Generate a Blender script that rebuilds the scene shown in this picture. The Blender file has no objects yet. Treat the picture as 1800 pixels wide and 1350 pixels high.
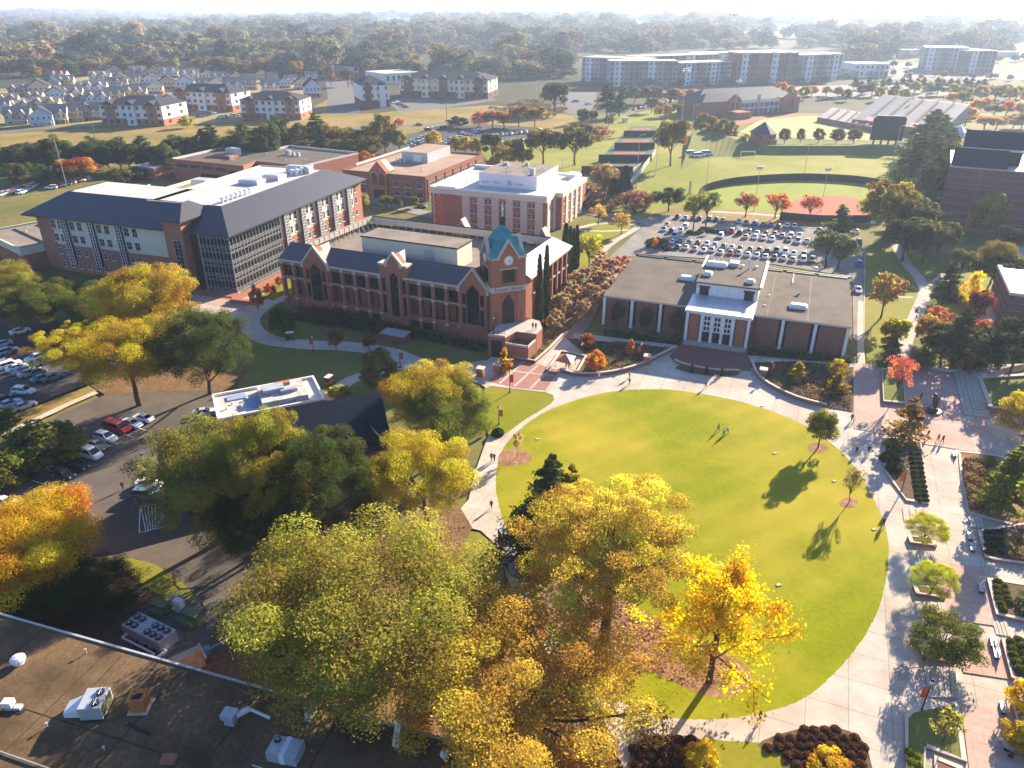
import bpy,math,random
import numpy as np
from mathutils import Vector,Matrix

# ------------------------------------------------------------------ camera, sky, sun, exposure
scene=bpy.context.scene
COL=scene.collection
FPX,CXP,CYP,HZP,CAMH=1300.0,900.0,675.0,14.0,72.0
PITCH=math.atan((CYP-HZP)/FPX)
cam=bpy.data.cameras.new("camera")
cam_o=bpy.data.objects.new("camera",cam)
COL.objects.link(cam_o)
cam.sensor_width=36.0
cam.lens=36.0*FPX/1800.0
cam.clip_start=0.5
cam.clip_end=60000
cam_o.location=(0,0,CAMH)
cam_o.rotation_euler=(math.pi/2-PITCH,0,0)
scene.camera=cam_o

SUN_EL=math.radians(19.5)
SUN_AZ=math.radians(38.5)              # from +Y towards +X
world=bpy.data.worlds.new("World")
scene.world=world
world.use_nodes=True
wn=world.node_tree
for n in list(wn.nodes):
    wn.nodes.remove(n)
wo=wn.nodes.new("ShaderNodeOutputWorld")
wb=wn.nodes.new("ShaderNodeBackground")
sky=wn.nodes.new("ShaderNodeTexSky")
sky.sky_type='NISHITA'
sky.sun_disc=False
sky.sun_elevation=SUN_EL
sky.sun_rotation=SUN_AZ
sky.altitude=300
sky.air_density=1.0
sky.dust_density=1.0
sky.ozone_density=1.0
wb.inputs[1].default_value=0.056
tint=wn.nodes.new("ShaderNodeMix");tint.data_type='RGBA';tint.blend_type='MULTIPLY';tint.inputs['Factor'].default_value=1
tint.inputs['B'].default_value=(0.72,0.93,1.32,1)
wn.links.new(sky.outputs[0],tint.inputs['A'])
wn.links.new(tint.outputs['Result'],wb.inputs[0])
wn.links.new(wb.outputs[0],wo.inputs[0])
sl=bpy.data.lights.new("sun",'SUN')
sl.energy=5.0
sl.angle=math.radians(0.5)
sl.color=(1.0,0.86,0.66)
so=bpy.data.objects.new("sun",sl)
COL.objects.link(so)
so.location=(120,150,140)
sd=Vector((math.cos(SUN_EL)*math.sin(SUN_AZ),math.cos(SUN_EL)*math.cos(SUN_AZ),math.sin(SUN_EL)))
so.rotation_euler=(-sd).to_track_quat('-Z','Y').to_euler()
vs=scene.view_settings
vs.view_transform='Standard'
vs.look='None'
vs.exposure=2.03
vs.gamma=1.0
scene.cycles.max_bounces=6
scene.cycles.diffuse_bounces=3
scene.cycles.glossy_bounces=2
scene.cycles.transmission_bounces=3
scene.cycles.transparent_max_bounces=6
scene.cycles.volume_bounces=0
scene.cycles.use_denoising=True
try:
    scene.cycles.denoiser='OPENIMAGEDENOISE'
    scene.cycles.denoising_prefilter='ACCURATE'
except Exception:
    pass

# ------------------------------------------------------------------ helpers
RNG=random.Random(11)
PI=math.pi
cP,sP=math.cos(PITCH),math.sin(PITCH)

def ray(x,y):
    a=(x-CXP)/FPX
    b=(CYP-y)/FPX
    return (a,cP+b*sP,-sP+b*cP)

def G(x,y,z=0.0):
    """world point at height z seen at photo pixel x, y"""
    d=ray(x,y)
    t=(z-CAMH)/d[2]
    return Vector((d[0]*t,d[1]*t,z))

def HT(x,yb,yt):
    """height of an upright thing with base at (x, yb) and top at row yt"""
    p=G(x,yb)
    d=ray(x,yt)
    return CAMH+d[2]*p.y/d[1]

def mpp(x,y):
    """metres per photo pixel at ground point"""
    p=G(x,y)
    return (p.y*cP+CAMH*sP)/FPX

def lin(r,g,b):
    f=lambda c: (c/12.92 if c <= 0.04045 else ((c+0.055)/1.055) ** 2.4)
    return (f(r/255),f(g/255),f(b/255))

ORD=['first','second','third','fourth','fifth','sixth','seventh','eighth','ninth','tenth','eleventh','twelfth',
       'thirteenth','fourteenth','fifteenth','sixteenth','seventeenth','eighteenth','nineteenth','twentieth']

def ordn(i):
    if i<20:
        return ORD[i]
    t={2: 'twenty',3: 'thirty',4: 'forty',5: 'fifty'}[(i+1) // 10]
    u=(i+1)%10
    if u == 0:
        return {2: 'twentieth',3: 'thirtieth',4: 'fortieth',5: 'fiftieth'}[(i+1) // 10]
    return t+'-'+ORD[u-1]

def tag(o,label=None,cat=None,group=None,kind=None):
    if label: o['label']=label
    if cat: o['category']=cat
    if group: o['group']=group
    if kind: o['kind']=kind
    return o

def thing(name,label,cat,loc=(0,0,0),rz=0.0,group=None):
    o=bpy.data.objects.new(name,None)
    o.empty_display_size=0.5
    COL.objects.link(o)
    o.location=loc
    o.rotation_euler=(0,0,rz)
    return tag(o,label,cat,group)

class MB:
    """collects shapes for one mesh"""
    def __init__(s):
        s.v=[];s.f=[];s.m=[]
    def add(s,vs,fs,mi=0):
        b=len(s.v)
        s.v += [tuple(p) for p in vs]
        s.f += [tuple(b+i for i in f) for f in fs]
        s.m += [mi]*len(fs)
        return s
    def box(s,x0,x1,y0,y1,z0,z1,mi=0,top=None,skip=''):
        vs=[(x0,y0,z0),(x1,y0,z0),(x1,y1,z0),(x0,y1,z0),(x0,y0,z1),(x1,y0,z1),(x1,y1,z1),(x0,y1,z1)]
        fs=[(0,3,2,1),(0,1,5,4),(1,2,6,5),(2,3,7,6),(3,0,4,7)]
        s.add(vs,fs if 'b' not in skip else fs[1:],mi)
        n=len(s.v)-8
        s.f.append((n+4,n+5,n+6,n+7));s.m.append(mi if top is None else top)
        return s
    def prism(s,poly,z0,z1,mi=0,top=None):
        n=len(poly)
        a=sum(poly[i][0]*poly[(i+1)%n][1]-poly[(i+1)%n][0]*poly[i][1] for i in range(n))
        if a<0: poly=poly[::-1]
        vs=[(p[0],p[1],z0) for p in poly]+[(p[0],p[1],z1) for p in poly]
        s.add(vs,[tuple(range(n))[::-1]]+[(i,(i+1)%n,n+(i+1)%n,n+i) for i in range(n)],mi)
        b=len(s.v)-2*n
        s.f.append(tuple(b+n+i for i in range(n)));s.m.append(mi if top is None else top)
        return s
    def wallprism(s,poly,y0,y1,mi=0):
        """polygon in x,z extruded along y"""
        n=len(poly)
        a=sum(poly[i][0]*poly[(i+1)%n][1]-poly[(i+1)%n][0]*poly[i][1] for i in range(n))
        if a<0: poly=poly[::-1]
        vs=[(p[0],y0,p[1]) for p in poly]+[(p[0],y1,p[1]) for p in poly]
        return s.add(vs,[tuple(range(n)),tuple(range(2*n-1,n-1,-1))]+[(i,n+i,n+(i+1)%n,(i+1)%n) for i in range(n)],mi)
    def tube(s,p0,p1,r0,r1=None,n=8,mi=0,caps=True):
        r1=r0 if r1 is None else r1
        p0=Vector(p0);p1=Vector(p1)
        d=(p1-p0)
        if d.length<1e-6: return s
        d.normalize()
        a=d.cross(Vector((0,0,1)) if abs(d.z)<0.95 else Vector((1,0,0))).normalized()
        b=d.cross(a)
        vs=[]
        for p,r in ((p0,r0),(p1,r1)):
            for i in range(n):
                t=2*PI*i/n
                vs.append(p+a*(r*math.cos(t))+b*(r*math.sin(t)))
        fs=[(i,n+i,n+(i+1)%n,(i+1)%n) for i in range(n)]
        if caps: fs += [tuple(range(n)),tuple(range(2*n-1,n-1,-1))]
        return s.add(vs,fs,mi)
    def lathe(s,prof,n=12,mi=0,c=(0,0,0),sx=1,sy=1):
        vs=[];fs=[]
        for (r,z) in prof:
            for i in range(n):
                t=2*PI*i/n
                vs.append((c[0]+sx*r*math.cos(t),c[1]+sy*r*math.sin(t),c[2]+z))
        for k in range(len(prof)-1):
            for i in range(n):
                fs.append((k*n+i,k*n+(i+1)%n,(k+1)*n+(i+1)%n,(k+1)*n+i))
        fs.append(tuple(range(n))[::-1]);fs.append(tuple((len(prof)-1)*n+i for i in range(n)))
        return s.add(vs,fs,mi)
    def mesh(s,name,mats,smooth=False):
        me=bpy.data.meshes.new(name)
        me.from_pydata(s.v,[],s.f)
        for m in (mats if isinstance(mats,(list,tuple)) else [mats]): me.materials.append(m)
        if any(s.m): me.polygons.foreach_set('material_index',s.m)
        if smooth: me.polygons.foreach_set('use_smooth',[True]*len(s.f))
        me.update()
        return me
    def build(s,name,mats,parent=None,smooth=False,loc=None,rz=None):
        return link(name,s.mesh(name,mats,smooth),parent,loc,rz)

def link(name,me,parent=None,loc=None,rz=None):
    o=bpy.data.objects.new(name,me)
    COL.objects.link(o)
    if parent is not None: o.parent=parent
    if loc is not None: o.location=loc
    if rz is not None: o.rotation_euler=(0,0,rz)
    return o

def copy_tree(o,parent=None):
    c=o.copy()
    COL.objects.link(c)
    c.parent=parent
    for ch in o.children:
        copy_tree(ch,c)
    return c

def smooth_poly(pts,n=6,closed=True):
    out=[]
    N=len(pts)
    for i in range(N if closed else N-1):
        p0=pts[(i-1)%N] if closed or i>0 else pts[i]
        p1=pts[i];p2=pts[(i+1)%N]
        p3=pts[(i+2)%N] if closed or i+2<N else p2
        for k in range(n):
            t=k/n
            out.append(tuple(0.5*(2*p1[j]+(p2[j]-p0[j])*t+(2*p0[j]-5*p1[j]+4*p2[j]-p3[j])*t*t+
                                    (3*p1[j]-p0[j]-3*p2[j]+p3[j])*t ** 3) for j in (0,1)))
    if not closed: out.append(tuple(pts[-1][:2]))
    return out

def inpoly(x,y,poly):
    c=False
    j=len(poly)-1
    for i in range(len(poly)):
        xi,yi=poly[i][0],poly[i][1];xj,yj=poly[j][0],poly[j][1]
        if (yi>y) != (yj>y) and x<(xj-xi)*(y-yi)/(yj-yi)+xi: c=not c
        j=i
    return c

# ------------------------------------------------------------------ materials
MATS={}
def nodes_of(m):
    m.use_nodes=True
    nt=m.node_tree
    bs=nt.nodes.get('Principled BSDF')
    return nt,bs

def mat(name,col,rough=0.8,var=0.15,scale=1.0,metal=0.0,col2=None,bump=0.0,spec=0.3,detail=4.0,big=0.0,bigscale=0.05,wave=None):
    """plain surface colour broken by noise in object space; big adds broad patches of col2"""
    if name in MATS: return MATS[name]
    m=bpy.data.materials.new(name)
    nt,bs=nodes_of(m)
    N=nt.nodes.new;L=nt.links.new
    bs.inputs['Roughness'].default_value=rough
    bs.inputs['Metallic'].default_value=metal
    bs.inputs['Specular IOR Level'].default_value=spec if rough<0.79 else 0.04
    tc=N('ShaderNodeTexCoord')
    no=N('ShaderNodeTexNoise');no.inputs['Scale'].default_value=scale;no.inputs['Detail'].default_value=detail
    no.inputs['Roughness'].default_value=0.6
    L(tc.outputs['Object'],no.inputs['Vector'])
    rp=N('ShaderNodeValToRGB')
    rp.color_ramp.elements[0].position=0.3;rp.color_ramp.elements[1].position=0.7
    a=[max(0,c*(1-var)) for c in col];b=[c*(1+var) for c in col]
    rp.color_ramp.elements[0].color=(*a,1);rp.color_ramp.elements[1].color=(*b,1)
    L(no.outputs['Fac'],rp.inputs[0])
    out=rp.outputs[0]
    if col2 is not None:
        n2=N('ShaderNodeTexNoise');n2.inputs['Scale'].default_value=bigscale;n2.inputs['Detail'].default_value=5
        n2.inputs['Roughness'].default_value=0.65
        L(tc.outputs['Object'],n2.inputs['Vector'])
        r2=N('ShaderNodeValToRGB');r2.color_ramp.elements[0].position=0.42;r2.color_ramp.elements[1].position=0.62
        r2.color_ramp.elements[1].color=(big,big,big,1)
        r2.color_ramp.elements[0].color=(0,0,0,1)
        L(n2.outputs['Fac'],r2.inputs[0])
        mx=N('ShaderNodeMix');mx.data_type='RGBA'
        L(r2.outputs[0],mx.inputs['Factor']);L(out,mx.inputs['A']);mx.inputs['B'].default_value=(*col2,1)
        out=mx.outputs['Result']
    if wave:
        # wave = (scale, strength, axis) thin regular courses or seams
        w=N('ShaderNodeTexWave');w.wave_type='BANDS';w.bands_direction=wave[2];w.inputs['Scale'].default_value=wave[0]
        L(tc.outputs['Object'],w.inputs['Vector'])
        r3=N('ShaderNodeValToRGB');r3.color_ramp.elements[0].position=0.0;r3.color_ramp.elements[1].position=0.25
        k=1-wave[1]
        r3.color_ramp.elements[0].color=(k,k,k,1);r3.color_ramp.elements[1].color=(1,1,1,1)
        L(w.outputs['Fac'],r3.inputs[0])
        mm=N('ShaderNodeMix');mm.data_type='RGBA';mm.blend_type='MULTIPLY';mm.inputs['Factor'].default_value=1
        L(out,mm.inputs['A']);L(r3.outputs[0],mm.inputs['B'])
        out=mm.outputs['Result']
    L(out,bs.inputs['Base Color'])
    if bump:
        bp=N('ShaderNodeBump');bp.inputs['Strength'].default_value=bump;bp.inputs['Distance'].default_value=0.05
        L(no.outputs['Fac'],bp.inputs['Height']);L(bp.outputs[0],bs.inputs['Normal'])
    MATS[name]=m
    return m

def foliage_mat(name,spread=0.45,trans=0.5,tintattr=None):
    """leaf colour = object colour, varied leaf by leaf and clump by clump"""
    m=bpy.data.materials.new(name)
    nt,bs=nodes_of(m)
    nt.nodes.remove(bs)
    N=nt.nodes.new;L=nt.links.new
    out=nt.nodes.get('Material Output')
    if tintattr:
        ca=N('ShaderNodeAttribute');ca.attribute_name=tintattr;base=ca.outputs['Color']
    else:
        oi=N('ShaderNodeObjectInfo');base=oi.outputs['Color']
    ge=N('ShaderNodeNewGeometry')
    at=N('ShaderNodeAttribute');at.attribute_name='clump'
    ad=N('ShaderNodeMath');ad.operation='ADD'
    mu=N('ShaderNodeMath');mu.operation='MULTIPLY';mu.inputs[1].default_value=0.5
    L(ge.outputs['Random Per Island'],ad.inputs[0]);L(at.outputs['Fac'],ad.inputs[1]);L(ad.outputs[0],mu.inputs[0])
    mr=N('ShaderNodeMapRange');mr.inputs['To Min'].default_value=1-spread;mr.inputs['To Max'].default_value=1+spread
    L(mu.outputs[0],mr.inputs[0])
    mr2=N('ShaderNodeMapRange');mr2.inputs['To Min'].default_value=0.468;mr2.inputs['To Max'].default_value=0.528
    L(at.outputs['Fac'],mr2.inputs[0])
    hs=N('ShaderNodeHueSaturation')
    L(base,hs.inputs['Color']);L(mr.outputs[0],hs.inputs['Value']);L(mr2.outputs[0],hs.inputs['Hue'])
    df=N('ShaderNodeBsdfDiffuse');tr=N('ShaderNodeBsdfTranslucent')
    L(hs.outputs[0],df.inputs[0])
    hs2=N('ShaderNodeHueSaturation');hs2.inputs['Saturation'].default_value=1.05;hs2.inputs['Value'].default_value=1.5
    L(hs.outputs[0],hs2.inputs['Color']);L(hs2.outputs[0],tr.inputs[0])
    mx=N('ShaderNodeMixShader');mx.inputs[0].default_value=trans
    L(df.outputs[0],mx.inputs[1]);L(tr.outputs[0],mx.inputs[2])
    L(mx.outputs[0],out.inputs['Surface'])
    MATS[name]=m
    return m

M={}
M['brick']=mat('brick',(0.36,0.145,0.085),0.9,0.14,3,col2=(0.29,0.115,0.075),big=0.5,bigscale=0.25)
M['brick_dark']=mat('brick_dark',(0.25,0.112,0.08),0.9,0.14,3,col2=(0.20,0.09,0.07),big=0.5,bigscale=0.25)
M['brick_pink']=mat('brick_pink',(0.34,0.15,0.10),0.9,0.12,3,col2=(0.27,0.115,0.08),big=0.5,bigscale=0.25)
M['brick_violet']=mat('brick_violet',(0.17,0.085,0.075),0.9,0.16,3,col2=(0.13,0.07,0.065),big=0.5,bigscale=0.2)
M['stone']=mat('stone',(0.52,0.44,0.36),0.85,0.08,2)
M['cream']=mat('cream',(0.60,0.52,0.40),0.85,0.06,0.8)
M['white']=mat('white',(0.72,0.70,0.67),0.7,0.05,1.0)
M['white_metal']=mat('white_metal',(0.62,0.62,0.62),0.4,0.05,1.0,spec=0.5)
M['offwhite_roof']=mat('offwhite_roof',(0.50,0.46,0.42),0.6,0.08,0.4,col2=(0.40,0.35,0.30),big=0.5,bigscale=0.12)
M['glass']=mat('glass',(0.010,0.012,0.016),0.12,0.5,0.7,spec=0.4)
M['glass_warm']=mat('glass_warm',(0.05,0.05,0.05),0.15,0.5,0.5,spec=0.6)
M['dark']=mat('dark',(0.02,0.02,0.022),0.6,0.2,2)
M['shingle_dark']=mat('shingle_dark',(0.062,0.06,0.066),0.55,0.14,1.5,col2=(0.085,0.08,0.085),big=0.6,bigscale=0.2,spec=0.4,wave=(0.5,0.1,'X'))
M['metal_roof']=mat('metal_roof',(0.036,0.034,0.042),0.46,0.06,0.5,spec=0.5,wave=(0.62,0.22,'X'))
M['metal_roof_v']=mat('metal_roof_v',(0.036,0.034,0.042),0.46,0.06,0.5,spec=0.5,wave=(0.62,0.22,'Y'))
M['blue_roof']=mat('blue_roof',(0.009,0.017,0.030),0.6,0.15,0.8,spec=0.12,wave=(0.5,0.1,'X'))
M['gravel_roof']=mat('gravel_roof',(0.145,0.118,0.096),0.9,0.22,5,col2=(0.09,0.075,0.064),big=0.75,bigscale=0.16,bump=0.2)
M['gravel_roof_tan']=mat('gravel_roof_tan',(0.25,0.205,0.165),0.95,0.16,4,col2=(0.155,0.13,0.11),big=0.7,bigscale=0.14)
M['tar_roof']=mat('tar_roof',(0.150,0.098,0.052),0.9,0.3,3.5,col2=(0.07,0.046,0.026),big=0.9,bigscale=0.13,bump=0.25)
M['copper']=mat('copper',(0.045,0.25,0.27),0.6,0.25,2.5,col2=(0.025,0.13,0.16),big=0.8,bigscale=0.9)
M['grass']=mat('grass',(0.17,0.18,0.008),0.95,0.20,1.6,col2=(0.25,0.20,0.03),big=0.6,bigscale=0.045,detail=8)
M['lawn']=mat('lawn_turf',(0.185,0.20,0.003),0.95,0.18,2.2,col2=(0.37,0.285,0.03),big=0.85,bigscale=0.024,detail=9)
def mow(m,period,rot,k):
    nt=m.node_tree;bs=nt.nodes.get('Principled BSDF');N=nt.nodes.new;L=nt.links.new
    src=bs.inputs['Base Color'].links[0].from_socket
    tc=N('ShaderNodeTexCoord');mp=N('ShaderNodeMapping');mp.inputs['Rotation'].default_value=(0,0,rot)
    w=N('ShaderNodeTexWave');w.inputs['Scale'].default_value=.314/period;w.inputs['Distortion'].default_value=1.2;w.inputs['Detail'].default_value=3;w.inputs['Detail Scale'].default_value=.4
    L(tc.outputs['Object'],mp.inputs[0]);L(mp.outputs[0],w.inputs['Vector'])
    r=N('ShaderNodeMapRange');r.inputs['To Min'].default_value=1-k;r.inputs['To Max'].default_value=1+k
    L(w.outputs['Fac'],r.inputs[0])
    mx=N('ShaderNodeVectorMath');mx.operation='SCALE'
    L(src,mx.inputs[0]);L(r.outputs[0],mx.inputs['Scale']);L(mx.outputs[0],bs.inputs['Base Color'])
mow(M['lawn'],5.2,math.radians(58),.045)
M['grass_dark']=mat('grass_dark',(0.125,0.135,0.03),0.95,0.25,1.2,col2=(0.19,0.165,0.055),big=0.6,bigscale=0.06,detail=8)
M['grass_dry']=mat('grass_dry',(0.27,0.185,0.065),0.95,0.25,0.5,col2=(0.16,0.14,0.04),big=0.8,bigscale=0.03,detail=8)
M['turf']=mat('turf',(0.27,0.30,0.12),0.95,0.08,0.2,col2=(0.31,0.32,0.15),big=0.6,bigscale=0.02)
M['turf_green']=mat('turf_green',(0.175,0.185,0.022),0.95,0.12,0.5,col2=(0.29,0.26,0.07),big=0.7,bigscale=0.02,detail=8)
M['clay']=mat('clay',(0.34,0.13,0.08),0.95,0.1,0.5)
M['court_green']=mat('court_green',(0.07,0.12,0.07),0.85,0.1,0.4)
M['court_red']=mat('court_red',(0.27,0.11,0.085),0.85,0.1,0.4)
M['concrete']=mat('concrete',(0.50,0.43,0.36),0.9,0.09,1.2,col2=(0.37,0.30,0.24),big=0.75,bigscale=0.13,detail=9)
M['concrete_path']=mat('concrete_path',(0.46,0.40,0.34),0.9,0.08,1.2,col2=(0.38,0.32,0.265),big=0.5,bigscale=0.1,detail=6)
M['asphalt']=mat('asphalt',(0.075,0.072,0.072),0.95,0.18,3,col2=(0.105,0.096,0.088),big=0.7,bigscale=0.08)
M['asphalt_old']=mat('asphalt_old',(0.25,0.225,0.20),0.95,0.12,2,col2=(0.17,0.15,0.135),big=0.8,bigscale=0.1,detail=7)
M['asphalt_tan']=mat('asphalt_tan',(0.125,0.103,0.083),0.95,0.14,2,col2=(0.085,0.073,0.062),big=0.8,bigscale=0.1,detail=7)
M['road']=mat('road',(0.15,0.138,0.13),0.95,0.1,1.0)
M['paver']=mat('paver',(0.33,0.17,0.13),0.9,0.14,2.5,col2=(0.27,0.13,0.105),big=0.6,bigscale=0.2)
M['paver_dark']=mat('paver_dark',(0.19,0.085,0.075),0.9,0.12,2.5)
M['paver_light']=mat('paver_light',(0.47,0.325,0.265),0.9,0.1,2.0,col2=(0.40,0.26,0.21),big=0.7,bigscale=0.12)
M['mulch']=mat('mulch',(0.30,0.165,0.095),1.0,0.45,2.2,col2=(0.16,0.09,0.055),big=0.7,bigscale=0.5,detail=9,bump=0.5)
M['straw']=mat('straw',(0.19,0.115,0.055),1.0,0.4,2.0,col2=(0.12,0.075,0.04),big=0.8,bigscale=0.4,detail=9,bump=0.4)
M['soil']=mat('soil',(0.12,0.08,0.05),1.0,0.35,2.0,detail=8,bump=0.3)
M['bark']=mat('bark',(0.10,0.068,0.045),0.95,0.3,3)
M['bark_pale']=mat('bark_pale',(0.24,0.19,0.14),0.95,0.25,3)
M['paint_white']=mat('paint_white',(0.72,0.70,0.66),0.8,0.1,2)
M['iron']=mat('iron',(0.018,0.018,0.018),0.5,0.2,2)
M['steel']=mat('steel',(0.36,0.36,0.37),0.45,0.1,2,spec=0.5)
M['galv']=mat('galv',(0.42,0.43,0.45),0.45,0.12,1.0,metal=0.3,spec=0.5)
M['wood_pole']=mat('wood_pole',(0.16,0.11,0.075),0.95,0.2,3)
M['orange']=mat('orange',(0.55,0.11,0.025),0.7,0.08,2)
M['banner_red']=mat('banner_red',(0.45,0.07,0.035),0.7,0.08,2)
M['green_box']=mat('green_box',(0.10,0.15,0.06),0.6,0.15,1.5)
M['terracotta']=mat('terracotta',(0.42,0.15,0.05),0.9,0.18,3)
M['red_plastic']=mat('red_plastic',(0.45,0.07,0.045),0.6,0.1,2)
M['bronze']=mat('bronze',(0.055,0.032,0.024),0.5,0.2,2,spec=0.5)
M['tent']=mat('tent',(0.60,0.20,0.13),0.8,0.06,1)
M['tent_pale']=mat('tent_pale',(0.68,0.52,0.42),0.8,0.06,1)
M['screen']=mat('screen',(0.012,0.012,0.014),0.5,0.2,1)
LEAF=foliage_mat('leaf')
NEEDLE=foliage_mat('needle',0.5,0.18)
WOODS=foliage_mat('woods_leaf',0.4,0.25,tintattr='tint')
GRASSY=foliage_mat('plume_leaf',0.4,0.3)

# ------------------------------------------------------------------ ground
def add_joints(m,size,rot,w=0.03,k=0.72,ratio=1.0,offset=0.0):
    nt=m.node_tree
    bs=nt.nodes.get('Principled BSDF')
    N=nt.nodes.new;L=nt.links.new
    src=bs.inputs['Base Color'].links[0].from_socket
    tc=N('ShaderNodeTexCoord');mp=N('ShaderNodeMapping');mp.inputs['Rotation'].default_value=(0,0,rot)
    br=N('ShaderNodeTexBrick');br.offset=offset;br.squash=1.0
    br.inputs['Scale'].default_value=1.0;br.inputs['Mortar Size'].default_value=w
    br.inputs['Mortar Smooth'].default_value=0.2
    br.inputs['Brick Width'].default_value=size;br.inputs['Row Height'].default_value=size*ratio
    br.inputs['Color1'].default_value=(1,1,1,1);br.inputs['Color2'].default_value=(0.93,0.92,0.91,1);br.inputs['Mortar'].default_value=(k,k,k,1)
    L(tc.outputs['Object'],mp.inputs[0]);L(mp.outputs[0],br.inputs[0])
    mx=N('ShaderNodeMix');mx.data_type='RGBA';mx.blend_type='MULTIPLY';mx.inputs['Factor'].default_value=1
    L(src,mx.inputs['A']);L(br.outputs['Color'],mx.inputs['B']);L(mx.outputs['Result'],bs.inputs['Base Color'])

add_joints(M['concrete'],4.6,math.radians(22),0.06,0.66)
add_joints(M['paver_light'],2.4,math.radians(22),0.05,0.78,.5,.5)
add_joints(M['concrete_path'],3.2,math.radians(22),0.06,0.7)

GM=mat('ground_cover',(0.17,0.145,0.05),0.95,0.3,0.35,col2=(0.10,0.105,0.028),big=0.9,bigscale=0.022,detail=9)
FARM=mat('far_ground_cover',(0.075,0.068,0.035),0.95,0.3,0.02,col2=(0.045,0.05,0.024),big=0.9,bigscale=0.003,detail=9)

def ground_mesh():
    mb=MB()
    ys=[-90,0,120,300,600,1000,1500,2200,3000,4000,5200,6600,8200,10000,12000]
    xs=[-7800,-5200,-3600,-2400,-1500,-900,-500,-200,0,200,500,900,1500,2400,3600,5200,7800]
    def z(x,y):
        if y<1500: return 0.0
        t=min(1,(y-1500)/3000)
        return t*(10+14*math.sin(x*0.0011+0.6)+8*math.sin(x*0.0023+y*0.0007))
    vs=[(x,y,z(x,y)) for y in ys for x in xs]
    nx=len(xs)
    fs=[(j*nx+i,j*nx+i+1,(j+1)*nx+i+1,(j+1)*nx+i) for j in range(len(ys)-1) for i in range(nx-1)]
    mi=[0 if ys[j]<600 else 1 for j in range(len(ys)-1) for i in range(nx-1)]
    mb.v=vs;mb.f=fs;mb.m=mi
    return mb
tag(ground_mesh().build('ground',[GM,FARM]),kind='structure')

_lay=[0.020]
def sheet(name,px,m,kind='structure',smooth=0,world=False,z=None,label=None):
    pts=[tuple(G(*p)[:2]) for p in px] if not world else [tuple(p[:2]) for p in px]
    if smooth: pts=smooth_poly(pts,smooth)
    if z is None:
        _lay[0] += 0.004
        z=_lay[0]
    a=sum(pts[i][0]*pts[(i+1)%len(pts)][1]-pts[(i+1)%len(pts)][0]*pts[i][1] for i in range(len(pts)))
    if a<0: pts=pts[::-1]
    me=bpy.data.meshes.new(name)
    me.from_pydata([(p[0],p[1],z) for p in pts],[],[tuple(range(len(pts)))])
    me.materials.append(m);me.update()
    o=link(name,me)
    return tag(o,kind=kind)

def strip_pts(px,w,world=False,smooth=4):
    """ribbon of width w (m) along a pixel polyline"""
    pts=[tuple(G(*p)[:2]) for p in px] if not world else [tuple(p) for p in px]
    if smooth: pts=smooth_poly(pts,smooth,closed=False)
    lft=[];rgt=[]
    for i,p in enumerate(pts):
        a=Vector(pts[max(0,i-1)]);b=Vector(pts[min(len(pts)-1,i+1)])
        d=(b-a);d=d.normalized() if d.length>1e-9 else Vector((1,0))
        n=Vector((-d.y,d.x))*(w/2)
        lft.append((p[0]+n.x,p[1]+n.y));rgt.append((p[0]-n.x,p[1]-n.y))
    return lft,rgt

def ribbon(name,px,w,m,z=None,h=None,world=False,smooth=4,kind='structure'):
    lft,rgt=strip_pts(px,w,world,smooth)
    n=len(lft)
    if z is None:
        _lay[0] += 0.004;z=_lay[0]
    mb=MB()
    mb.v=[(p[0],p[1],z) for p in lft]+[(p[0],p[1],z) for p in rgt]
    mb.f=[(i,n+i,n+i+1,i+1) for i in range(n-1)]
    mb.m=[0]*(n-1)
    if h:
        b=len(mb.v)
        mb.v += [(p[0],p[1],z+h) for p in lft]+[(p[0],p[1],z+h) for p in rgt]
        for i in range(n-1):
            mb.f += [(b+i,b+n+i,b+n+i+1,b+i+1),(i,i+1,b+i+1,b+i),(n+i,b+n+i,b+n+i+1,n+i+1)]
        mb.f += [(0,b,b+n,n),(n-1,2*n-1,b+2*n-1,b+n-1)]
        mb.m=[0]*len(mb.f)
    return tag(mb.build(name,m),kind=kind)

# dry fields and far roads
sheet('dry_field',[(-150,300),(-150,245),(60,232),(180,225),(300,222),(420,216),(530,200),(575,175),(600,205),(690,196),(860,185),(930,190),(1010,205),(1010,250),(930,270),(800,235),(680,232),(560,262),(300,290)],M['grass_dry'])
sheet('verge',[(-100,345),(-100,290),(80,280),(120,300),(60,330)],M['grass_dark'])
ribbon('street',[(560,262),(640,222),(740,221),(860,205),(960,190),(1010,178)],9,M['road'])
ribbon('street',[(603,198),(602,170),(596,150),(592,128),(598,105),(602,90)],26,M['road'],smooth=3)
ribbon('street',[(-60,240),(60,226),(180,220),(300,200),(420,205),(560,190)],12,M['road'])
ribbon('street',[(560,150),(480,158),(380,162),(250,176),(120,200),(-40,215)],12,M['road'])
ribbon('street',[(440,141),(330,150),(180,160),(60,172),(-40,180)],12,M['road'])
sheet('apartment_car_park',[(345,205),(360,196),(430,188),(440,205),(380,216)],M['road'])
sheet('apartment_car_park',[(688,185),(700,172),(770,172),(850,168),(875,176),(770,192),(700,196)],M['road'])
sheet('house_yards',[(-60,225),(-60,165),(200,128),(440,128),(560,150),(540,165),(420,215),(180,222)],mat('yard',(0.30,0.23,0.12),0.95,0.25,0.12,col2=(0.20,0.18,0.06),big=0.8,bigscale=0.02))
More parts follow.
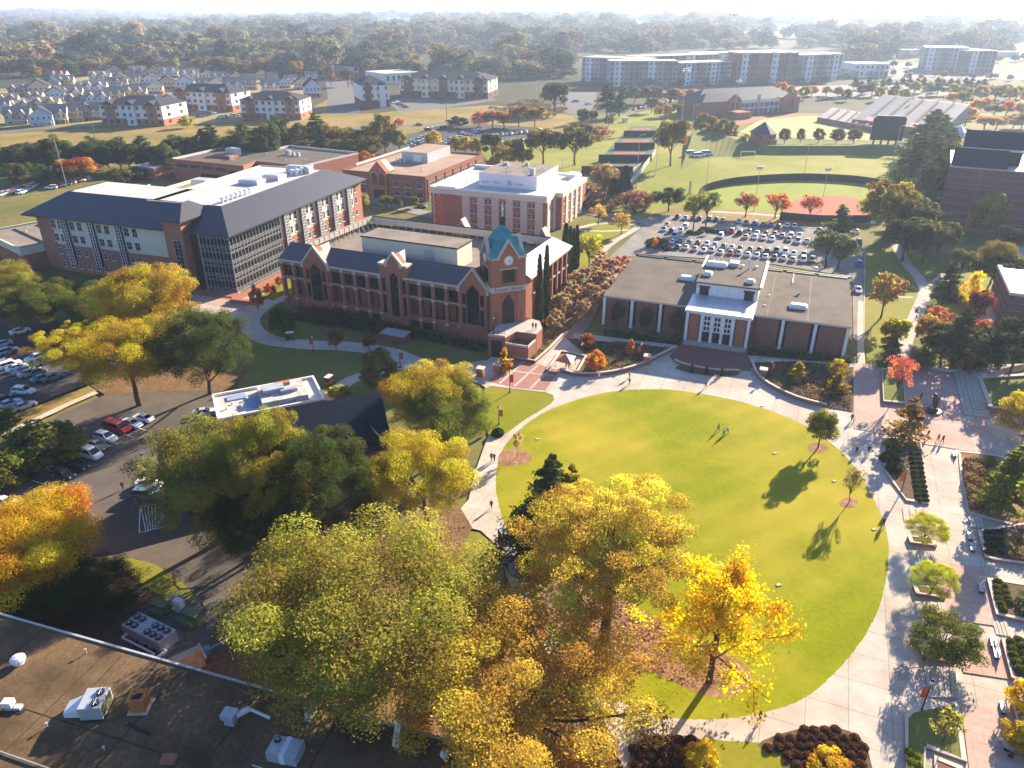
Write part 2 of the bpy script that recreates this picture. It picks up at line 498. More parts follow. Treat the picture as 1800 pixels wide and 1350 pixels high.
# middle car park (behind the brick halls) and tan road
sheet('rear_car_park',[(640,268),(690,243),(760,226),(850,218),(960,225),(960,262),(880,290),(760,262),(690,276)],M['asphalt'])
ribbon('street',[(930,310),(1010,300),(1035,270),(1060,235),(1110,195),(1180,178),(1240,182)],7.5,M['road'])
sheet('rear_car_park',[(985,196),(1000,162),(1050,162),(1045,185),(1030,205)],M['road'])
sheet('verge',[(830,250),(1040,240),(1080,205),(1160,190),(1215,195),(1215,235),(1150,300),(1020,330),(900,330)],M['turf_green'])
sheet('city_car_park',[(1460,128),(1500,108),(1640,112),(1800,128),(1800,140),(1560,140)],M['road'])
sheet('city_car_park',[(1220,158),(1400,152),(1560,148),(1660,150),(1720,160),(1600,175),(1480,172)],M['asphalt_old'])
# tennis courts
for k,(a,b,c,d) in enumerate([((1020,318),(1110,318),(1142,285),(1062,285)),((1045,290),(1138,290),(1150,262),(1072,262)),((1070,262),(1150,262),(1153,242),(1090,242)),((1090,240),(1150,240),(1152,222),(1110,222))]):
    sheet('tennis_court',[a,b,c,d],M['court_green'])
    mid=[((a[0]*5+b[0])/6+(d[0]-a[0])*.2,a[1]+(d[1]-a[1])*.2),((b[0]*5+a[0])/6+(c[0]-b[0])*.2,b[1]+(c[1]-b[1])*.2),
           ((c[0]*5+d[0])/6-(c[0]-b[0])*.2,c[1]-(c[1]-b[1])*.2),((d[0]*5+c[0])/6-(d[0]-a[0])*.2,d[1]-(d[1]-a[1])*.2)]
    sheet('tennis_court',mid,M['court_red'])
# playing fields
sheet('sports_lawn',[(1095,350),(1130,310),(1160,262),(1180,252),(1330,258),(1560,262),(1640,270),(1600,330),(1545,380),(1120,385)],M['turf_green'],smooth=3)
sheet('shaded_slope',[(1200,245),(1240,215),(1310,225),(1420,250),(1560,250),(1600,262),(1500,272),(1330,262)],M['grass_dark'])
sheet('football_turf',[(1300,232),(1340,208),(1430,203),(1520,215),(1560,230),(1555,248),(1450,246),(1330,240)],M['turf'])
sheet('running_track',[(1280,215),(1330,204),(1420,199),(1440,203),(1345,209),(1300,222)],M['clay'])
out=[(1232,345),(1262,330),(1310,322),(1400,317),(1490,320),(1545,328),(1560,345),(1520,372),(1440,380),(1370,378),(1280,372)]
sheet('baseball_outfield',out,mat('outfield',(0.215,0.24,0.035),0.95,0.1,0.5,col2=(0.26,0.26,0.06),big=0.5,bigscale=0.04))
sheet('baseball_infield',[(1370,378),(1385,358),(1420,347),(1470,345),(1515,352),(1530,372),(1515,385),(1420,390),(1372,388)],M['clay'],smooth=4)
sheet('baseball_infield',[(1522,330),(1545,325),(1562,345),(1540,350)],M['clay'])
# parking lot behind the low brick hall
sheet('verge',[(1120,385),(1190,362),(1360,374),(1540,388),(1540,400),(1340,400),(1180,378)],M['grass_dry'])
ribbon('pavement_walk',[(1240,372),(1330,377),(1430,385),(1540,393)],2.6,M['concrete_path'])
sheet('car_park',[(1046,478),(1085,440),(1120,408),(1136,392),(1165,378),(1200,378),(1350,394),(1500,405),(1520,440),(1518,500),(1516,600),(1500,600),(1498,488),(1360,465),(1240,455),(1125,447),(1095,480),(1070,510)],M['asphalt_old'])
ribbon('street',[(1165,388),(1120,388),(1060,378),(1010,372),(940,375),(880,382),(820,388),(730,372),(640,348)],7.0,M['asphalt_old'])
sheet('grass_circle',[(1000,480),(1005,440),(1030,396),(1075,388),(1118,392),(1114,402),(1080,420),(1045,460),(1010,520)],M['grass'],smooth=3)
ribbon('garden_walk',[(1014,402),(1060,393),(1112,396),(1117,403),(1085,422),(1062,440),(1040,470)],2.4,M['concrete_path'])
ribbon('garden_walk',[(1012,405),(1060,407),(1105,405)],1.8,M['concrete_path'])
# shaded lawns right of the hall
sheet('side_lawn',[(1518,440),(1600,430),(1645,470),(1620,540),(1580,590),(1525,640),(1518,600)],mat('side_grass',(0.22,0.205,0.035),0.95,0.22,1.2,col2=(0.16,0.16,0.03),big=0.7,bigscale=0.08,detail=8))
sheet('side_lawn',[(1655,480),(1760,440),(1775,500),(1730,560),(1700,620),(1640,620),(1625,570)],MATS['side_grass'])
sheet('side_lawn',[(1715,640),(1800,560),(1900,560),(1900,660),(1740,660)],M['grass_dark'])
ribbon('garden_walk',[(1575,430),(1590,460),(1615,490),(1625,515),(1610,555),(1592,600),(1580,645)],3.2,M['concrete_path'])
ribbon('garden_walk',[(1625,512),(1660,485),(1700,460),(1740,440)],2.6,M['concrete_path'])
ribbon('garden_walk',[(1800,430),(1770,490),(1745,545),(1720,590),(1705,640)],3.4,M['concrete_path'])
ribbon('garden_walk',[(1514,530),(1512,580),(1514,650)],1.6,M['concrete_path'])
ribbon('garden_walk',[(1525,517),(1560,522),(1605,524)],1.2,M['concrete_path'])
# library lawns and walks
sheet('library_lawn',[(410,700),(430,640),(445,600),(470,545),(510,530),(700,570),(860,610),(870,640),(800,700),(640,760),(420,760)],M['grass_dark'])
ribbon('library_walk',[(860,642),(790,652),(735,640),(680,620),(610,610),(540,607),(480,600),(448,585),(440,562),(470,535),(520,515),(600,480),(640,440),(655,400)],5.2,M['concrete_path'])
ribbon('library_walk',[(735,640),(680,650),(620,668),(590,690),(575,705)],3.4,M['concrete_path'])
sheet('library_forecourt',[(400,560),(350,540),(330,520),(420,515),(470,510),(455,535),(430,560)],M['paver_light'])
ribbon('garden_walk',[(440,560),(400,552),(340,540)],5.0,M['concrete_path'])
sheet('shrub_bed',[(455,522),(520,492),(600,455),(640,425),(650,435),(600,470),(530,505),(480,530)],M['grass'])
# walkway between library and hall
sheet('leaf_litter',[(940,640),(966,648),(1003,605),(1035,575),(1062,535),(1120,450),(1060,455),(1000,530),(960,580),(930,600)],M['straw'])
ribbon('brick_walk',[(952,645),(985,612),(1012,585),(1030,560),(1050,520),(1085,470)],3.6,mat('littered_brick',(0.31,0.2,0.15),0.95,0.3,1.6,col2=(0.33,0.21,0.12),big=0.7,bigscale=0.5,detail=8))
ribbon('garden_walk',[(1008,590),(1060,595),(1120,602),(1195,612)],2.0,M['concrete_path'])
ribbon('garden_walk',[(1310,628),(1400,634),(1500,645)],1.8,M['concrete_path'])
# main plaza
sheet('plaza',[(795,652),(850,640),(880,615),(960,600),(1030,590),(1100,606),(1200,612),(1310,625),(1500,640),(1705,648),(1760,690),(1860,800),(1990,1020),(2150,1480),(1085,1480),(1095,1350),(1075,1310),(1040,1270),(985,1190),(930,1100),(890,1015),(878,965),(845,935),(796,922),(802,905),(824,880),(834,835),(850,790),(862,760),(853,682)],M['concrete'])
LAWN_PX=[(872,860),(878,805),(905,765),(960,725),(1040,697),(1110,687),(1190,688),(1290,705),(1370,730),(1440,765),(1500,820),(1545,900),(1561,960),(1556,1025),(1536,1090),(1490,1160),(1430,1218),(1370,1247),(1290,1264),(1200,1266),(1120,1250),(1040,1205),(985,1140),(935,1050),(905,965),(884,915)]
_rr=random.Random(4)
sheet('oval_lawn',[(p[0]+_rr.uniform(-.07,.07),p[1]+_rr.uniform(-.07,.07)) for p in smooth_poly([tuple(G(*p)[:2]) for p in LAWN_PX],26)],M['lawn'],world=True)
sheet('small_lawn',[(852,684),(900,684),(962,692),(973,700),(968,712),(925,738),(885,766),(858,765)],M['grass'],smooth=2)
sheet('small_lawn',[(800,932),(842,938),(878,968),(886,1010),(880,1060),(800,1000)],mat('grass_mid',(0.20,0.19,0.03),0.95,0.25,1.6,col2=(0.16,0.15,0.03),big=0.6,bigscale=0.1,detail=8))
sheet('tree_mulch_bed',[(950,1040),(1000,1020),(1060,1035),(1130,1075),(1215,1122),(1285,1155),(1318,1182),(1318,1208),(1285,1228),(1235,1224),(1180,1198),(1120,1172),(1060,1165),(985,1120)],M['mulch'],smooth=4)
sheet('tree_mulch_bed',[(876,806),(884,795),(905,791),(928,796),(935,806),(926,816),(900,821),(878,820)],M['mulch'],smooth=4)
sheet('tree_mulch_bed',[(1437+18*math.cos(t),789+9*math.sin(t)) for t in [k*PI/6 for k in range(12)]],M['mulch'])
sheet('tree_mulch_bed',[(1491+17*math.cos(t),886+9*math.sin(t)) for t in [k*PI/6 for k in range(12)]],M['mulch'])
# brick paving with concrete bands, left of the oval
PL=[(858,672),(903,634),(940,640),(965,648),(984,654),(972,668),(960,688),(905,683)]
sheet('brick_paving',PL,M['paver'])
for a,b in [((878,676),(921,637)),((904,681),(946,643)),((932,685),(966,652)),((884,652),(974,663)),((858,679),(960,691)),((960,689),(984,656))]:
    ribbon('paving_band',[a,b],0.55,M['concrete_path'],smooth=0)
# paved terrace in front of the hall
sheet('brick_terrace',[(1193,608),(1312,623),(1323,645),(1318,654),(1245,650),(1188,640),(1176,629)],M['paver_dark'])
sheet('terrace_bed',[(1186,650),(1204,643),(1240,654),(1297,655),(1287,664),(1232,661)],M['soil'],smooth=2)
# right-hand brick plaza
sheet('brick_plaza',[(1500,646),(1570,642),(1602,646),(1673,655),(1695,735),(1730,738),(1758,802),(1690,794),(1618,782),(1600,768),(1555,766),(1500,755)],M['paver_light'])
for a,b in [((1503,755),(1560,762)),((1617,742),(1690,752)),((1610,780),(1750,798)),((1693,733),(1718,800)),((1556,690),(1560,765))]:
    ribbon('paving_band',[a,b],0.6,M['concrete_path'],smooth=0)
sheet('plaza_shadow_slab',[(1712,770),(1900,800),(1900,850),(1760,808)],M['concrete_path'])
# brick panels along the right-hand walk
sheet('brick_plaza',[(1632,985),(1722,1000),(1760,1105),(1655,1090)],M['paver_light'])
sheet('brick_plaza',[(1676,1120),(1768,1130),(1790,1200),(1692,1185)],M['paver_light'])
sheet('brick_plaza',[(1688,1240),(1782,1255),(1830,1420),(1710,1420)],M['paver_light'])
# bottom beds
BED_A=[(1100,1420),(1108,1330),(1122,1306),(1150,1297),(1190,1298),(1232,1306),(1250,1420)]
BED_B=[(1330,1314),(1380,1291),(1450,1280),(1508,1298),(1530,1345),(1530,1420),(1395,1420),(1375,1336)]
sheet('small_lawn',[(1200,1302),(1335,1309),(1400,1350),(1400,1420),(1230,1420)],M['grass'])
sheet('shrub_bed',BED_A,M['soil'],smooth=3)
sheet('shrub_bed',BED_B,M['soil'],smooth=3)
# left-hand parking lots and drive
sheet('drive',[(-160,850),(0,785),(100,735),(185,697),(300,690),(400,690),(480,720),(420,790),(330,860),(335,915),(380,950),(500,1015),(560,1060),(500,1130),(440,1150),(392,1110),(345,1050),(290,1003),(240,985),(150,1000),(60,960),(-160,1010)],M['asphalt_tan'])
sheet('car_park',[(-260,600),(40,540),(120,575),(210,610),(240,640),(157,678),(20,730),(-260,830)],M['asphalt'])
sheet('verge',[(157,681),(172,690),(100,728),(40,752),(10,745),(30,730)],mat('leafy_grass',(0.22,0.18,0.05),0.95,0.35,1.2,col2=(0.24,0.13,0.06),big=0.7,bigscale=0.25,detail=8))
ribbon('pavement_walk',[(-60,795),(0,768),(60,742),(110,718),(170,692)],1.6,M['concrete_path'],smooth=2)
sheet('leaf_litter',[(160,680),(215,640),(330,640),(440,650),(400,690),(300,690),(185,697)],M['straw'])
sheet('leaf_litter',[(-160,870),(0,810),(140,762),(150,775),(60,845),(0,880),(-160,950)],M['soil'])
sheet('leaf_litter',[(335,915),(420,850),(560,800),(800,880),(830,930),(800,1000),(870,1060),(930,1100),(985,1190),(1040,1270),(1075,1310),(1090,1400),(700,1420),(545,1240),(430,1150),(500,1130),(560,1060),(500,1015),(380,950)],M['straw'])
sheet('verge',[(205,985),(262,992),(310,1018),(350,1062),(338,1085),(300,1060),(250,1030)],MATS['grass_mid'],smooth=3)
sheet('leaf_litter',[(-200,1010),(60,965),(150,1002),(205,988),(250,1032),(300,1062),(340,1088),(390,1115),(440,1150),(545,1240),(200,1250),(-200,1250)],M['soil'])
sheet('equipment_pad',[(205,1130),(260,1065),(310,1045),(385,1085),(350,1180),(300,1200)],mat('pad',(0.11,0.10,0.09),0.95,0.2,1.5))
# bank below the football turf
def bank():
    foot=[(1196,300),(1235,282),(1280,276),(1330,273),(1450,273),(1530,274),(1590,276)]
    crest=[(1216,240),(1246,226),(1290,244),(1340,255),(1450,256),(1530,256),(1590,257)]
    back=[(1250,226),(1270,216),(1310,236),(1345,251),(1450,252),(1530,252),(1590,253)]
    F_=smooth_poly([tuple(G(*p)[:2]) for p in foot],5,False);C_=smooth_poly([tuple(G(p[0],p[1],4)[:2]) for p in crest],5,False);B_=smooth_poly([tuple(G(*p)[:2]) for p in back],5,False)
    n=len(F_);mb=MB()
    mb.add([(p[0],p[1],0) for p in F_]+[(p[0],p[1],4) for p in C_]+[(p[0],p[1],0) for p in B_],[(i,i+1,n+i+1,n+i) for i in range(n-1)]+[(n+i,n+i+1,2*n+i+1,2*n+i) for i in range(n-1)])
    tag(mb.build('grass_bank',M['grass_dark']),kind='structure')
bank()
# kerbs
def kerb(px,m='concrete_path',w=0.22,h=0.13,smooth=4):
    ribbon('kerb',px,w,M[m],z=0.01,h=h+0.12,smooth=smooth)
kerb([(345,922),(400,962),(450,990),(500,1016)],smooth=2)
kerb([(152,998),(165,985),(205,984),(262,990),(312,1016),(352,1060),(340,1088)])
kerb([(-60,800),(0,772),(60,746)],smooth=2)
kerb([(0,885),(60,848),(150,776),(190,762)],smooth=2)
kerb([(1120,399),(1165,382),(1200,380),(1350,396),(1500,407)],smooth=2)
kerb([(1520,440),(1519,520),(1518,600)],smooth=2)
kerb([(125,920),(150,905),(153,918),(145,935)],smooth=3)
# painted lines
LN=M['paint_white']
PAINT=MB()
def paint(a,b,w=0.14):
    A=G(*a);B=G(*b);d=(B-A).normalized();n=Vector((-d.y,d.x,0))*(w/2)
    z=_lay[0]+.006
    PAINT.add([A+n+Vector((0,0,z)),B+n+Vector((0,0,z)),B-n+Vector((0,0,z)),A-n+Vector((0,0,z))],[(0,3,2,1)])
for k in range(9):
    t=k/8
    paint((248+52*t,893+2*t),(247+32*min(1,t+.35),940-14*t),0.12)
paint((247,893),(246,940));paint((247,893),(296,888));paint((246,940),(304,926))
for a in [(60,852),(84,832),(108,816),(132,803),(158,789),(182,778),(208,766),(232,755)]:
    paint((a[0]-8,a[1]-6),(a[0]+26,a[1]+5))
for a,b in [((1035,318),(1092,318)),((1060,290),(1135,290)),((1082,262),(1146,262)),((1035,318),(1072,285)),((1092,318),(1130,285)),((1085,275),(1140,275))]:
    paint(a,b,0.3)
tag(PAINT.build('painted_lines',LN),kind='structure')

# ------------------------------------------------------------------ buildings
_wm={}
def window_mesh(w,h,frame='white_metal',glass='glass',nx=2,nz=2,t=0.09,d=0.07,sill='stone'):
    k=(round(w,2),round(h,2),frame,glass,nx,nz,sill)
    if k in _wm: return _wm[k]
    f=MB()
    f.box(-w/2,-w/2+t,-d,0.02,-h/2,h/2);f.box(w/2-t,w/2,-d,0.02,-h/2,h/2)
    f.box(-w/2+t,w/2-t,-d,0.02,h/2-t,h/2);f.box(-w/2+t,w/2-t,-d,0.02,-h/2,-h/2+t)
    for i in range(1,nx): f.box(-w/2+w*i/nx-t*.35,-w/2+w*i/nx+t*.35,-d+.01,0.0,-h/2+t,h/2-t)
    for i in range(1,nz): f.box(-w/2+t,w/2-t,-d+.015,-0.002,-h/2+h*i/nz-t*.35,-h/2+h*i/nz+t*.35)
    if sill: f.box(-w/2-.12,w/2+.12,-d-.14,0.02,-h/2-.22,-h/2-.003,1)
    p=MB();p.box(-w/2+.01,w/2-.01,-d*.45,0.012,-h/2+.01,h/2-.01)
    _wm[k]=(f.mesh('window',[M[frame],M[sill or 'stone']]),p.mesh('pane',M[glass]))
    return _wm[k]

def window(parent,u,v,z,w,h,rz=0.0,**kw):
    a,b=window_mesh(w,h,**kw)
    o=link('window',a,parent,(u,v,z),rz)
    link('pane',b,o)
    return o

def curtain(parent,u0,v0,u1,v1,z0,z1,nx,rows,name='curtain_wall',frame='steel'):
    """glass wall between two plan points; rows = list of fractions"""
    L=math.hypot(u1-u0,v1-v0);a=math.atan2(v1-v0,u1-u0)
    g=MB().box(0,L,-0.06,0.1,z0,z1)
    o=g.build(name,M['glass'],parent,loc=(u0,v0,0),rz=a)
    m=MB()
    for i in range(nx+1):
        w=.045 if 0<i<nx else .11
        x=L*i/nx
        m.box(max(0,x-w),min(L,x+w),-0.17,-0.063,z0+.13,z1-.13)
    for r in rows:
        z=z0+(z1-z0)*r
        m.box(0.0,L,-0.14,-0.062,z-.04,z+.04)
    m.box(0,L,-.2,-.061,z0,z0+.128);m.box(0,L,-.2,-.061,z1-.128,z1)
    m.build('mullions',M[frame],o)
    return o

def parapet(mb,u0,u1,v0,v1,z0,z1,w=0.4,mi=0):
    mb.box(u0,u1,v0,v0+w,z0,z1,mi);mb.box(u0,u1,v1-w,v1,z0,z1,mi)
    mb.box(u0,u0+w,v0+w,v1-w,z0,z1,mi);mb.box(u1-w,u1,v0+w,v1-w,z0,z1,mi)
    return mb

def hip_band(mb,e,zt0,t,zt1,th=0.35,mi=0,mi2=None,sides='fblr'):
    """roof slopes between eave rectangle e and top rectangle t (u0,u1,v0,v1)"""
    eu0,eu1,ev0,ev1=e;tu0,tu1,tv0,tv1=t
    A=[(eu0,ev0,zt0),(eu1,ev0,zt0),(eu1,ev1,zt0),(eu0,ev1,zt0)]
    B=[(tu0,tv0,zt1),(tu1,tv0,zt1),(tu1,tv1,zt1),(tu0,tv1,zt1)]
    C=[(p[0],p[1],p[2]-th) for p in A]
    for i,s in enumerate('frbl'):
        if s not in sides: continue
        j=(i+1)%4
        m=mi if (s in 'fb' or mi2 is None) else mi2
        mb.add([A[i],A[j],B[j],B[i]],[(0,1,2,3)],m)
        mb.add([C[i],C[j],A[j],A[i]],[(0,1,2,3)],m)
    mb.add(C,[(3,2,1,0)],mi)
    return mb

def rooftop_units(parent,spots,z,seed=0,name='roof_unit'):
    r=random.Random(seed)
    for (u,v,w,d,h) in spots:
        m=MB().box(u-w/2,u+w/2,v-d/2,v+d/2,z,z+h)
        m.box(u-w*.4,u+w*.4,v-d*.4,v+d*.4,z+h,z+h+.12,1)
        m.build(name,[M['galv'],M['steel']],parent)

def vents(parent,spots,z,name='roof_vent'):
    for (u,v,r,h) in spots:
        MB().lathe([(r*.6,0),(r*.6,h*.7),(r,h*.72),(r,h*.92),(r*.5,h)],8,c=(u,v,z)).build(name,M['white_metal'],parent)

R90=PI/2
# ---- science building with dark hipped metal roof
SO=G(418,516)
S=thing('science_building','large brick and cream building with dark metal hip roofs and a glass corner bay','building',SO,math.radians(-17.5))
def sci():
    # east wing
    w=MB()
    w.box(-17,0,24.2,76,0,8.6,0);w.box(-17.0,-0.02,24.2,70,8.6,16.6,1);w.box(-17,0,70,76,8.6,16.6,0)
    w.box(-13,-0.5,0.6,24.2,0,16.6,2)
    w.build('wall',[M['brick_pink'],M['cream'],M['dark']],S)
    r=MB()
    hip_band(r,(-13.1,1.6,-1.6,78),17,(-13.0,-8.2,9.6,66.5),22,.4,0,1,'frb')
    r.build('roof',[M['metal_roof'],M['metal_roof_v']],S)
    f=MB();f.box(-34,-8.25,9.65,66.4,18.5,21.6);parapet(f,-34.02,-8.23,9.63,66.42,21.602,21.9,.3)
    f.build('flat_roof',M['offwhite_roof'],S)
    rows=[]
    for k in range(4):
        b=k/4
        rows += [b+.025,b+.05,b+.075,b+.20,b+.225]
    curtain(S,0,0,0.3,24,0.3,16.4,16,rows)
    curtain(S,-9.2,-0.5,0,0,0.3,16.4,8,rows)
    curtain(S,-13.4,3.0,-9.2,-0.5,0.3,16.4,5,rows)
    # east facade windows and glazed strips
    for i,v in enumerate([26.9,36.4,46.2,55.6,65.6]):
        b=MB().box(-0.01,0.9,v-1.1,v+1.1,3.2,16.35)
        o=b.build('glazed_bay',M['glass'],S)
        m=MB()
        for q in (-1.1,-.4,.4,1.1): m.box(0.9,1.0,v+q-.09,v+q+.09,3.2,16.35)
        for q in range(15): m.box(0.901,0.98,v-1.1,v+1.1,3.2+q*.93-.06,3.2+q*.93+.06)
        for sgn in (-1.15,1.15): m.box(0.0,0.99,v+sgn-.05,v+sgn+.05,3.2,16.35,1)
        m.build('mullions',[M['white_metal'],M['brick_dark']],o)
    vs=[18.6+7.0,31.2,33.6,40.6,43.0,50.2,52.6,60.0,62.4,69.2,72.0]
    vs=[29.9,32.9,39.6,42.6,49.3,52.2,58.9,62.0,68.6,71.6]
    for z,h in ((14.6,2.5),(10.6,2.3),(6.3,1.9),(2.3,1.9)):
        for v in vs: window(S,0,v,z,1.7,h,R90)
    # tower
    t=MB();t.box(-19.2,-13.2,-2.2,11,0,20.2)
    t.build('stair_tower',M['brick_pink'],S)
    tr=MB()
    e=[(-21.6,-3.6,20.2),(-11.8,-3.6,20.2),(-11.8,12,20.2),(-21.6,12,20.2)]
    tr.add(e+[(-16.8,4.2,23.6),(-16.8,7.0,23.6)],[(0,1,4),(1,2,5,4),(2,3,5),(3,0,4,5)],0)
    tr.add([(p[0],p[1],19.9) for p in e]+e,[(3,2,1,0),(0,1,5,4),(1,2,6,5),(2,3,7,6),(3,0,4,7)],0)
    tr.build('tower_roof',[M['metal_roof']],S)
    curtain(S,-16.6,-2.22,-14.0,-2.22,1.0,14.6,2,[k/12 for k in range(1,12)])
    # west wing, slightly turned
    W=MB()
    W.box(-50.5,-0.3,0,17,0,8.4,0);W.box(-50.5,-44.6,0,17,8.4,16.4,0);W.box(-44.6,-0.3,0.0,17,8.4,16.4,1)
    rz=math.radians(-2.0);loc=(-18.9,0.3,0)
    W.build('wall',[M['brick_pink'],M['cream']],S,loc=loc,rz=rz)
    r=MB();hip_band(r,(-54.6,-0.4,-1.6,20),16.9,(-46.5,-0.4,9.8,12),22,.4,0,1,'fl')
    r.build('roof',[M['metal_roof'],M['metal_roof_v']],S,loc=loc,rz=rz)
    f=MB();f.box(-47.5,-13,9.9,26,17.5,21.6);f.build('flat_roof',M['offwhite_roof'],S,loc=loc,rz=rz)
    piv=Matrix.Translation(Vector(loc)) @ Matrix.Rotation(rz,4,'Z')
    def wl(u,v,z): return piv @ Vector((u,v,z))
    for u in (-39.4,-29.2,-18.9):
        p=wl(u,0,0)
        o=MB().box(-1.0,1.0,-0.7,0.02,2.8,16.2).build('glazed_bay',M['glass'],S,loc=p,rz=rz)
        m=MB()
        for q in (-.93,-.15,.15,.93)[::3]+(0,): m.box(q-.1,q+.1,-.8,-.702,2.8,16.2)
        for q in range(15): m.box(-1.0,1.0,-.78,-.701,2.8+q*.955-.05,2.8+q*.955+.05)
        m.build('mullions',M['white_metal'],o)
    for z,h,fr in ((14.5,2.6,'white_metal'),(10.5,2.3,'white_metal'),(6.3,1.9,'white_metal')):
        for u in (-44.2,-41.5,-36.9,-34.0,-26.6,-23.7,-16.4,-13.4):
            p=wl(u,0.0,z);window(S,p.x,p.y,p.z,1.9 if z>8 else 1.5,h,rz)
    for k in range(10):
        p=wl(-44+k*3.3,0,2.3);window(S,p.x,p.y,p.z,1.5,1.8,rz)
    # mechanical roofs behind
    b=MB();b.box(-58,-16,27,62,0,16.0,0);parapet(b,-58.02,-15.98,26.98,62.02,16.002,17.0,.5,1)
    b.build('rear_block',[M['gravel_roof_tan'],M['cream']],S)
    b=MB();b.box(-46,-44.5,27.6,58,16.005,17.4,1);b.build('roof_curb',[M['brick'],M['cream']],S)
    rooftop_units(S,[(-44,47,6,5,4.0),(-36,42,3,4,1.6),(-27,50,2,2,1.4),(-52,35,4,2,1.5),(-24,39,5,1.2,.8)],16.003)
    rooftop_units(S,[(-19,40,7,5,1.3),(-16,48,6,5,1.5),(-14,60,9,3,2.2)],21.603)
    vents(S,[(-11+0*k,14+k*2.2,.55,1.7) for k in range(7)],21.603,'roof_fan')
    vents(S,[(-12,55+k*3,.9,2.2) for k in range(4)]+[(-14,55+k*3,.8,2.0) for k in range(3)],21.603,'cooling_fan')
    vents(S,[(-33.5,44+k*.9,.4,2.2+.5*(k%3)) for k in range(6)]+[(-40+k*3.4,33+3*(k%3),.25,1.3) for k in range(6)],16.003)
    # rounded metal screen between the wings
    q=MB()
    for k in range(10):
        a0=PI*(0.95-k*0.09);a1=PI*(0.95-(k+1)*0.09)
        q.add([(-44+9*math.cos(a0),33-6*math.sin(a0),16.1),(-44+9*math.cos(a1),33-6*math.sin(a1),16.1),(-44+9*math.cos(a1),33-6*math.sin(a1),20.8),(-44+9*math.cos(a0),33-6*math.sin(a0),20.8)],[(0,1,2,3)])
        q.add([(-44+8.7*math.cos(a0),33-5.7*math.sin(a0),16.1),(-44+8.7*math.cos(a1),33-5.7*math.sin(a1),16.1),(-44+8.7*math.cos(a1),33-5.7*math.sin(a1),20.8),(-44+8.7*math.cos(a0),33-5.7*math.sin(a0),20.8)],[(3,2,1,0)])
    q.build('curved_screen',M['cream'],S)
    # entrance steps and planter wall in front of the glass corner
    e=MB();e.box(-12,2,-4,-0.9,0,.5);e.box(-11,1,-5,-4,0,.3);e.box(2.4,4.2,-6,20,0,1.1);e.box(3.2,9,-7.6,-6.2,0,1.4)
    e.build('entrance_plinth',M['brick_pink'],S)
sci()

# ---- low flat hall at far left
LW=G(35,440,7.0);LW.z=0
Lh=thing('flat_roof_hall','low tan-roofed hall with a deep cream fascia at the left edge','building',LW,math.radians(-40))
b=MB();b.box(-30,0,0.6,44,0,5.2,0);b.box(-30,-0.6,.6,44,5.2,7.0,0,1);b.build('wall',[M['brick'],M['gravel_roof_tan']],Lh)
b=MB();parapet(b,-31,0.6,-0.2,45,5.4,7.5,.6);b.build('fascia',M['cream'],Lh)
b=MB();b.box(0.02,6,8,20,0,3.4,0);b.box(-6,5,-5,0.5,0,3.0);b.build('annex',M['brick_pink'],Lh)
vents(Lh,[(-8,12,.3,.8),(-14,20,.3,.8),(-5,26,.4,.9),(-20,9,.3,.8)],7.003)
ribs=MB()
for k in range(5): ribs.box(-28,-2,8+k*7,8.5+k*7,7.003,7.4)
ribs.build('roof_seam',M['gravel_roof_tan'],Lh)

# ---- far brick hall with long ribbon windows (behind science)
B2=thing('ribbon_window_hall','low orange-brick hall with ribbon windows and a grey roof behind the science building','building',G(302,280,9.0)*1,math.radians(-24))
B2.location.z=0
b=MB()
b.prism([(0,0),(42.6,0),(40,11.5),(66.5,10.8),(70,49),(26.3,51.8),(26,43),(-1,41)],0,8.6,0,1)
b.box(-20,-6,-6,8,0,5.5,0,2);b.build('wall',[M['brick'],M['gravel_roof'],M['offwhite_roof']],B2)
b=MB()
pl=[(0,0),(42.6,0),(40,11.5),(66.5,10.8),(70,49),(26.3,51.8),(26,43),(-1,41)]
for i in range(8):
    p,q=Vector(pl[i]),Vector(pl[(i+1)%8])
    d=(q-p).normalized();n=Vector((-d.y,d.x))*.5
    b.prism([(p.x,p.y),(q.x,q.y),(q.x+n.x,q.y+n.y),(p.x+n.x,p.y+n.y)],8.602,9.3+(.3 if i>3 else 0),0 if i<3 else 1)
b.build('parapet',[M['brick'],M['offwhite_roof']],B2)
for k,u in enumerate([3.0,10.6,18.2,25.8]): MB().box(u,u+6.4,-0.06,.05,6.0,7.3).build('ribbon_window',M['glass_warm'],B2)
for k,u in enumerate([16.5,19.5,27.0]): MB().box(u,u+(2.4,7,6.5)[k],-0.06,.05,2.4,3.9).build('ribbon_window',M['glass'],B2)
MB().box(34,41.4,-0.08,.3,0.2,6.6).build('entrance_recess',M['dark'],B2)
for u in (44,51,58): MB().box(u,u+6,11.2,11.5,3.6,5.6).build('ribbon_window',M['glass'],B2)
rooftop_units(B2,[(17,22,6,4,3.4),(40,34,2.2,2.2,2),(44,33,1.4,1.4,1.6),(47,33,1.4,1.4,1.6)],8.603)
MB().box(12,24,14,18,8.603,9.8).build('roof_curb',M['brick'],B2)
vents(B2,[(24+k*.8,12,.35,1.8) for k in range(3)]+[(50,20,.3,.9),(30,30,.3,.9),(41,34,.5,1.9),(58,24,.3,.9)],8.603)

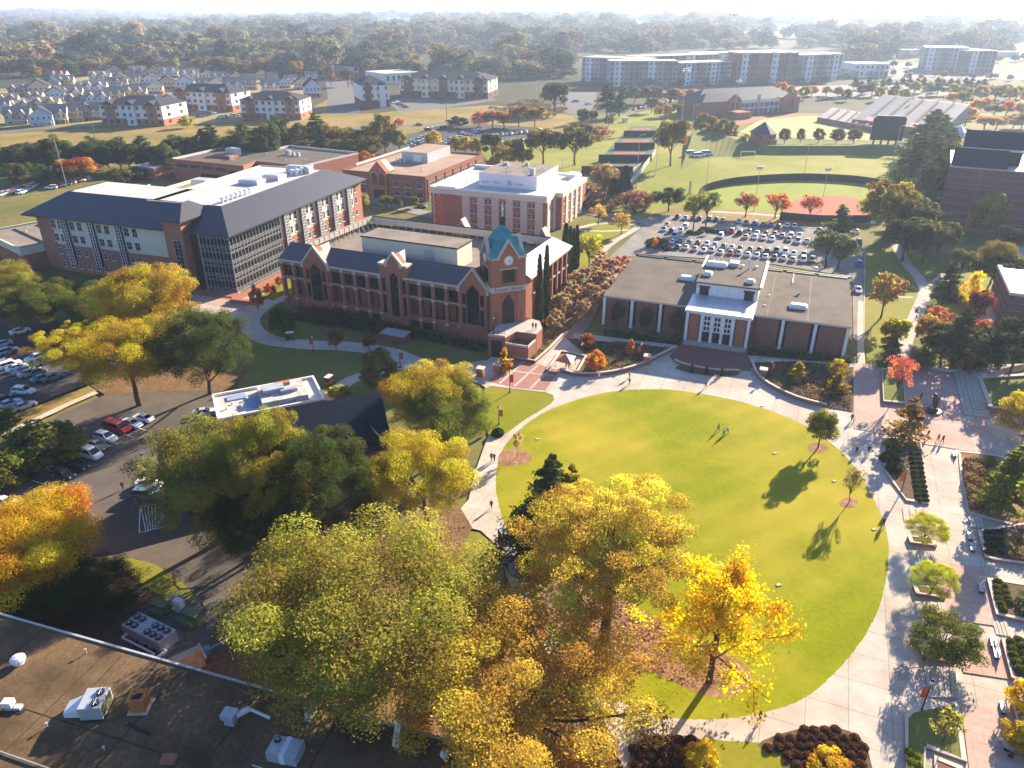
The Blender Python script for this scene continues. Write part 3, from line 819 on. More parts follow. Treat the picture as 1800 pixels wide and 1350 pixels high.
# ---- brick hall with gabled entry and penthouse
B3=thing('gabled_entry_hall','flat-roofed brick hall with a twin-arched gable entry and a grey penthouse','building',G(748,312,10.0),math.radians(-22))
B3.location.z=0
b=MB();b.box(-40,0,0,58,0,9.6,0,1);b.build('wall',[M['brick_dark'],mat('pink_gravel',(0.36,0.25,0.18),0.95,0.14,3,col2=(0.25,0.17,0.13),big=0.6,bigscale=0.13)],B3)
b=MB();parapet(b,-40.03,0.03,-0.03,58.03,9.602,10.3,.5);b.box(-40,-39.4,10,58,10.302,11.2,1);b.build('parapet',[M['brick_dark'],M['offwhite_roof']],B3)
b=MB()
for z in (9.1,7.8,4.6): b.box(-40.06,-26.2,-0.12,0.02,z,z+.3);b.box(-17.9,0.08,-0.12,.02,z,z+.3);b.box(0.0,.12,-.1,58,z,z+.3)
b.build('stone_band',M['brick_pink'],B3)
b=MB();b.wallprism([(-26,0),(-18,0),(-18,11),(-22,15.2),(-26,11)],-1.2,2.0);b.wallprism([(-26,10.4),(-18,10.4),(-18,11),(-22,15.0),(-26,11)],2.0,6.0,1)
b.build('gable',[M['brick'],M['shingle_dark']],B3)
for u in (-23.9,-20.1):
    w=MB().wallprism([(u-1.3,5.6),(u+1.3,5.6),(u+1.3,9.4),(u+.9,10.3),(u,10.7),(u-.9,10.3),(u-1.3,9.4)],-1.27,-1.1).build('arched_window',M['glass_warm'],B3)
    MB().wallprism([(u-1.5,9.4),(u-1.0,10.5),(u,11.0),(u+1.0,10.5),(u+1.5,9.4),(u+1.3,9.4),(u+.9,10.3),(u,10.7),(u-.9,10.3),(u-1.3,9.4)],-1.33,-1.2).build('stone_arch',M['stone'],w)
MB().box(-24.6,-19.2,-1.26,-1.1,0,3.6).build('entrance_recess',M['dark'],B3)
for u in (-36,-30.5,-14,-8.6,-3): 
    for z in (6.2,2.4): window(B3,u,0,z,3.2,1.9,0,nx=3)
for k in range(7):
    for q in (0,3.0): window(B3,0,4+k*8+q,6.4,2.0,2.0,R90);window(B3,0,4+k*8+q,2.4,2.0,2.0,R90)
    MB().box(0,.3,1.4+k*8,2.1+k*8,0,9.0).build('pilaster',M['brick_dark'],B3)
b=MB();b.box(-28,-14.8,30,53,9.603,14,0,1);b.box(-22,-18,29.8,30,10,13,2);b.build('penthouse',[M['galv'],MATS['pink_gravel'],M['white']],B3)
vents(B3,[(-29+k,27+(k%2),.35,1.9) for k in range(5)]+[(-9,14,.6,.6),(-12,20,.4,.6),(-30,12,.4,.8)],9.603)

# ---- white-roofed brick hall
WH=thing('white_roof_hall','four-storey brick hall with white roof, cream pilasters and a white rooftop block','building',G(757,331,13.0),math.radians(-21.5))
WH.location.z=0
def whitehall():
    b=MB();b.box(0,45,0,41,0,11.4,0);b.box(-.15,45.15,-.15,41.15,11.4,13.2,1,2)
    b.box(45.16,47.5,10,40,0,11.4,0);b.box(45.16,47.8,9.8,40.4,11.4,13.0,1,2)
    b.build('wall',[M['brick'],M['cream'],M['offwhite_roof']],WH)
    b=MB();parapet(b,-.3,45.3,-.3,41.3,13.203,13.9,.8);b.build('parapet',M['white'],WH)
    for u0,u1 in ((12.7,15.7),(18.7,21.5),(24.3,27.0),(29.8,32.5),(35.4,38.0),(40.9,43.7)):
        MB().box(u0,u1,-.35,0.01,0,11.39).build('pilaster',M['stone'],WH)
    MB().box(0.9,1.4,-.35,.01,0,11.39).build('pilaster',M['stone'],WH)
    b=MB()
    b.box(1.5,4.9,-.1,.01,0,11.39);b.build('orange_panel',M['orange'],WH)
    for z in (10.7,6.9,3.0):
        for u in (2.1,4.3): window(WH,u,-.1,z,1.0,1.5,0,sill=None,nx=1)
    for u in (17.2,22.9,28.4,33.9,39.5):
        for z in (10.0,6.2,2.4):
            for q in (-.75,.75): window(WH,u+q,0,z,1.0,1.7,0,nx=1)
    for v0,v1 in ((.3,3.5),(7,9.6)): MB().box(44.99,45.4,v0,v1,0,11.39).build('pilaster',M['stone'],WH)
    for v0 in (14,20,26,32): MB().box(47.49,47.8,v0,v0+2.6,0,11.39).build('pilaster',M['stone'],WH)
    for v in (12,18.2,24.2,30.2):
        for z in (9.6,6,2.4): window(WH,47.5,v+.2,z,1.2,1.8,R90,nx=1)
    for z in (9.8,6.0,2.4): window(WH,45,5.3,z,1.4,1.8,R90)
    b=MB();b.box(15,37.8,10,34,13.21,18,0,1);b.build('rooftop_block',[M['white'],M['gravel_roof_tan']],WH)
    for u in (17.5,22,31): MB().box(u-1.3,u+1.3,9.95,10.02,14.6,15.1).build('louvre',M['galv'],WH)
    MB().box(26.2,28,9.95,10.02,14.2,15.9).build('roof_door',M['galv'],WH)
    rooftop_units(WH,[(35,13,1.6,1.6,2.2),(27,29,1.2,1.2,1.0),(19,27,2,1.4,.8)],18.003)
    vents(WH,[(24,15,.3,.9),(26,14,.3,.8),(31,20,.5,1.2),(32.5,18,.4,1.4),(33,16,.3,1),(22,22,.4,.8),(29,24,.3,.8),(35,24,.4,1)],18.003)
    vents(WH,[(8,14,.3,.6),(11,24,.3,.6),(5,30,.3,.6)],13.21)
    b=MB();b.box(2.5,10,-.1,.8,13.91,14.25);b.box(-.2,9,40,41.2,13.91,14.6);b.box(41,45,34,40,13.21,14.8);b.build('roof_upstand',M['white'],WH)
whitehall()

# ---- library with clock tower
kL=72.0/74.5
LIB=thing('library','red-brick library with stone-capped gables and a clock tower under a teal roof','building',(-62.5*kL,195.5*kL,2.5*kL),math.radians(-23.8))
LIB.scale=(kL,kL,kL)
def library():
    base=-2.58
    pier=[-0.7,3.2,6.9];pier2=[15.0,19.1,23.1,27.0,30.9];pier3=[38.9,42.7,46.6,50.4,54.2]
    w=MB()
    # body set back behind the loggia
    w.box(-0.6,67.6,2.4,41,base,11.0,0,2)
    w.box(-0.6,62,.3,2.4,base,0.3,0);w.box(-.6,62,1.5,2.4,6.0,11.0,0)
    for P_ in (pier,pier2,pier3):
        for u in P_: w.box(u-.45,u+.45,-.35,.6,base,10.5,0)
        u0,u1=P_[0],P_[-1]
        w.box(u0,u1,-.05,1.6,9.5,10.5,0);w.box(u0,u1,-.05,1.6,5.5,6.15,0);w.box(u0,u1,-.05,2.4,-.45,.35,0)
        for i in range(len(P_)-1): w.box(P_[i]+.45,P_[i+1]-.45,.0,.25,.36,1.0,0)
    w.build('wall',[M['brick'],M['brick_dark'],M['gravel_roof_tan']],LIB)
    s=MB()
    for P_ in (pier,pier2,pier3):
        for u in P_:
            for z in (10.0,5.8,.1): s.box(u-.5,u+.5,-.42,-.2,z-.32,z+.32)
        u0,u1=P_[0]-.5,P_[-1]+.5
        s.box(u0,u1,-.55,1.6,10.5,11.1);s.box(u0,u1,-.12,-.052,6.0,6.2)
    s.build('stone_trim',M['stone'],LIB)
    for P_ in (pier,pier2,pier3):
        for i in range(len(P_)-1):
            a,b=P_[i]+.45,P_[i+1]-.45
            MB().box(a,b,.5,.7,6.2,9.5).build('window',M['glass'],LIB)
            MB().box(a+.9,b,2.25,2.42,.5,5.4).build('loggia_window',M['glass'],LIB)
    # lower level dark openings
    for a,b in ((23.5,30.4),(39.5,46.1)): MB().box(a,b,.24,.32,base+.2,-.6).build('undercroft_opening',M['dark'],LIB)
    # gables
    def gable(u0,u1,ze,ap,win,side=True,y=-.7,name='gable'):
        c=(u0+u1)/2
        g=MB().wallprism([(u0,base),(u1,base),(u1,ze),(c,ap),(u0,ze)],y,2.4)
        o=g.build(name,M['brick'],LIB)
        cp=MB()
        for a,b in (((u0-.25,ze),(c,ap)),((u1+.25,ze),(c,ap))):
            dx=c-a[0];dz=ap-ze;L=math.hypot(dx,dz)
            nx,nz=-dz/L*.55*(1 if dx>0 else-1),abs(dx)/L*.55
            cp.wallprism([(a[0],a[1]),(c,ap),(c,ap+.7),(a[0]+nx,a[1]+nz)] if dx>0 else [(c,ap),(a[0],a[1]),(a[0]+nx,a[1]+nz),(c,ap+.7)],y-.14,y+.7)
        cp.box(u0-.55,u0+.25,y-.15,y+.6,ze-.7,ze+.35);cp.box(u1-.25,u1+.55,y-.15,y+.6,ze-.7,ze+.35)
        cp.build('stone_coping',M['stone'],o)
        wu,wz0,wz1,wa=win
        ww=MB().wallprism([(c-wu,wz0),(c+wu,wz0),(c+wu,wz1),(c,wa),(c-wu,wz1)],y-.06,y+.3)
        wo=ww.build('pointed_window',M['glass'],o)
        m=MB()
        for q in (-.33,.33): m.box(c+wu*q-.06,c+wu*q+.06,y-.1,y-.062,wz0,wz1+.4)
        for k in range(1,7): m.box(c-wu,c+wu,y-.09,y-.061,wz0+(wz1-wz0)*k/7-.05,wz0+(wz1-wz0)*k/7+.05)
        m.build('mullions',M['iron'],wo)
        if side:
            for q in (u0+.9,u1-1.9):
                for a,b in ((6.6,9.4),(1.4,5.6)): MB().box(q,q+1.0,y-.05,y+.2,a,b).build('side_window',M['glass'],o)
                MB().box(q,q+1.0,y-.1,y+.02,5.65,6.5).build('stone_panel',M['brick_pink'],o)
        return o
    gable(6.9,15.0,10.4,15.5,(1.75,.8,9.6,11.4))
    gable(54.2,62.0,10.4,15.6,(1.7,1.5,10.1,11.8))
    g=MB().box(31.2,39.4,-.5,2.4,base,13.6);o=g.build('center_bay',M['brick'],LIB)
    MB().box(31.0,39.6,-.65,2.5,13.6,14.1).build('stone_coping',M['stone'],o)
    gable(33.6,37.6,14.1,16.6,(1.1,0.2,10.9,12.0),False,-.75,'center_gable')
    for q in (31.8,37.9):
        for a,b in ((6.6,10.0),(.6,5.6)): MB().box(q,q+1.0,-.56,-.4,a,b).build('side_window',M['glass'],o)
    # shingled front slope, gable roofs and side screens
    r=MB()
    r.add([(-1.2,-.6,11.1),(62,-.6,11.1),(62,5.6,14.1),(-1.2,5.6,14.1),(62,5.6,11.1),(-1.2,5.6,11.1)],[(0,1,2,3),(3,2,4,5),(0,3,5),(1,4,2)])
    for c,hw,ze,ap,dep in ((10.95,4.0,11.1,15.3,6.5),(58.1,3.9,11.1,15.4,6.5),(35.6,1.9,14.12,16.4,5.5)):
        r.add([(c-hw,0.1,ze),(c,.1,ap),(c+hw,.1,ze),(c,dep,ap),(c-hw,dep*.45,ze),(c+hw,dep*.45,ze)],[(0,4,3,1),(1,3,5,2)])
    r.add([(-1.3,5.6,11.05),(-1.3,43,11.05),(3.4,39,14.2),(3.4,5.6,14.2),(3.65,39,14.0),(3.65,5.6,14.0)],[(0,3,2,1),(3,5,4,2)])
    r.add([(-1.3,43,11.05),(68.4,43,11.05),(63.6,39,14.2),(3.4,39,14.2),(63.6,38.7,14.0),(3.4,38.7,14.0)],[(0,3,2,1),(3,5,4,2)])
    r.add([(68.4,43,11.05),(68.4,12,11.05),(63.6,10,14.4),(63.6,39,14.2),(63.3,10,14.2),(63.3,39,14.0)],[(0,3,2,1),(3,5,4,2)])
    r.build('shingle_roof',M['shingle_dark'],LIB)
    st=MB()
    for k in range(14): v=7+k*2.4;st.tube((3.7,v,14.0),(3.9,v,11.0),.09,n=5);st.tube((3.7,v,13.9),(6.0,v,11.0),.07,n=5)
    for k in range(22):
        u=5+k*2.7;st.tube((u,38.6,14.0),(u,38.4,11.0),.09,n=5)
    st.tube((3.75,6,12.6),(3.75,38,12.6),.08,n=5);st.tube((4,38.4,12.6),(63,38.4,12.6),.08,n=5)
    for k in range(11): v=12+k*2.4;st.tube((63.2,v,14.0),(63.0,v,11.0),.09,n=5)
    st.build('screen_frame',M['cream'],LIB)
    b=MB();b.box(3.68,3.72,5.7,38.6,12.7,13.9);b.box(3.8,63.1,38.5,38.54,12.0,13.95);b.build('screen_panel',M['stone'],LIB)
    p=MB();p.box(19,48.3,10.3,18.8,11.0,16.6,0);p.box(18.8,48.5,10.1,19.0,16.6,17.0,1,2);p.box(38.6,41.6,10.2,10.35,12.4,15.6,3)
    p.build('penthouse',[M['cream'],M['dark'],M['gravel_roof_tan'],M['galv']],LIB)
    vents(LIB,[(28,8,.25,1.1),(22,30,.4,.8),(36,28,.4,.8),(52,24,.4,.8)],11.003)
    # right side elevation
    for k in range(7):
        v=17+k*3.7
        MB().box(67.55,68.1,v-.4,v+.4,base,10.6).build('pilaster',M['brick'],LIB)
        if k<6:
            for a,b in ((6.3,9.4),(.6,5.4)): MB().box(67.5,67.68,v+.6,v+3.1,a,b).build('window',M['glass'],LIB)
    s=MB();s.box(67.5,68.35,12,41.4,10.5,11.0);s.box(67.5,67.9,15,41,5.7,6.1);s.build('stone_trim',M['stone'],LIB)
    # gable dormers seen over the rear screen
    for u in (34,60):
        d=MB();d.wallprism([(u-2.6,11),(u+2.6,11),(u,15.6)],40,42,0);d.add([(u-2.7,40,11.4),(u,40,16.0),(u,43,16.0),(u-2.7,43,11.4),(u+2.7,40,11.4),(u+2.7,43,11.4)],[(0,1,2,3),(1,4,5,2)],1)
        d.build('rear_gable',[M['brick'],M['stone']],LIB)
    # clock tower
    lx=lambda x,y: ((x+62.5)*math.cos(math.radians(-23.8))+(y-195.5)*math.sin(math.radians(-23.8)),-(x+62.5)*math.sin(math.radians(-23.8))+(y-195.5)*math.cos(math.radians(-23.8)))
    ox,oy=lx(-4.93,167.23)
    T=bpy.data.objects.new('clock_tower',None)
    mb=MB()
    S_=8.8
    mb.box(0.35,S_-.35,.35,S_-.35,base,19.2)
    for a in (0,S_-2.2):
        for b in (0,S_-2.2): mb.box(a,a+2.2,b,b+2.2,base,19.3)
    T=mb.build('clock_tower',M['brick'],LIB,loc=(ox,oy,0),rz=math.radians(19.8+23.8))
    # four gables with clocks
    for k in range(4):
        a=k*PI/2
        piv=Matrix.Translation((S_/2,S_/2,0)) @ Matrix.Rotation(a,4,'Z') @ Matrix.Translation((-S_/2,-S_/2,0))
        def tr(m):
            m.v=[tuple(piv @ Vector(p)) for p in m.v];return m
        g=tr(MB().wallprism([(2.0,17),(S_-2.0,17),(S_-2.0,19.3),(S_/2,23.3),(2.0,19.3)],-.05,.6));g.build('tower_gable',M['brick'],T)
        cp=MB()
        cp.wallprism([(1.6,19.0),(S_/2,23.3),(S_/2,24.0),(1.35,19.4)],-.2,.7);cp.wallprism([(S_/2,23.3),(S_-1.6,19.0),(S_-1.35,19.4),(S_/2,24.0)],-.2,.7)
        cp.box(-.2,2.2,-.2,.4,19.3,19.75);cp.box(S_-2.2,S_+.2,-.21,.4,19.3,19.75)
        cp.box(2.21,S_-2.21,-.02,.36,16.7,17.0);cp.box(-.05,S_+.06,-.16,.3,11.2,12.5)
        tr(cp).build('stone_trim',M['stone'],T)
        if k in (0,3):
            cl=MB();n=20
            for (r0,y0,y1,mi) in ((1.2,-.12,-.05,0),(1.05,-.16,-.119,1)):
                cl.wallprism([(S_/2+r0*math.cos(2*PI*i/n),18.9+r0*math.sin(2*PI*i/n)) for i in range(n)],y0,y1,mi)
            co=tr(cl).build('clock_face',[M['stone'],M['white']],T)
            h=MB()
            for ang,L,wd in ((PI/2-2.45,.75,.1),(PI/2-1.85,.95,.07)):
                dx,dz=math.cos(ang),math.sin(ang)
                h.wallprism([(S_/2-dz*wd,18.9+dx*wd),(S_/2+dz*wd,18.9-dx*wd),(S_/2+dx*L,18.9+dz*L)],-.2,-.165)
            for i in range(12):
                x,zz=S_/2+.9*math.cos(i*PI/6),18.9+.9*math.sin(i*PI/6)
                h.box(x-.05,x+.05,-.185,-.165,zz-.05,zz+.05)
            tr(h).build('clock_hands',M['iron'],co)
            tr(MB().box(3.0,6.0,.1,.4,13.4,16.5)).build('belfry_window',M['glass'],T)
            ar=tr(MB().wallprism([(2.9,2.9),(5.9,2.9),(5.9,8.2),(4.4,10.4),(2.9,8.2)],.2,.42));ar.build('pointed_entrance',M['dark'],T)
            for x in (.7,7.2): tr(MB().box(x,x+.9,-.03,.2,3.0,6.5)).build('narrow_door',M['brick_dark'],T)
    rf=MB()
    c=S_/2
    prof=[(0,19.7),(0.9,21.2),(2.0,23.4),(3.1,25.1),(3.9,26.2)]
    ring=[]
    for ins,z in prof: ring.append([(ins,ins,z),(S_-ins,ins,z),(S_-ins,S_-ins,z),(ins,S_-ins,z)])
    for i in range(len(ring)-1):
        rf.add(ring[i]+ring[i+1],[(j,(j+1)%4,4+(j+1)%4,4+j) for j in range(4)])
    rf.add(ring[-1]+[(c,c,26.6)],[(0,1,4),(1,2,4),(2,3,4),(3,0,4)])
    # cross gables of the roof
    for k in range(4):
        a=k*PI/2
        piv=Matrix.Translation((c,c,0)) @ Matrix.Rotation(a,4,'Z') @ Matrix.Translation((-c,-c,0))
        q=[(1.9,.5,19.5),(c,.5,23.2),(S_-1.9,.5,19.5),(c,c-.3,23.8),(1.9,c-1.5,19.5),(S_-1.9,c-1.5,19.5)]
        rf.add([tuple(piv @ Vector(p)) for p in q],[(0,4,3,1),(1,3,5,2)])
    rf.build('teal_roof',M['copper'],T)
    f=MB();f.box(c-.5,c+.5,c-.5,c+.5,26.4,28.4);f.build('finial_base',M['iron'],T)
    MB().lathe([(.15,28.4),(.15,29.6),(.3,30.0),(.15,30.4),(.04,31.6)],8,c=(c,c,0)).build('finial',M['white_metal'],T)
    # lettering on the stone band
    def text(s,size,x,z,ext=.03):
        cu=bpy.data.curves.new('lettering','FONT');cu.body=s;cu.size=size;cu.extrude=ext;cu.align_x='LEFT';cu.space_character=1.12
        o=bpy.data.objects.new('lettering_tmp',cu);COL.objects.link(o)
        bpy.context.view_layer.update()
        me=bpy.data.meshes.new_from_object(o)
        wd=o.dimensions.x
        bpy.data.objects.remove(o)
        me.materials.clear();me.materials.append(M['iron'])
        me.transform(Matrix.Translation((x,-.19,z)) @ Matrix.Rotation(PI/2,4,'X'))
        return me,wd
    x=0.7
    parts=[]
    import bmesh
    bm=bmesh.new()
    for s,sz,gap in (('T',1.15,.06),('ARVER',.9,.5),('L',1.15,.06),('IBRARY',.9,0)):
        me,wd=text(s,sz,x,11.5);bm.from_mesh(me);x += wd+gap+.05
    me=bpy.data.meshes.new('lettering');bm.to_mesh(me);bm.free();me.materials.append(M['iron'])
    sx=7.5/(x-.7)
    me.transform(Matrix.Translation((.7,0,0)) @ Matrix.Scale(sx,4,(1,0,0)) @ Matrix.Translation((-.7,0,0)))
    link('lettering',me,T)
    # raised terrace
    t=MB();t.prism([(64.5,3),(65.9,-8.6),(70.1,-8.1),(71,-3.5),(76.0,-3.0),(76.0,.8),(73.6,5),(69,6)],base,2.9,0,1)
    t.build('entrance_terrace',[M['brick'],M['concrete_path']],LIB)
    t=MB();t.prism([(70.2,-8.05),(75.9,-7.8),(76.0,-3.3),(71.1,-3.75)],base,1.2,0,1);t.build('planter_box',[M['brick_pink'],M['soil']],LIB)
    t=MB()
    for p,q in (((65.9,-8.6),(70.1,-8.1)),((70.1,-8.1),(75.9,-7.9)),((75.9,-7.9),(76.0,.8))):
        d=(Vector(q)-Vector(p)).normalized();n=Vector((-d.y,d.x))*.3
        zt=3.4 if p[0]<70 else 1.7
        t.prism([p,q,(q[0]+n.x,q[1]+n.y),(p[0]+n.x,p[1]+n.y)],zt-.5,zt)
    t.build('stone_coping',M['stone'],LIB)
    t=MB()
    for i in range(7): t.tube((66.2+i*.62,-8.3+i*.08,2.9),(66.2+i*.62,-8.3+i*.08,4.3),.04,n=5)
    t.tube((66.1,-8.3,4.3),(70,-7.8,4.3),.05,n=5);t.tube((66.1,-8.3,3.8),(70,-7.8,3.8),.03,n=5)
    t.build('railing',M['iron'],LIB)
    MB().box(66.8,69.4,-8.75,-8.3,base+.1,1.9).build('undercroft_opening',M['dark'],LIB)
library()

# ---- low brick hall with white colonnaded entrance
MU=thing('colonnaded_hall','low flat-roofed brick hall with a white colonnaded entrance bay and white clerestory block','building',G(1063,518,7.8),math.radians(-21.3))
MU.location.z=0
def hall():
    b=MB()
    b.box(.3,56.8,.3,36,0,7.3,0);b.box(-.3,57.4,-.3,36.5,7.3,7.75,1,2)
    b.build('wall',[M['brick_dark'],M['stone'],M['gravel_roof']],MU)
    for u in (3.6,10.8,17.8,39.4,46.4,53.5):
        p=MB();p.box(u-2.6,u+2.6,.02,.29,.6,6.9)
        for q in (-2.35,-1.2,0,1.2): p.box(u+q-.06,u+q+.06+.0,-.08,.018,.6,6.6)
        o=p.build('brick_panel',M['brick_dark'],MU)
    for u in (.15,7.2,14.3,42.9,50.0,56.9):
        MB().box(u-.35,u+.35,-.55,.28,0,7.28).build('pilaster',M['white'],MU)
        if 1<u<56: MB().box(u-.95,u+.95,.05,.285,.5,7.0).build('strip_window',M['glass'],MU)
    for k in range(6):
        MB().box(56.79,57.3,3+k*6,3.7+k*6,0,7.28).build('pilaster',M['white'],MU)
        if k<5: MB().box(56.75,56.86,5+k*6,8+k*6,.8,6.8).build('brick_panel',M['brick_pink'],MU)
    for k in range(6): MB().box(-.05,.32,3+k*6,3.7+k*6,0,7.28).build('pilaster',M['white'],MU)
    pr=MB();pr.box(-.5,57.6,36.2,36.8,7.76,8.1)
    for k in range(7): pr.box(.6+k*8.2,7.8+k*8.2,35.2,36.0,7.76,8.0)
    pr.build('parapet',M['dark'],MU)
    # clerestory block
    c=MB();c.box(21.2,36.1,8.6,31,7.76,10.9,0);c.box(21.0,36.4,8.3,31.2,10.9,11.3,1,2)
    c.build('clerestory_block',[M['white'],M['white'],M['gravel_roof']],MU)
    c=MB();c.box(20.9,36.45,8.15,8.35,10.95,11.25);c.build('dark_fascia',M['brick_violet'],MU)
    c=MB();c.box(36.2,36.9,8.3,31.2,11.305,11.6);c.box(20.6,21.0,20,31,11.305,11.6);c.build('roof_upstand',M['white'],MU)
    for u in (23.2,34.0): 
        o=MB().box(u-1.1,u+1.1,8.5,8.66,7.8,9.9).build('door',M['dark'],MU)
        MB().box(u-1.35,u+1.35,8.3,8.58,9.9,10.3).build('door_hood',M['iron'],o)
    for u in (26.4,29,31.6): MB().box(u-.04,u+.04,8.52,8.62,7.8,10.8).build('panel_joint',M['galv'],MU)
    # entrance bay
    e=MB();e.box(20.6,36.2,-4.2,8.3,7.76,7.95,1);e.box(21.2,35.7,-3.4,.25,0,7.3,0);e.box(20.9,36.0,-3.7,8.2,7.3,7.75,1)
    e.build('entrance_bay',[M['brick_dark'],M['white']],MU)
    c=MB();c.box(20.9,36.0,-3.0,8.2,7.955,8.0);c.build('bay_roof',M['galv'],MU)
    c=MB();c.box(20.7,36.1,-4.3,-3.0,7.955,8.3);c.build('cornice',M['white'],MU)
    for u in (21.4,35.5,24.85,27.25,29.65,32.05):
        big=u in (21.4,35.5)
        MB().box(u-.32,u+.32,-4.1 if not big else-4.2,-3.45,0,7.94).build('column',M['white'],MU)
    for u in (23.0,33.8):
        q=MB();q.box(u-1.05,u+1.05,-3.62,-3.4,.7,7.0)
        q.build('brick_panel',M['brick'],MU)
        MB().lathe([(.28,0),(.28,.06)],10,c=(0,0,0)).build('medallion',M['brick_pink'],MU,loc=(u,-3.66,6.3)).rotation_euler=(PI/2,0,0)
    for i,u in enumerate((24.85,27.25,29.65)):
        g=MB().box(u+.32,u+2.08,-3.55,-3.42,.6,7.0).build('window',M['glass'],MU)
        s=MB()
        for k in range(4): s.box(u+.32,u+2.08,-3.72,-3.56,3.2+k*1.28,3.5+k*1.28)
        for k in range(3):
            for z in range(3): s.box(u+.32+.0+k*.75,u+.32+.2+k*.75,-3.7,-3.57,3.5+z*1.28,4.48+z*1.28)
        s.build('screen_block',M['white'],g)
    s=MB()
    for k in range(3): s.box(21.0-k*.25,36.0+k*.25,-4.9-k*.45,-4.25-k*.45 if k else-3.4,0,.55-k*.17)
    s.build('entrance_step',M['concrete_path'],MU)
    for u in (10,20,39,48):
        MB().box(u,u+.08,.4,35,7.752,7.768).build('roof_seam',M['dark'],MU)
    # skylights and rooftop things
    def sky_l(u,v,w,d,z,h=1.0):
        k=MB();k.box(u-w/2+.15,u+w/2-.15,v-d/2+.15,v+d/2-.15,z,z+h*.5)
        k.add([(u-w/2,v-d/2,z+h*.5),(u+w/2,v-d/2,z+h*.5),(u+w/2,v+d/2,z+h*.5),(u-w/2,v+d/2,z+h*.5),
               (u-w/2+.5,v-d/2+.5,z+h),(u+w/2-.5,v-d/2+.5,z+h),(u+w/2-.5,v+d/2-.5,z+h),(u-w/2+.5,v+d/2-.5,z+h)],
              [(0,1,5,4),(1,2,6,5),(2,3,7,6),(3,0,4,7),(4,5,6,7),(3,2,1,0)])
        k.build('skylight',M['white'],MU)
    sky_l(17.4,19.5,4.2,2.6,7.76);sky_l(45.6,8.2,4.2,2.6,7.76)
    sky_l(24.2,22.6,5.6,2.4,11.31,1.2);sky_l(23.0,14.2,2.4,2.2,11.31);sky_l(33.7,12.0,2.2,2.0,11.31)
    MB().box(27.2,29.6,23.4,26.5,11.31,12.3).build('roof_unit',M['galv'],MU)
    vents(MU,[(30.6,24,.45,.7),(34.0,24.4,.45,.7),(32.3,22.6,.35,2.6),(48.5,28,.5,1.0),(24+.0,26.8,.2,.5),(25.2,26.8,.2,.5),(22.8,26.8,.2,.5)],11.31)
    MB().box(43.4,43.6,26,34,7.76,8.0).build('roof_pipe',M['white'],MU)
    vents(MU,[(38.5,14,.2,.4),(38,6.4,.2,.4)],7.76)
hall()

# ---- big brick block on the right
R1=thing('windowless_brick_block','huge dark violet-brick block with pale string courses and blue roof slopes at the right','building',G(1644,394),math.radians(-28))
h1=20.9
def r1(px,py,z0,v0,sl=.5):
    a=R1.rotation_euler.z;o=R1.location;lo,hi=z0-5,z0+45
    for _ in range(50):
        z=(lo+hi)/2;p=G(px,py,z)-o;u=p.x*math.cos(a)+p.y*math.sin(a);v=-p.x*math.sin(a)+p.y*math.cos(a)
        if z0+sl*(v-v0)>z: lo=z
        else: hi=z
    return (u,v,z)
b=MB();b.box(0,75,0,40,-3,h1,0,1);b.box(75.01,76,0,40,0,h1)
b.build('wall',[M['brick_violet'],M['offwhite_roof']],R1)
b=MB()
for z in (2.6,5.1,8.2,11.1,13.9,15.3,17.7): b.box(-.05,75,-.05,.01,z,z+.16)
b.build('string_course',mat('course',(0.27,0.20,0.18),0.9,0.08,1),R1)
b=MB();b.box(9.4,10.6,-.12,.0,0,h1);b.build('recess_strip',M['brick_dark'],R1)
b=MB();c=r1(1687.7,259.4,h1+.1,.5)
v1,z1=c[1],c[2]
b.add([(.4,.5,h1+.1),(17.6,.5,h1+.1),(17.6,v1,z1),(.4,v1,z1),(17.6,v1,h1),(.4,v1,h1)],[(0,1,2,3),(3,2,4,5),(0,3,5),(1,4,2)])
c2=r1(1721,228.7,z1+.3,v1+1.5);v2,z2=c2[1],c2[2]
b.add([(3,v1+1.5,z1+.3),(22,v1+1.5,z1+.3),(22,v2,z2),(3,v2,z2),(22,v2,0),(3,v2,0),(22,v1+1.5,h1-2),(3,v1+1.5,h1-2)],[(0,1,2,3),(3,2,4,5),(0,3,5,7),(1,6,4,2),(0,7,6,1)])
b.build('sloped_roof',M['blue_roof'],R1)
b=MB();b.box(-.2,75,-.2,.38,h1+.002,h1+.35);b.box(2.6,22,v1+.1,v1+1.4,z1-.4,z1+.2);b.build('coping',M['stone'],R1)
R2=thing('brick_annex','dark brick building cut by the right edge with pale bands','building',G(1757,578),math.radians(-24))
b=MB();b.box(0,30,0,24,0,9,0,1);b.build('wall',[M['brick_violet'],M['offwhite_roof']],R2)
b=MB();b.box(-.3,30,-.3,.8,9.003,9.7);b.box(-.3,.8,.8,24,9.003,9.7);b.build('coping',M['stone'],R2)
b=MB()
for z in (3,5,7): b.box(-.06,30,-.06,0,z,z+.15);b.box(-.06,0,0,24,z,z+.15)
b.build('string_course',MATS['course'],R2)

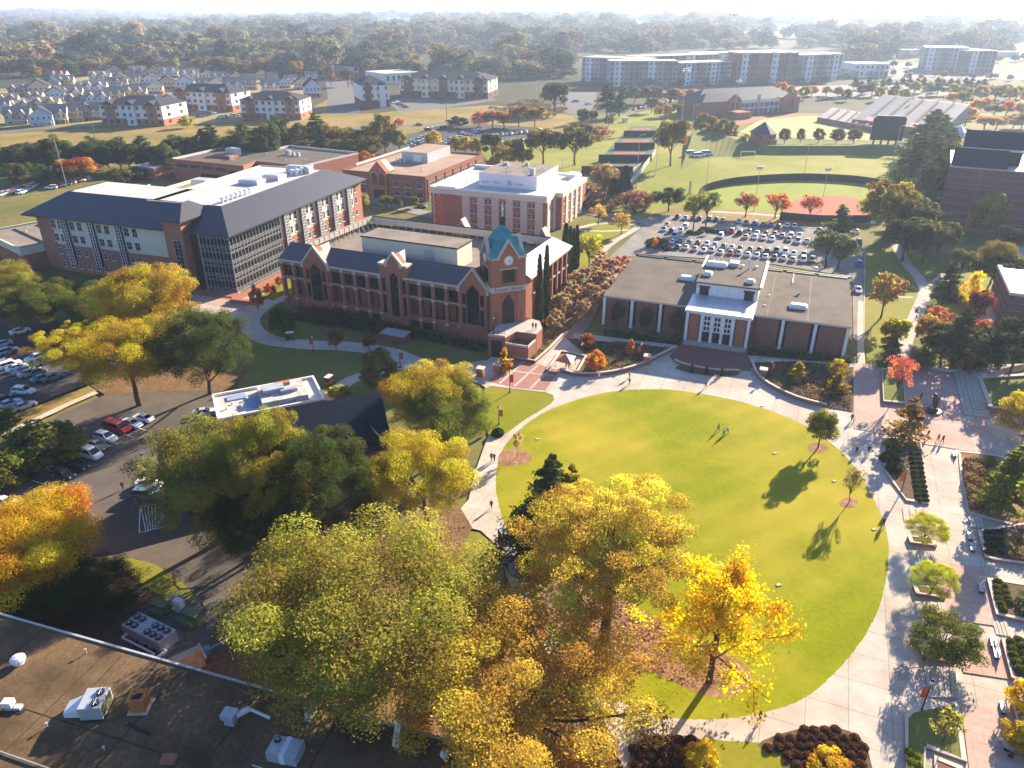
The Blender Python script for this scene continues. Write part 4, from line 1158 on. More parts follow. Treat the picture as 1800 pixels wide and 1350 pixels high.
# ---- chapel-like hall with dark blue roof
CH=thing('blue_roof_hall','long hall with a steep dark blue roof and small dormers among trees','building',G(668,685,10.0),math.radians(26.5))
CH.location.z=0
b=MB();b.box(-34,-1.2,-9.6,0,0,4.6)
b.add([(-1.2,-9.6,4.6),(-1.2,-0.2,4.6),(-1.2,-0.2,9.6)],[(0,1,2)]);b.build('wall',M['brick_dark'],CH)
b=MB();b.add([(-36,0,10),(0,0,10),(-1.4,-10.6,4.3),(-36,-10.6,4.3),(0,0,9.7),(-36,0,9.7),(-1.4,-10.6,4),(-36,-10.6,4),(0,.4,4.2),(-36,.4,4.2)],
                [(0,3,2,1),(2,3,7,6),(0,1,4,5),(1,2,6,4),(3,0,5,7),(4,8,9,5),(6,7,5,4)])
b.build('roof',M['blue_roof'],CH)
for u in (-4.4,-9.0,-13.6):
    d=MB();d.add([(u-1.6,-9.8,4.7),(u+1.6,-9.8,4.7),(u,-9.8,7.6),(u,-4.9,7.4)],[(0,1,2),(1,3,2),(0,2,3)],0)
    d.build('dormer',[M['blue_roof']],CH)
    d=MB();d.add([(u+1.68,-9.9,4.7),(u+.05,-9.9,7.65),(u+.05,-7.6,7.6),(u+1.68,-9.0,5.2)],[(0,3,2,1)]);d.build('dormer_flashing',M['stone'],CH)
FA=thing('white_roof_annex','low annex with a patched white flat roof beside the blue-roofed hall','building',G(383,737,4.6),math.radians(51.5-6))
FA.location.z=0
pA,pB,pC=G(385,737,4.6),G(572,700,4.6),G(378,690,4.6)
FA.rotation_euler.z=math.atan2(pB.y-pA.y,pB.x-pA.x)
LA=(pB-pA).length;DA=10.6
b=MB();b.box(0,LA,0,DA,0,4.3,0,1);parapet(b,-.1,LA+.1,-.1,DA+.1,4.302,4.75,.35,2);b.build('wall',[M['brick_dark'],M['offwhite_roof'],M['white']],FA)
b=MB();b.box(LA*.42,LA*.86,1.2,9,4.303,5.5,0);b.build('raised_roof',mat('grey_patch',(0.42,0.38,0.34),0.8,0.25,1.0,col2=(0.6,0.57,0.53),big=0.8,bigscale=0.5),FA)
for i,(u,v,w,d,h) in enumerate(((.56,5.6,4,2.6,1.5),(.7,4.2,3.2,1.2,1.1),(.66,7.6,3.0,1.2,.9))):
    MB().box(LA*u-w/2,LA*u+w/2,v-d/2,v+d/2,5.503,5.503+h*.6).build('roof_unit',M['galv'] if i != 2 else M['brick'],FA)
vents(FA,[(LA*.1,4,.3,.5),(LA*.16,5.5,.3,.5),(LA*.24,3.4,.3,.5),(LA*.3,6.2,.3,.6)],4.303)
MB().box(LA*.12,LA*.3,7,9,4.303,4.5).build('roof_patch',mat('blue_membrane',(0.22,0.27,0.40),0.7,0.15,1),FA)
MB().box(LA*.29,LA*.42,2,6.5,4.303,4.45).build('roof_patch',MATS['blue_membrane'],FA)

# ---- roof filling the bottom-left corner
pA,pB=G(0,1078,8.5),G(545,1232,8.5)
BR=thing('near_flat_roof_building','weathered tan flat-roofed building filling the bottom-left corner','building',(pA.x,pA.y,0),math.atan2(pB.y-pA.y,pB.x-pA.x))
b=MB();b.box(-25,66,-44,0,0,8.4,0,1);b.build('wall',[M['brick_dark'],M['tar_roof']],BR)
b=MB();b.box(-25.1,66.1,-.16,.08,8.402,8.54);b.build('roof_edge',M['steel'],BR)
for u in (42.3,52.0): 
    k=MB();k.add([(u-.35,-2.2,8.41),(u+.35,-2.2,8.41),(u+.35,.9,8.41),(u-.35,.9,8.41),(u-.3,-1.2,10.6),(u+.3,-1.2,10.6),(u+.3,.6,11.0),(u-.3,.6,11.0)],[(0,1,5,4),(1,2,6,5),(2,3,7,6),(3,0,4,7),(4,5,6,7)])
    k.build('parapet_fin',M['stone'],BR)
frB=(pA.x,pA.y,BR.rotation_euler.z)
def br(px,py,z=8.43):
    p=G(px,py,z);dx,dy=p.x-frB[0],p.y-frB[1];a=frB[2]
    return (dx*math.cos(a)+dy*math.sin(a),-dx*math.sin(a)+dy*math.cos(a))
def fan_rings(mb,spots,z,r,mi):
    for (x,y) in spots:
        mb.lathe([(r,0),(r,.18),(r*.92,.2)],16,mi,c=(x,y,z));mb.lathe([(r*.3,.2),(r*.25,.26)],8,0,c=(x,y,z))
        for k in range(4):
            a=k*PI/4
            mb.tube((x-r*math.cos(a),y-r*math.sin(a),z+.24),(x+r*math.cos(a),y+r*math.sin(a),z+.24),.02,n=4,mi=0)
RZ_B=frB[2]
def on_roof(name,label,cat,px,py,drz=0.0):
    p=G(px,py,8.42)
    return thing(name,label,cat,(p.x,p.y,8.42),RZ_B+drz)
t=on_roof('rooftop_air_conditioner','grey twin-fan air conditioner with a sloped duct on the near tan roof','air conditioner',172,1248,math.radians(22))
b=MB();b.box(-1.1,1.1,-1.3,1.3,.15,1.75,0);b.box(-1.2,1.2,-1.4,1.4,0,.15,1);b.build('cabinet',[M['galv'],M['iron']],t)
b=MB();fan_rings(b,[(.45,-.65),(.45,.65)],1.75,.42,1);b.build('fan',[M['galv'],M['dark']],t)
MB().box(1.1,1.14,-1.1,1.1,.3,1.6).build('grille',mat('grille',(.12,.10,.06),.6,.2,8),t)
b=MB();b.add([(-1.1,-1.0,.2),(-1.1,1.0,.2),(-1.1,1.0,1.3),(-1.1,-1.0,1.3),(-2.9,-.8,.1),(-2.9,.8,.1),(-2.9,.8,.7),(-2.9,-.8,.7)],[(3,2,6,7),(0,3,7,4),(1,5,6,2),(4,7,6,5)]);b.build('duct',M['white_metal'],t)
t=on_roof('brick_chimney','square orange terracotta chimney vent on the near tan roof','chimney',248,1243,math.radians(20))
b=MB();b.box(-.75,.75,-.75,.75,0,1.5);parapet(b,-.85,.85,-.85,.85,1.5,1.75,.35);b.box(-.4,.4,-.4,.4,1.5,1.55,1);b.box(-1.0,1.0,-1.0,1.0,0,.12,2);b.build('stack',[M['terracotta'],M['dark'],M['stone']],t)
b=MB();b.tube((-.5,.1,1.75),(.5,.1,2.15),.12);b.build('flue_cap',M['terracotta'],t)
t=on_roof('roof_exhaust_fan','round white mushroom exhaust fan on the near tan roof','roof vent',34,1166)
MB().lathe([(.5,0),(.5,.4),(.75,.45),(.78,.75),(.5,1.0),(.1,1.1)],14).build('hood',M['white_metal'],t)
t=on_roof('roof_exhaust_box','square white exhaust hood at the left edge of the near roof','roof vent',18,1245,.3)
b=MB();b.box(-.5,.5,-.4,.4,.5,1.1);b.box(-.35,.35,-.3,.3,0,.5,1);b.build('hood',[M['white_metal'],M['galv']],t)
MB().box(.5,1.2,-.3,.3,0,.35).build('base_plate',M['galv'],t)
t=on_roof('roof_blower','blue-grey boxed blower with a bent duct in the shadow on the near roof','roof vent',407,1270,.1)
b=MB();b.box(-.7,.7,-.6,.6,.9,1.5);b.box(-.5,.5,-.45,.45,0,.9);b.build('cabinet',M['galv'],t)
b=MB();b.tube((.6,.2,.9),(1.4,1.2,.9),.3,n=8);b.tube((1.4,1.2,.9),(3.8,.9,.5),.16,n=8);b.build('duct',M['white_metal'],t)
t=on_roof('rooftop_packaged_unit','silver packaged air unit at the bottom edge of the near roof','air conditioner',504,1328,.1)
b=MB();b.box(-1.5,1.5,-1.0,1.0,.1,1.3);b.box(-.2,.35,-1.04,1.04,.1,1.36,1);b.build('cabinet',[M['galv'],M['white_metal']],t)
b=MB();fan_rings(b,[(-1.0,.5)],1.3,.35,1);b.build('fan',[M['galv'],M['dark']],t)
t=on_roof('roof_hatch','small rusty hatch lying in shadow near the bottom of the roof','roof hatch',297,1336,.3)
MB().box(-.7,.7,-.5,.5,0,.3).box(-.6,.6,-.4,.4,.3,.36).build('lid',M['brick'],t)
for i,(px,py,lb) in enumerate(((152,1148,'thin roof pipe near the far edge of the near roof'),(84,1278,'thin roof pipe left of the large air-conditioner shadow'),(184,1320,'thin roof pipe near the bottom of the sunlit near roof'),(782,1336,'white globe roof vent at the far right tip of the near roof'))):
    t=on_roof('roof_pipe',lb,'roof vent',px,py)
    if i<3: MB().lathe([(.06,0),(.06,.5),(.14,.52),(.14,.62)],8).build('pipe',M['galv'],t)
    else: MB().lathe([(.12,0),(.12,.5),(.35,.6),(.45,.85),(.35,1.15),(.05,1.3)],12).build('pipe',M['white_metal'],t)
s_=MB(); 
a0,a1=br(118,1253,8.41),br(215,1153,8.41)
d=(Vector(a1)-Vector(a0)).normalized();n=Vector((-d.y,d.x))*.06
s_.prism([(a0[0],a0[1]),(a1[0],a1[1]),(a1[0]+n.x,a1[1]+n.y),(a0[0]+n.x,a0[1]+n.y)],8.402,8.44);s_.build('roof_seam',M['dark'],BR)
a0,a1=br(222,1275,8.41),br(262,1293,8.41)
s_=MB();d=(Vector(a1)-Vector(a0)).normalized();n=Vector((-d.y,d.x))*.3
s_.prism([(a0[0],a0[1]),(a1[0],a1[1]),(a1[0]+n.x,a1[1]+n.y),(a0[0]+n.x,a0[1]+n.y)],8.402,8.5);s_.build('roof_patch',M['dark'],BR)
for k in range(9):
    MB().box(-22+k*9.6,-21.9+k*9.6,-44,-.3,8.402,8.425).build('roof_seam',MATS['tar_seam'] if k else mat('tar_seam',(.06,.045,.03),.9,.2,2),BR)
for v in (-9.5,-19.5,-30): MB().box(-25,66,v,v+.1,8.403,8.424).build('roof_seam',MATS['tar_seam'],BR)
MB().tube((8,-14,8.55),(26,-14,8.55),.07,n=6).tube((26,-14,8.55),(26,-22,8.55),.07,n=6).build('conduit',M['galv'],BR)
MB().tube((40,-8,8.52),(58,-8.4,8.52),.06,n=6).build('conduit',M['galv'],BR)
for u,v in ((14,-9.8),(33,-19),(3,-22),(48,-12)): MB().lathe([(.4,0),(.42,.05),(.2,.07)],10,c=(u,v,8.403)).build('roof_drain',M['iron'],BR)
# equipment yard behind that roof
p=G(268,1127);t=thing('chiller','large grey chiller with ten round fans in the fenced yard behind the near roof','chiller',p,math.radians(-27))
b=MB();b.box(-3.4,3.4,-1.3,1.3,.5,2.4,0);b.box(-3.4,3.4,-1.3,1.3,.2,.5,1);b.build('cabinet',[M['steel'],M['iron']],t)
b=MB();fan_rings(b,[(-2.75,-.6),(-2.75,.6),(-1.75,-.6),(-1.75,.6),(.6,-.6),(.6,.6),(1.6,-.6),(1.6,.6),(2.65,-.6),(2.65,.6)],2.4,.46,1);b.build('fan',[M['galv'],M['dark']],t)
b=MB()
for x in (-3.3,3.3):
    for y in (-1.2,1.2): b.box(x-.1,x+.1,y-.1,y+.1,0,.2)
b.build('foot',M['iron'],t)
p=G(252,1150);t=thing('chilled_water_pipes','white insulated pipes bending beside the chiller','pipes',p,math.radians(-27))
for off,lo in ((0,-.9),(.9,.2)):
    b=MB();z=1.2
    b.tube((-2.6+lo,off*1.1,z),(2.4+off,off*1.1,z),.15);b.tube((2.4+off,off*1.1,z),(1.6+off,-2.9,z),.15);b.tube((-2.6+lo,off*1.1,z),(-2.4+lo,off*1.1+.8,z+.2),.15)
    b.build('pipe',M['white_metal'],t)
b=MB()
for x in (-1.6,0,1.6): b.box(x-.06,x+.06,-.1,1.2,0,1.05)
b.build('pipe_rack',M['iron'],t)
for px,py,s,lb,a in ((283,1080,1.0,'olive-green transformer box left of the white cabinet in the yard',-.35),(336,1098,1.15,'dark green transformer box right of the chiller',-.4)):
    t=thing('transformer_box',lb,'transformer',G(px,py),a)
    b=MB();b.box(-1.1*s,1.1*s,-.2,.9*s,0,1.7*s);b.box(-1.15*s,1.15*s,-.3,.95*s,1.7*s,1.78*s);b.build('tank',M['green_box'],t)
    b=MB();b.box(-1.0*s,0.0,-.9*s,-.2,.1,1.2*s);b.box(.05,1.0*s,-.9*s,-.2,.1,1.2*s);b.build('door',M['green_box'],t)
t=thing('meter_cabinet','pale grey metal cabinet standing at the corner of the equipment yard','cabinet',G(318,1076),-.4)
MB().box(-.6,.6,-.4,.4,0,2.2).box(-.5,.5,-.46,-.4,.2,2.0).build('body',M['white_metal'],t);MB().box(1.0,1.6,-.4,.4,0,1.0).build('side_box',M['white_metal'],t)
t=thing('dust_collector','pale hopper-shaped tank with a long blue pipe beside the near roof','tank',G(330,1178),math.radians(38))
b=MB();b.add([(-3,-1.2,0),(2,-1.2,0),(2,1.2,0),(-3,1.2,0),(-3,-.5,2.6),(2,-.5,2.6),(2,.5,2.6),(-3,.5,2.6)],[(0,1,5,4),(1,2,6,5),(2,3,7,6),(3,0,4,7),(4,5,6,7)]);b.build('tank',mat('old_paint',(.36,.34,.25),.7,.25,1.2,col2=(.30,.12,.08),big=.35,bigscale=.4),t)
MB().box(2.0,2.2,-1.4,1.4,1.7,2.0).build('flange',M['stone'],t)
MB().tube((2.2,0,1.6),(8.5,.6,1.6),.14).box(2.2,3.0,-.4,.4,1.2,2.0).build('pipe',mat('blue_paint',(.10,.22,.36),.6,.1,1),t)

# ------------------------------------------------------------------ trees
def leaf_cards(centres,normals,size,rng,aspect=0.62):
    """quads from numpy arrays: centre, facing, edge length"""
    n=len(centres)
    t=rng.normal(size=(n,3))
    a=np.cross(normals,t);a /= np.linalg.norm(a,axis=1,keepdims=True)+1e-9
    b=np.cross(normals,a)
    sz=size*rng.uniform(0.4,1.5,(n,1))
    a=a*sz;b=b*sz*aspect
    v=np.empty((n,4,3))
    v[:,0]=centres-a*.9-b*.2;v[:,1]=centres-a*.1-b;v[:,2]=centres+a-b*.1;v[:,3]=centres+a*.05+b
    return v

def cards_mesh(name,v,clump,m,tint=None):
    n=len(v)
    me=bpy.data.meshes.new(name)
    me.vertices.add(n*4);me.loops.add(n*4);me.polygons.add(n)
    me.vertices.foreach_set('co',v.reshape(-1).astype(np.float32))
    me.loops.foreach_set('vertex_index',np.arange(n*4,dtype=np.int32))
    me.polygons.foreach_set('loop_start',np.arange(0,n*4,4,dtype=np.int32))
    me.polygons.foreach_set('loop_total',np.full(n,4,dtype=np.int32))
    at=me.attributes.new('clump','FLOAT','POINT')
    at.data.foreach_set('value',np.repeat(clump,4).astype(np.float32))
    if tint is not None:
        ca=me.color_attributes.new('tint','FLOAT_COLOR','POINT')
        ca.data.foreach_set('color',np.repeat(np.concatenate([tint,np.ones((n,1))],1),4,axis=0).reshape(-1).astype(np.float32))
    me.materials.append(m)
    me.update();me.validate()
    return me

def unit(a): return a/(np.linalg.norm(a,axis=1,keepdims=True)+1e-9)

def crown_points(rng,n,K,rx,rz,cz,clump_r,lump=0.5,hollow=0.45,flat=0.8,top_bias=0.0):
    """leaf positions in K clumps spread over an uneven ellipsoid; unit tree: height 1"""
    d=unit(rng.normal(size=(K,3)))
    d[:,2]=np.where(d[:,2]<-0.55,-d[:,2]*.6,d[:,2])+top_bias*.2
    d=unit(d)
    rr=rng.uniform(hollow,1.0,(K,1)) ** 0.6*(1+lump*rng.uniform(-.35,.25,(K,1)))
    C=d*rr*np.array([rx,rx,rz])+np.array([0,0,cz])
    cr=clump_r*rng.uniform(0.6,1.35,K)
    w=cr ** 2;w /= w.sum()
    idx=rng.choice(K,size=n,p=w)
    u=unit(rng.normal(size=(n,3)))
    u[:,2]=np.abs(u[:,2])*np.where(rng.random(n)<.74,1,-1)
    rad=cr[idx][:,None]*rng.uniform(.55,1.05,(n,1))*np.array([1,1,flat])
    pos=C[idx]+u*rad
    out=unit(pos-np.array([0,0,cz-rz*.3]))
    nrm=unit(u*.9+out*.5+rng.normal(size=(n,3))*.55+np.array([0,0,.25]))
    cl=rng.random(K)[idx]
    return pos,nrm,cl,C

def limb_mesh(name,C,rng,r0,z0,m,n_limb=14,crook=0.04):
    mb=MB()
    pts=[Vector((0,0,-0.012)),Vector((rng.uniform(-.01,.01),rng.uniform(-.01,.01),z0*.5)),Vector((rng.uniform(-.02,.02),rng.uniform(-.02,.02),z0))]
    mb.tube(pts[0],(0,0,.03),r0*1.5,r0*1.05,8);mb.tube((0,0,.03),pts[1],r0*1.05,r0*.9,8);mb.tube(pts[1],pts[2],r0*.9,r0*.8,8)
    top=Vector((rng.uniform(-.03,.03),rng.uniform(-.03,.03),max(c[2] for c in C)*.86))
    mb.tube(pts[2],top,r0*.75,r0*.15,6)
    sel=rng.permutation(len(C))[:n_limb]
    for i in sel:
        c=Vector(C[i])
        t=rng.uniform(0,.55)
        s=pts[2].lerp(top,t) if t>.05 else pts[2]
        mid=s.lerp(c,.5)+Vector((rng.uniform(-crook,crook),rng.uniform(-crook,crook),rng.uniform(0,crook*1.2)))
        r=r0*(.5-.35*t)
        mb.tube(s,mid,r,r*.6,5,caps=False);mb.tube(mid,c,r*.6,r*.15,5,caps=False)
        for k in range(2):
            e=c+Vector((rng.uniform(-.09,.09),rng.uniform(-.09,.09),rng.uniform(-.02,.08)))
            mb.tube(mid.lerp(c,.5),e,r*.35,r*.08,4,caps=False)
    return mb.mesh(name,m)

PROTO={}
def proto_broad(key,seed,n,K,rx,rz,cz,cr,leaf,r0=.022,z0=.2,flat=.8,lump=.5,hollow=.45,nl=14,m=None,bark='bark',aspect=.62):
    rng=np.random.default_rng(seed)
    p,nr,cl,C=crown_points(rng,n,K,rx,rz,cz,cr,lump,hollow,flat)
    v=leaf_cards(p,nr,leaf,rng,aspect)
    PROTO[key]=(cards_mesh('crown',v,cl,m or LEAF),limb_mesh('trunk',C,rng,r0,z0,M[bark],nl))

def proto_cone(key,seed,n,tiers,r_base,r_top,z0,leaf,r0=.016,droop=.25,dens=1.0,m=None,gaps=.3,aspect=.35):
    """conifer or pyramidal tree: whorls of branches along a leader"""
    rng=np.random.default_rng(seed)
    mb=MB();mb.tube((0,0,-.012),(0,0,.5),r0,r0*.7,7);mb.tube((0,0,.5),(0,0,.985),r0*.7,r0*.1,6)
    P_=[];N_=[];Cc=[]
    per=n // (tiers*6)
    for t in range(tiers):
        f=t/(tiers-1)
        z=z0+(0.97-z0)*f
        R=r_base*(1-f) ** .8+r_top
        for k in range(6):
            a=rng.uniform(0,2*PI);L=R*rng.uniform(.55,1.15)
            if rng.random()<gaps*.4: continue
            dirv=np.array([math.cos(a),math.sin(a),rng.uniform(-droop,droop*.4)])
            end=np.array([0,0,z])+dirv*L
            mb.tube((0,0,z),tuple(end),r0*.25*(1.1-f),.001,4,caps=False)
            s=rng.uniform(.15,1.05,(per,1)) ** .7
            pos=np.array([[0,0,z]])+dirv*L*s+rng.normal(size=(per,3))*np.array([.16,.16,.09])*R*.8
            P_.append(pos);N_.append(unit(rng.normal(size=(per,3))*.7+np.array([0,0,.8])+dirv*.4));Cc.append(np.full(per,rng.random()))
    p=np.concatenate(P_);nr=np.concatenate(N_);cl=np.concatenate(Cc)
    v=leaf_cards(p,nr,leaf,rng,aspect)
    PROTO[key]=(cards_mesh('crown',v,cl,m or NEEDLE),mb.mesh('trunk',M['bark']))

def proto_limbs(key,seed,n,nb,leaf,spread,z0,r0,up=.5,bark='bark',aspect=.7):
    """open tree: leaves held close along rising limbs (ginkgo, crape myrtle)"""
    rng=np.random.default_rng(seed)
    mb=MB();mb.tube((0,0,-.012),(0,0,z0),r0*1.2,r0,7);mb.tube((0,0,z0),(.01,0,.62),r0,r0*.55,6);mb.tube((.01,0,.62),(0,.01,.93),r0*.55,r0*.1,5)
    P_=[];N_=[];Cc=[]
    per=n // (nb*4)
    for i in range(nb):
        f=(i+.5)/nb
        z=z0+(0.86-z0)*f
        a=i*2.4+rng.uniform(-.4,.4);L=spread*(1.05-.75*f)*rng.uniform(.7,1.15)
        s=np.array([0,0,z]);d=np.array([math.cos(a),math.sin(a),up*rng.uniform(.5,1.2)])
        e=s+d*L
        mb.tube(tuple(s),tuple(e),r0*.4*(1.1-f),r0*.06,5,caps=False)
        for k in range(4):
            t=rng.uniform(.25,1.0);b0=s+d*L*t
            d2=unit((d+rng.normal(size=3)*.6)[None])[0];L2=L*rng.uniform(.25,.5)
            mb.tube(tuple(b0),tuple(b0+d2*L2),r0*.12,r0*.03,4,caps=False)
            q=rng.uniform(0,1,(per,1))
            P_.append(b0+d2*L2*q+rng.normal(size=(per,3))*.03);N_.append(unit(rng.normal(size=(per,3))+np.array([0,0,.6])));Cc.append(np.full(per,rng.random()))
    p=np.concatenate(P_);nr=np.concatenate(N_);cl=np.concatenate(Cc)
    PROTO[key]=(cards_mesh('crown',leaf_cards(p,nr,leaf,rng,aspect),cl,LEAF),mb.mesh('trunk',M[bark]))

# large near trees (unit height)
proto_broad('broad_a',1,100800,150,.46,.30,.62,.088,0.0055,.026,.22,lump=.7,hollow=.4)
proto_broad('broad_b',2,98000,130,.44,.36,.58,.092,0.0056,.024,.2,lump=.7)
proto_broad('broad_c',3,92400,110,.48,.34,.60,.085,0.0056,.026,.24,hollow=.35,lump=.9)
proto_broad('dome',4,92400,150,.52,.36,.56,.085,0.0055,.024,.15,hollow=.6,lump=.4)
proto_broad('spray',5,84000,170,.54,.32,.60,.068,0.0055,.030,.2,hollow=.35,lump=.6,flat=.6,nl=34)
proto_broad('elm',6,100800,190,.50,.27,.66,.066,0.0051,.030,.3,hollow=.3,lump=.7,flat=.55,nl=60)
proto_broad('clumpy',12,86800,80,.46,.38,.58,.095,0.0056,.022,.2,hollow=.65,lump=.8,flat=.7)
# middle-distance trees
proto_broad('mid_a',21,5200,38,.40,.36,.60,.13,.030,.024,.22)
proto_broad('mid_b',22,5200,30,.34,.38,.58,.13,.030,.024,.2,lump=.8)
proto_broad('mid_c',23,5200,45,.46,.34,.58,.12,.029,.024,.2)
proto_broad('egg',24,5200,40,.27,.42,.55,.10,.027,.022,.16,hollow=.6,lump=.3)
proto_broad('open',25,1900,30,.34,.36,.60,.11,.028,.020,.25,hollow=.3,lump=.8,nl=26)
proto_broad('bush',26,3200,34,.52,.42,.50,.16,.040,.02,.1,hollow=.6,lump=.4)
proto_broad('far_a',31,900,16,.44,.38,.56,.20,.068,.03,.2)
proto_broad('far_b',32,900,12,.40,.40,.56,.21,.070,.03,.2,lump=.9)
proto_broad('far_c',33,800,14,.30,.44,.54,.15,.062,.03,.2)
proto_cone('pine',41,5200,13,.26,.04,.30,.030,gaps=.6)
proto_cone('pine_b',42,5200,12,.30,.05,.25,.030,gaps=.8,droop=.1)
proto_cone('cedar',43,8000,17,.34,.02,.05,.022,gaps=.2)
proto_cone('pyramid',44,6000,14,.25,.03,.12,.026,m=LEAF,gaps=.3,droop=.05,aspect=.6)
proto_cone('loose_pyramid',45,2600,13,.27,.03,.14,.028,m=LEAF,gaps=.6,droop=.0,aspect=.6)
def proto_spindle(key,seed,n,R,leaf):
    rng=np.random.default_rng(seed)
    z=rng.uniform(.02,1,n);a=rng.uniform(0,6.283,n)
    r=R*np.minimum(1,(z/.12)) ** .5*np.clip(1.03-z,0,1) ** .45*(1+.18*np.sin(a*3+z*23))*rng.uniform(.75,1.05,n)
    p=np.stack([r*np.cos(a),r*np.sin(a),z],1)
    nr=unit(np.stack([np.cos(a),np.sin(a),np.full(n,.35)],1)+rng.normal(size=(n,3))*.4)
    PROTO[key]=(cards_mesh('crown',leaf_cards(p,nr,leaf,rng,.5),rng.random(n),NEEDLE),MB().tube((0,0,-.01),(0,0,.9),.012,.003,6).mesh('trunk',M['bark']))
proto_spindle('column',46,4200,.055,.014)
proto_broad('low_a',61,6500,46,.40,.46,.50,.12,.026,.02,.08,hollow=.5,lump=.6)
proto_broad('low_b',62,6500,36,.34,.48,.49,.12,.026,.02,.06,hollow=.5,lump=.9)
proto_broad('low_dense',63,16000,80,.44,.48,.49,.10,.014,.02,.05,hollow=.6,lump=.5)
proto_broad('young',47,17000,90,.25,.40,.56,.075,.013,.014,.2,hollow=.3,lump=.7,nl=26)
proto_broad('sparse',48,3600,46,.27,.38,.58,.075,.013,.012,.22,hollow=.3,lump=.8,nl=30)
proto_limbs('ginkgo',51,15000,26,.0095,.46,.20,.018,.35)
proto_limbs('myrtle',52,2600,12,.026,.48,.10,.014,1.0,'bark_pale')
proto_limbs('sapling',53,1300,12,.024,.34,.30,.010,.7)

_TC=[0]
ROUND={'broad_a','broad_b','broad_c','dome','spray','elm','clumpy','mid_a','mid_b','mid_c','bush','open','low_a','low_b','low_dense'}
def tree(name,key,px,py,ytop,wpx,label,col,group=None,cat='tree',hscale=None,jitter=.0,parts=True,seed=None,z0=0.0,anis=1.0,pos=None):
    """trunk base at photo pixel px, py; crown top at row ytop; overall width wpx pixels"""
    p=Vector(pos) if pos else G(px,py)
    d=ray(px,ytop)
    h=hscale if hscale else max(1.5,CAMH+d[2]*p.y/d[1])
    cm,tm=PROTO[key]
    w=wpx*(p.y*cP+(CAMH-h*.55)*sP)/FPX if wpx else None
    if key in ROUND and not hscale:
        # the visible outline of a round crown stands above its true top
        tn=(CAMH-h*.6)/max(20,p.y)
        h=max(1.5,h-(math.hypot(.36*h,w/2*tn)-.36*h)*.9)
    bb=BB.get(key)
    if bb is None:
        co=np.empty(len(cm.vertices)*3,np.float32);cm.vertices.foreach_get('co',co);co=co.reshape(-1,3)
        bb=BB[key]=(np.percentile(np.abs(co[:,:2]),98)*2,np.percentile(co[:,2],99.5))
    sz=h/bb[1]
    sx=(w/bb[0]) if w else sz
    _TC[0] += 1
    r=random.Random(_TC[0]*7+3)
    o=thing(name,label,cat,p,r.uniform(0,6.28),group)
    o.scale=(sx*anis,sx,sz)
    c=link('crown',cm,o);t=link('trunk',tm,o)
    c.color=(*[min(.75,v*1.22) for v in col],1)
    return o
BB={}

# leaf colours (reflectance)
OLIVE=(0.155,0.150,0.028);OLIVEY=(0.25,0.215,0.030);GOLD=(0.43,0.30,0.025);YEL=(0.50,0.36,0.022);ORA=(0.40,0.16,0.025)
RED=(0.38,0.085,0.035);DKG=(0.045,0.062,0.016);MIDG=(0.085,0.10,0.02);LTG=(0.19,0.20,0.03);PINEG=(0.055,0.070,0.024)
RUST=(0.27,0.115,0.035);TAN=(0.29,0.21,0.11);BLUEG=(0.035,0.055,0.038);BROWN=(0.15,0.085,0.045)

def mixc(a,b,t): return tuple(a[i]*(1-t)+b[i]*t for i in range(3))

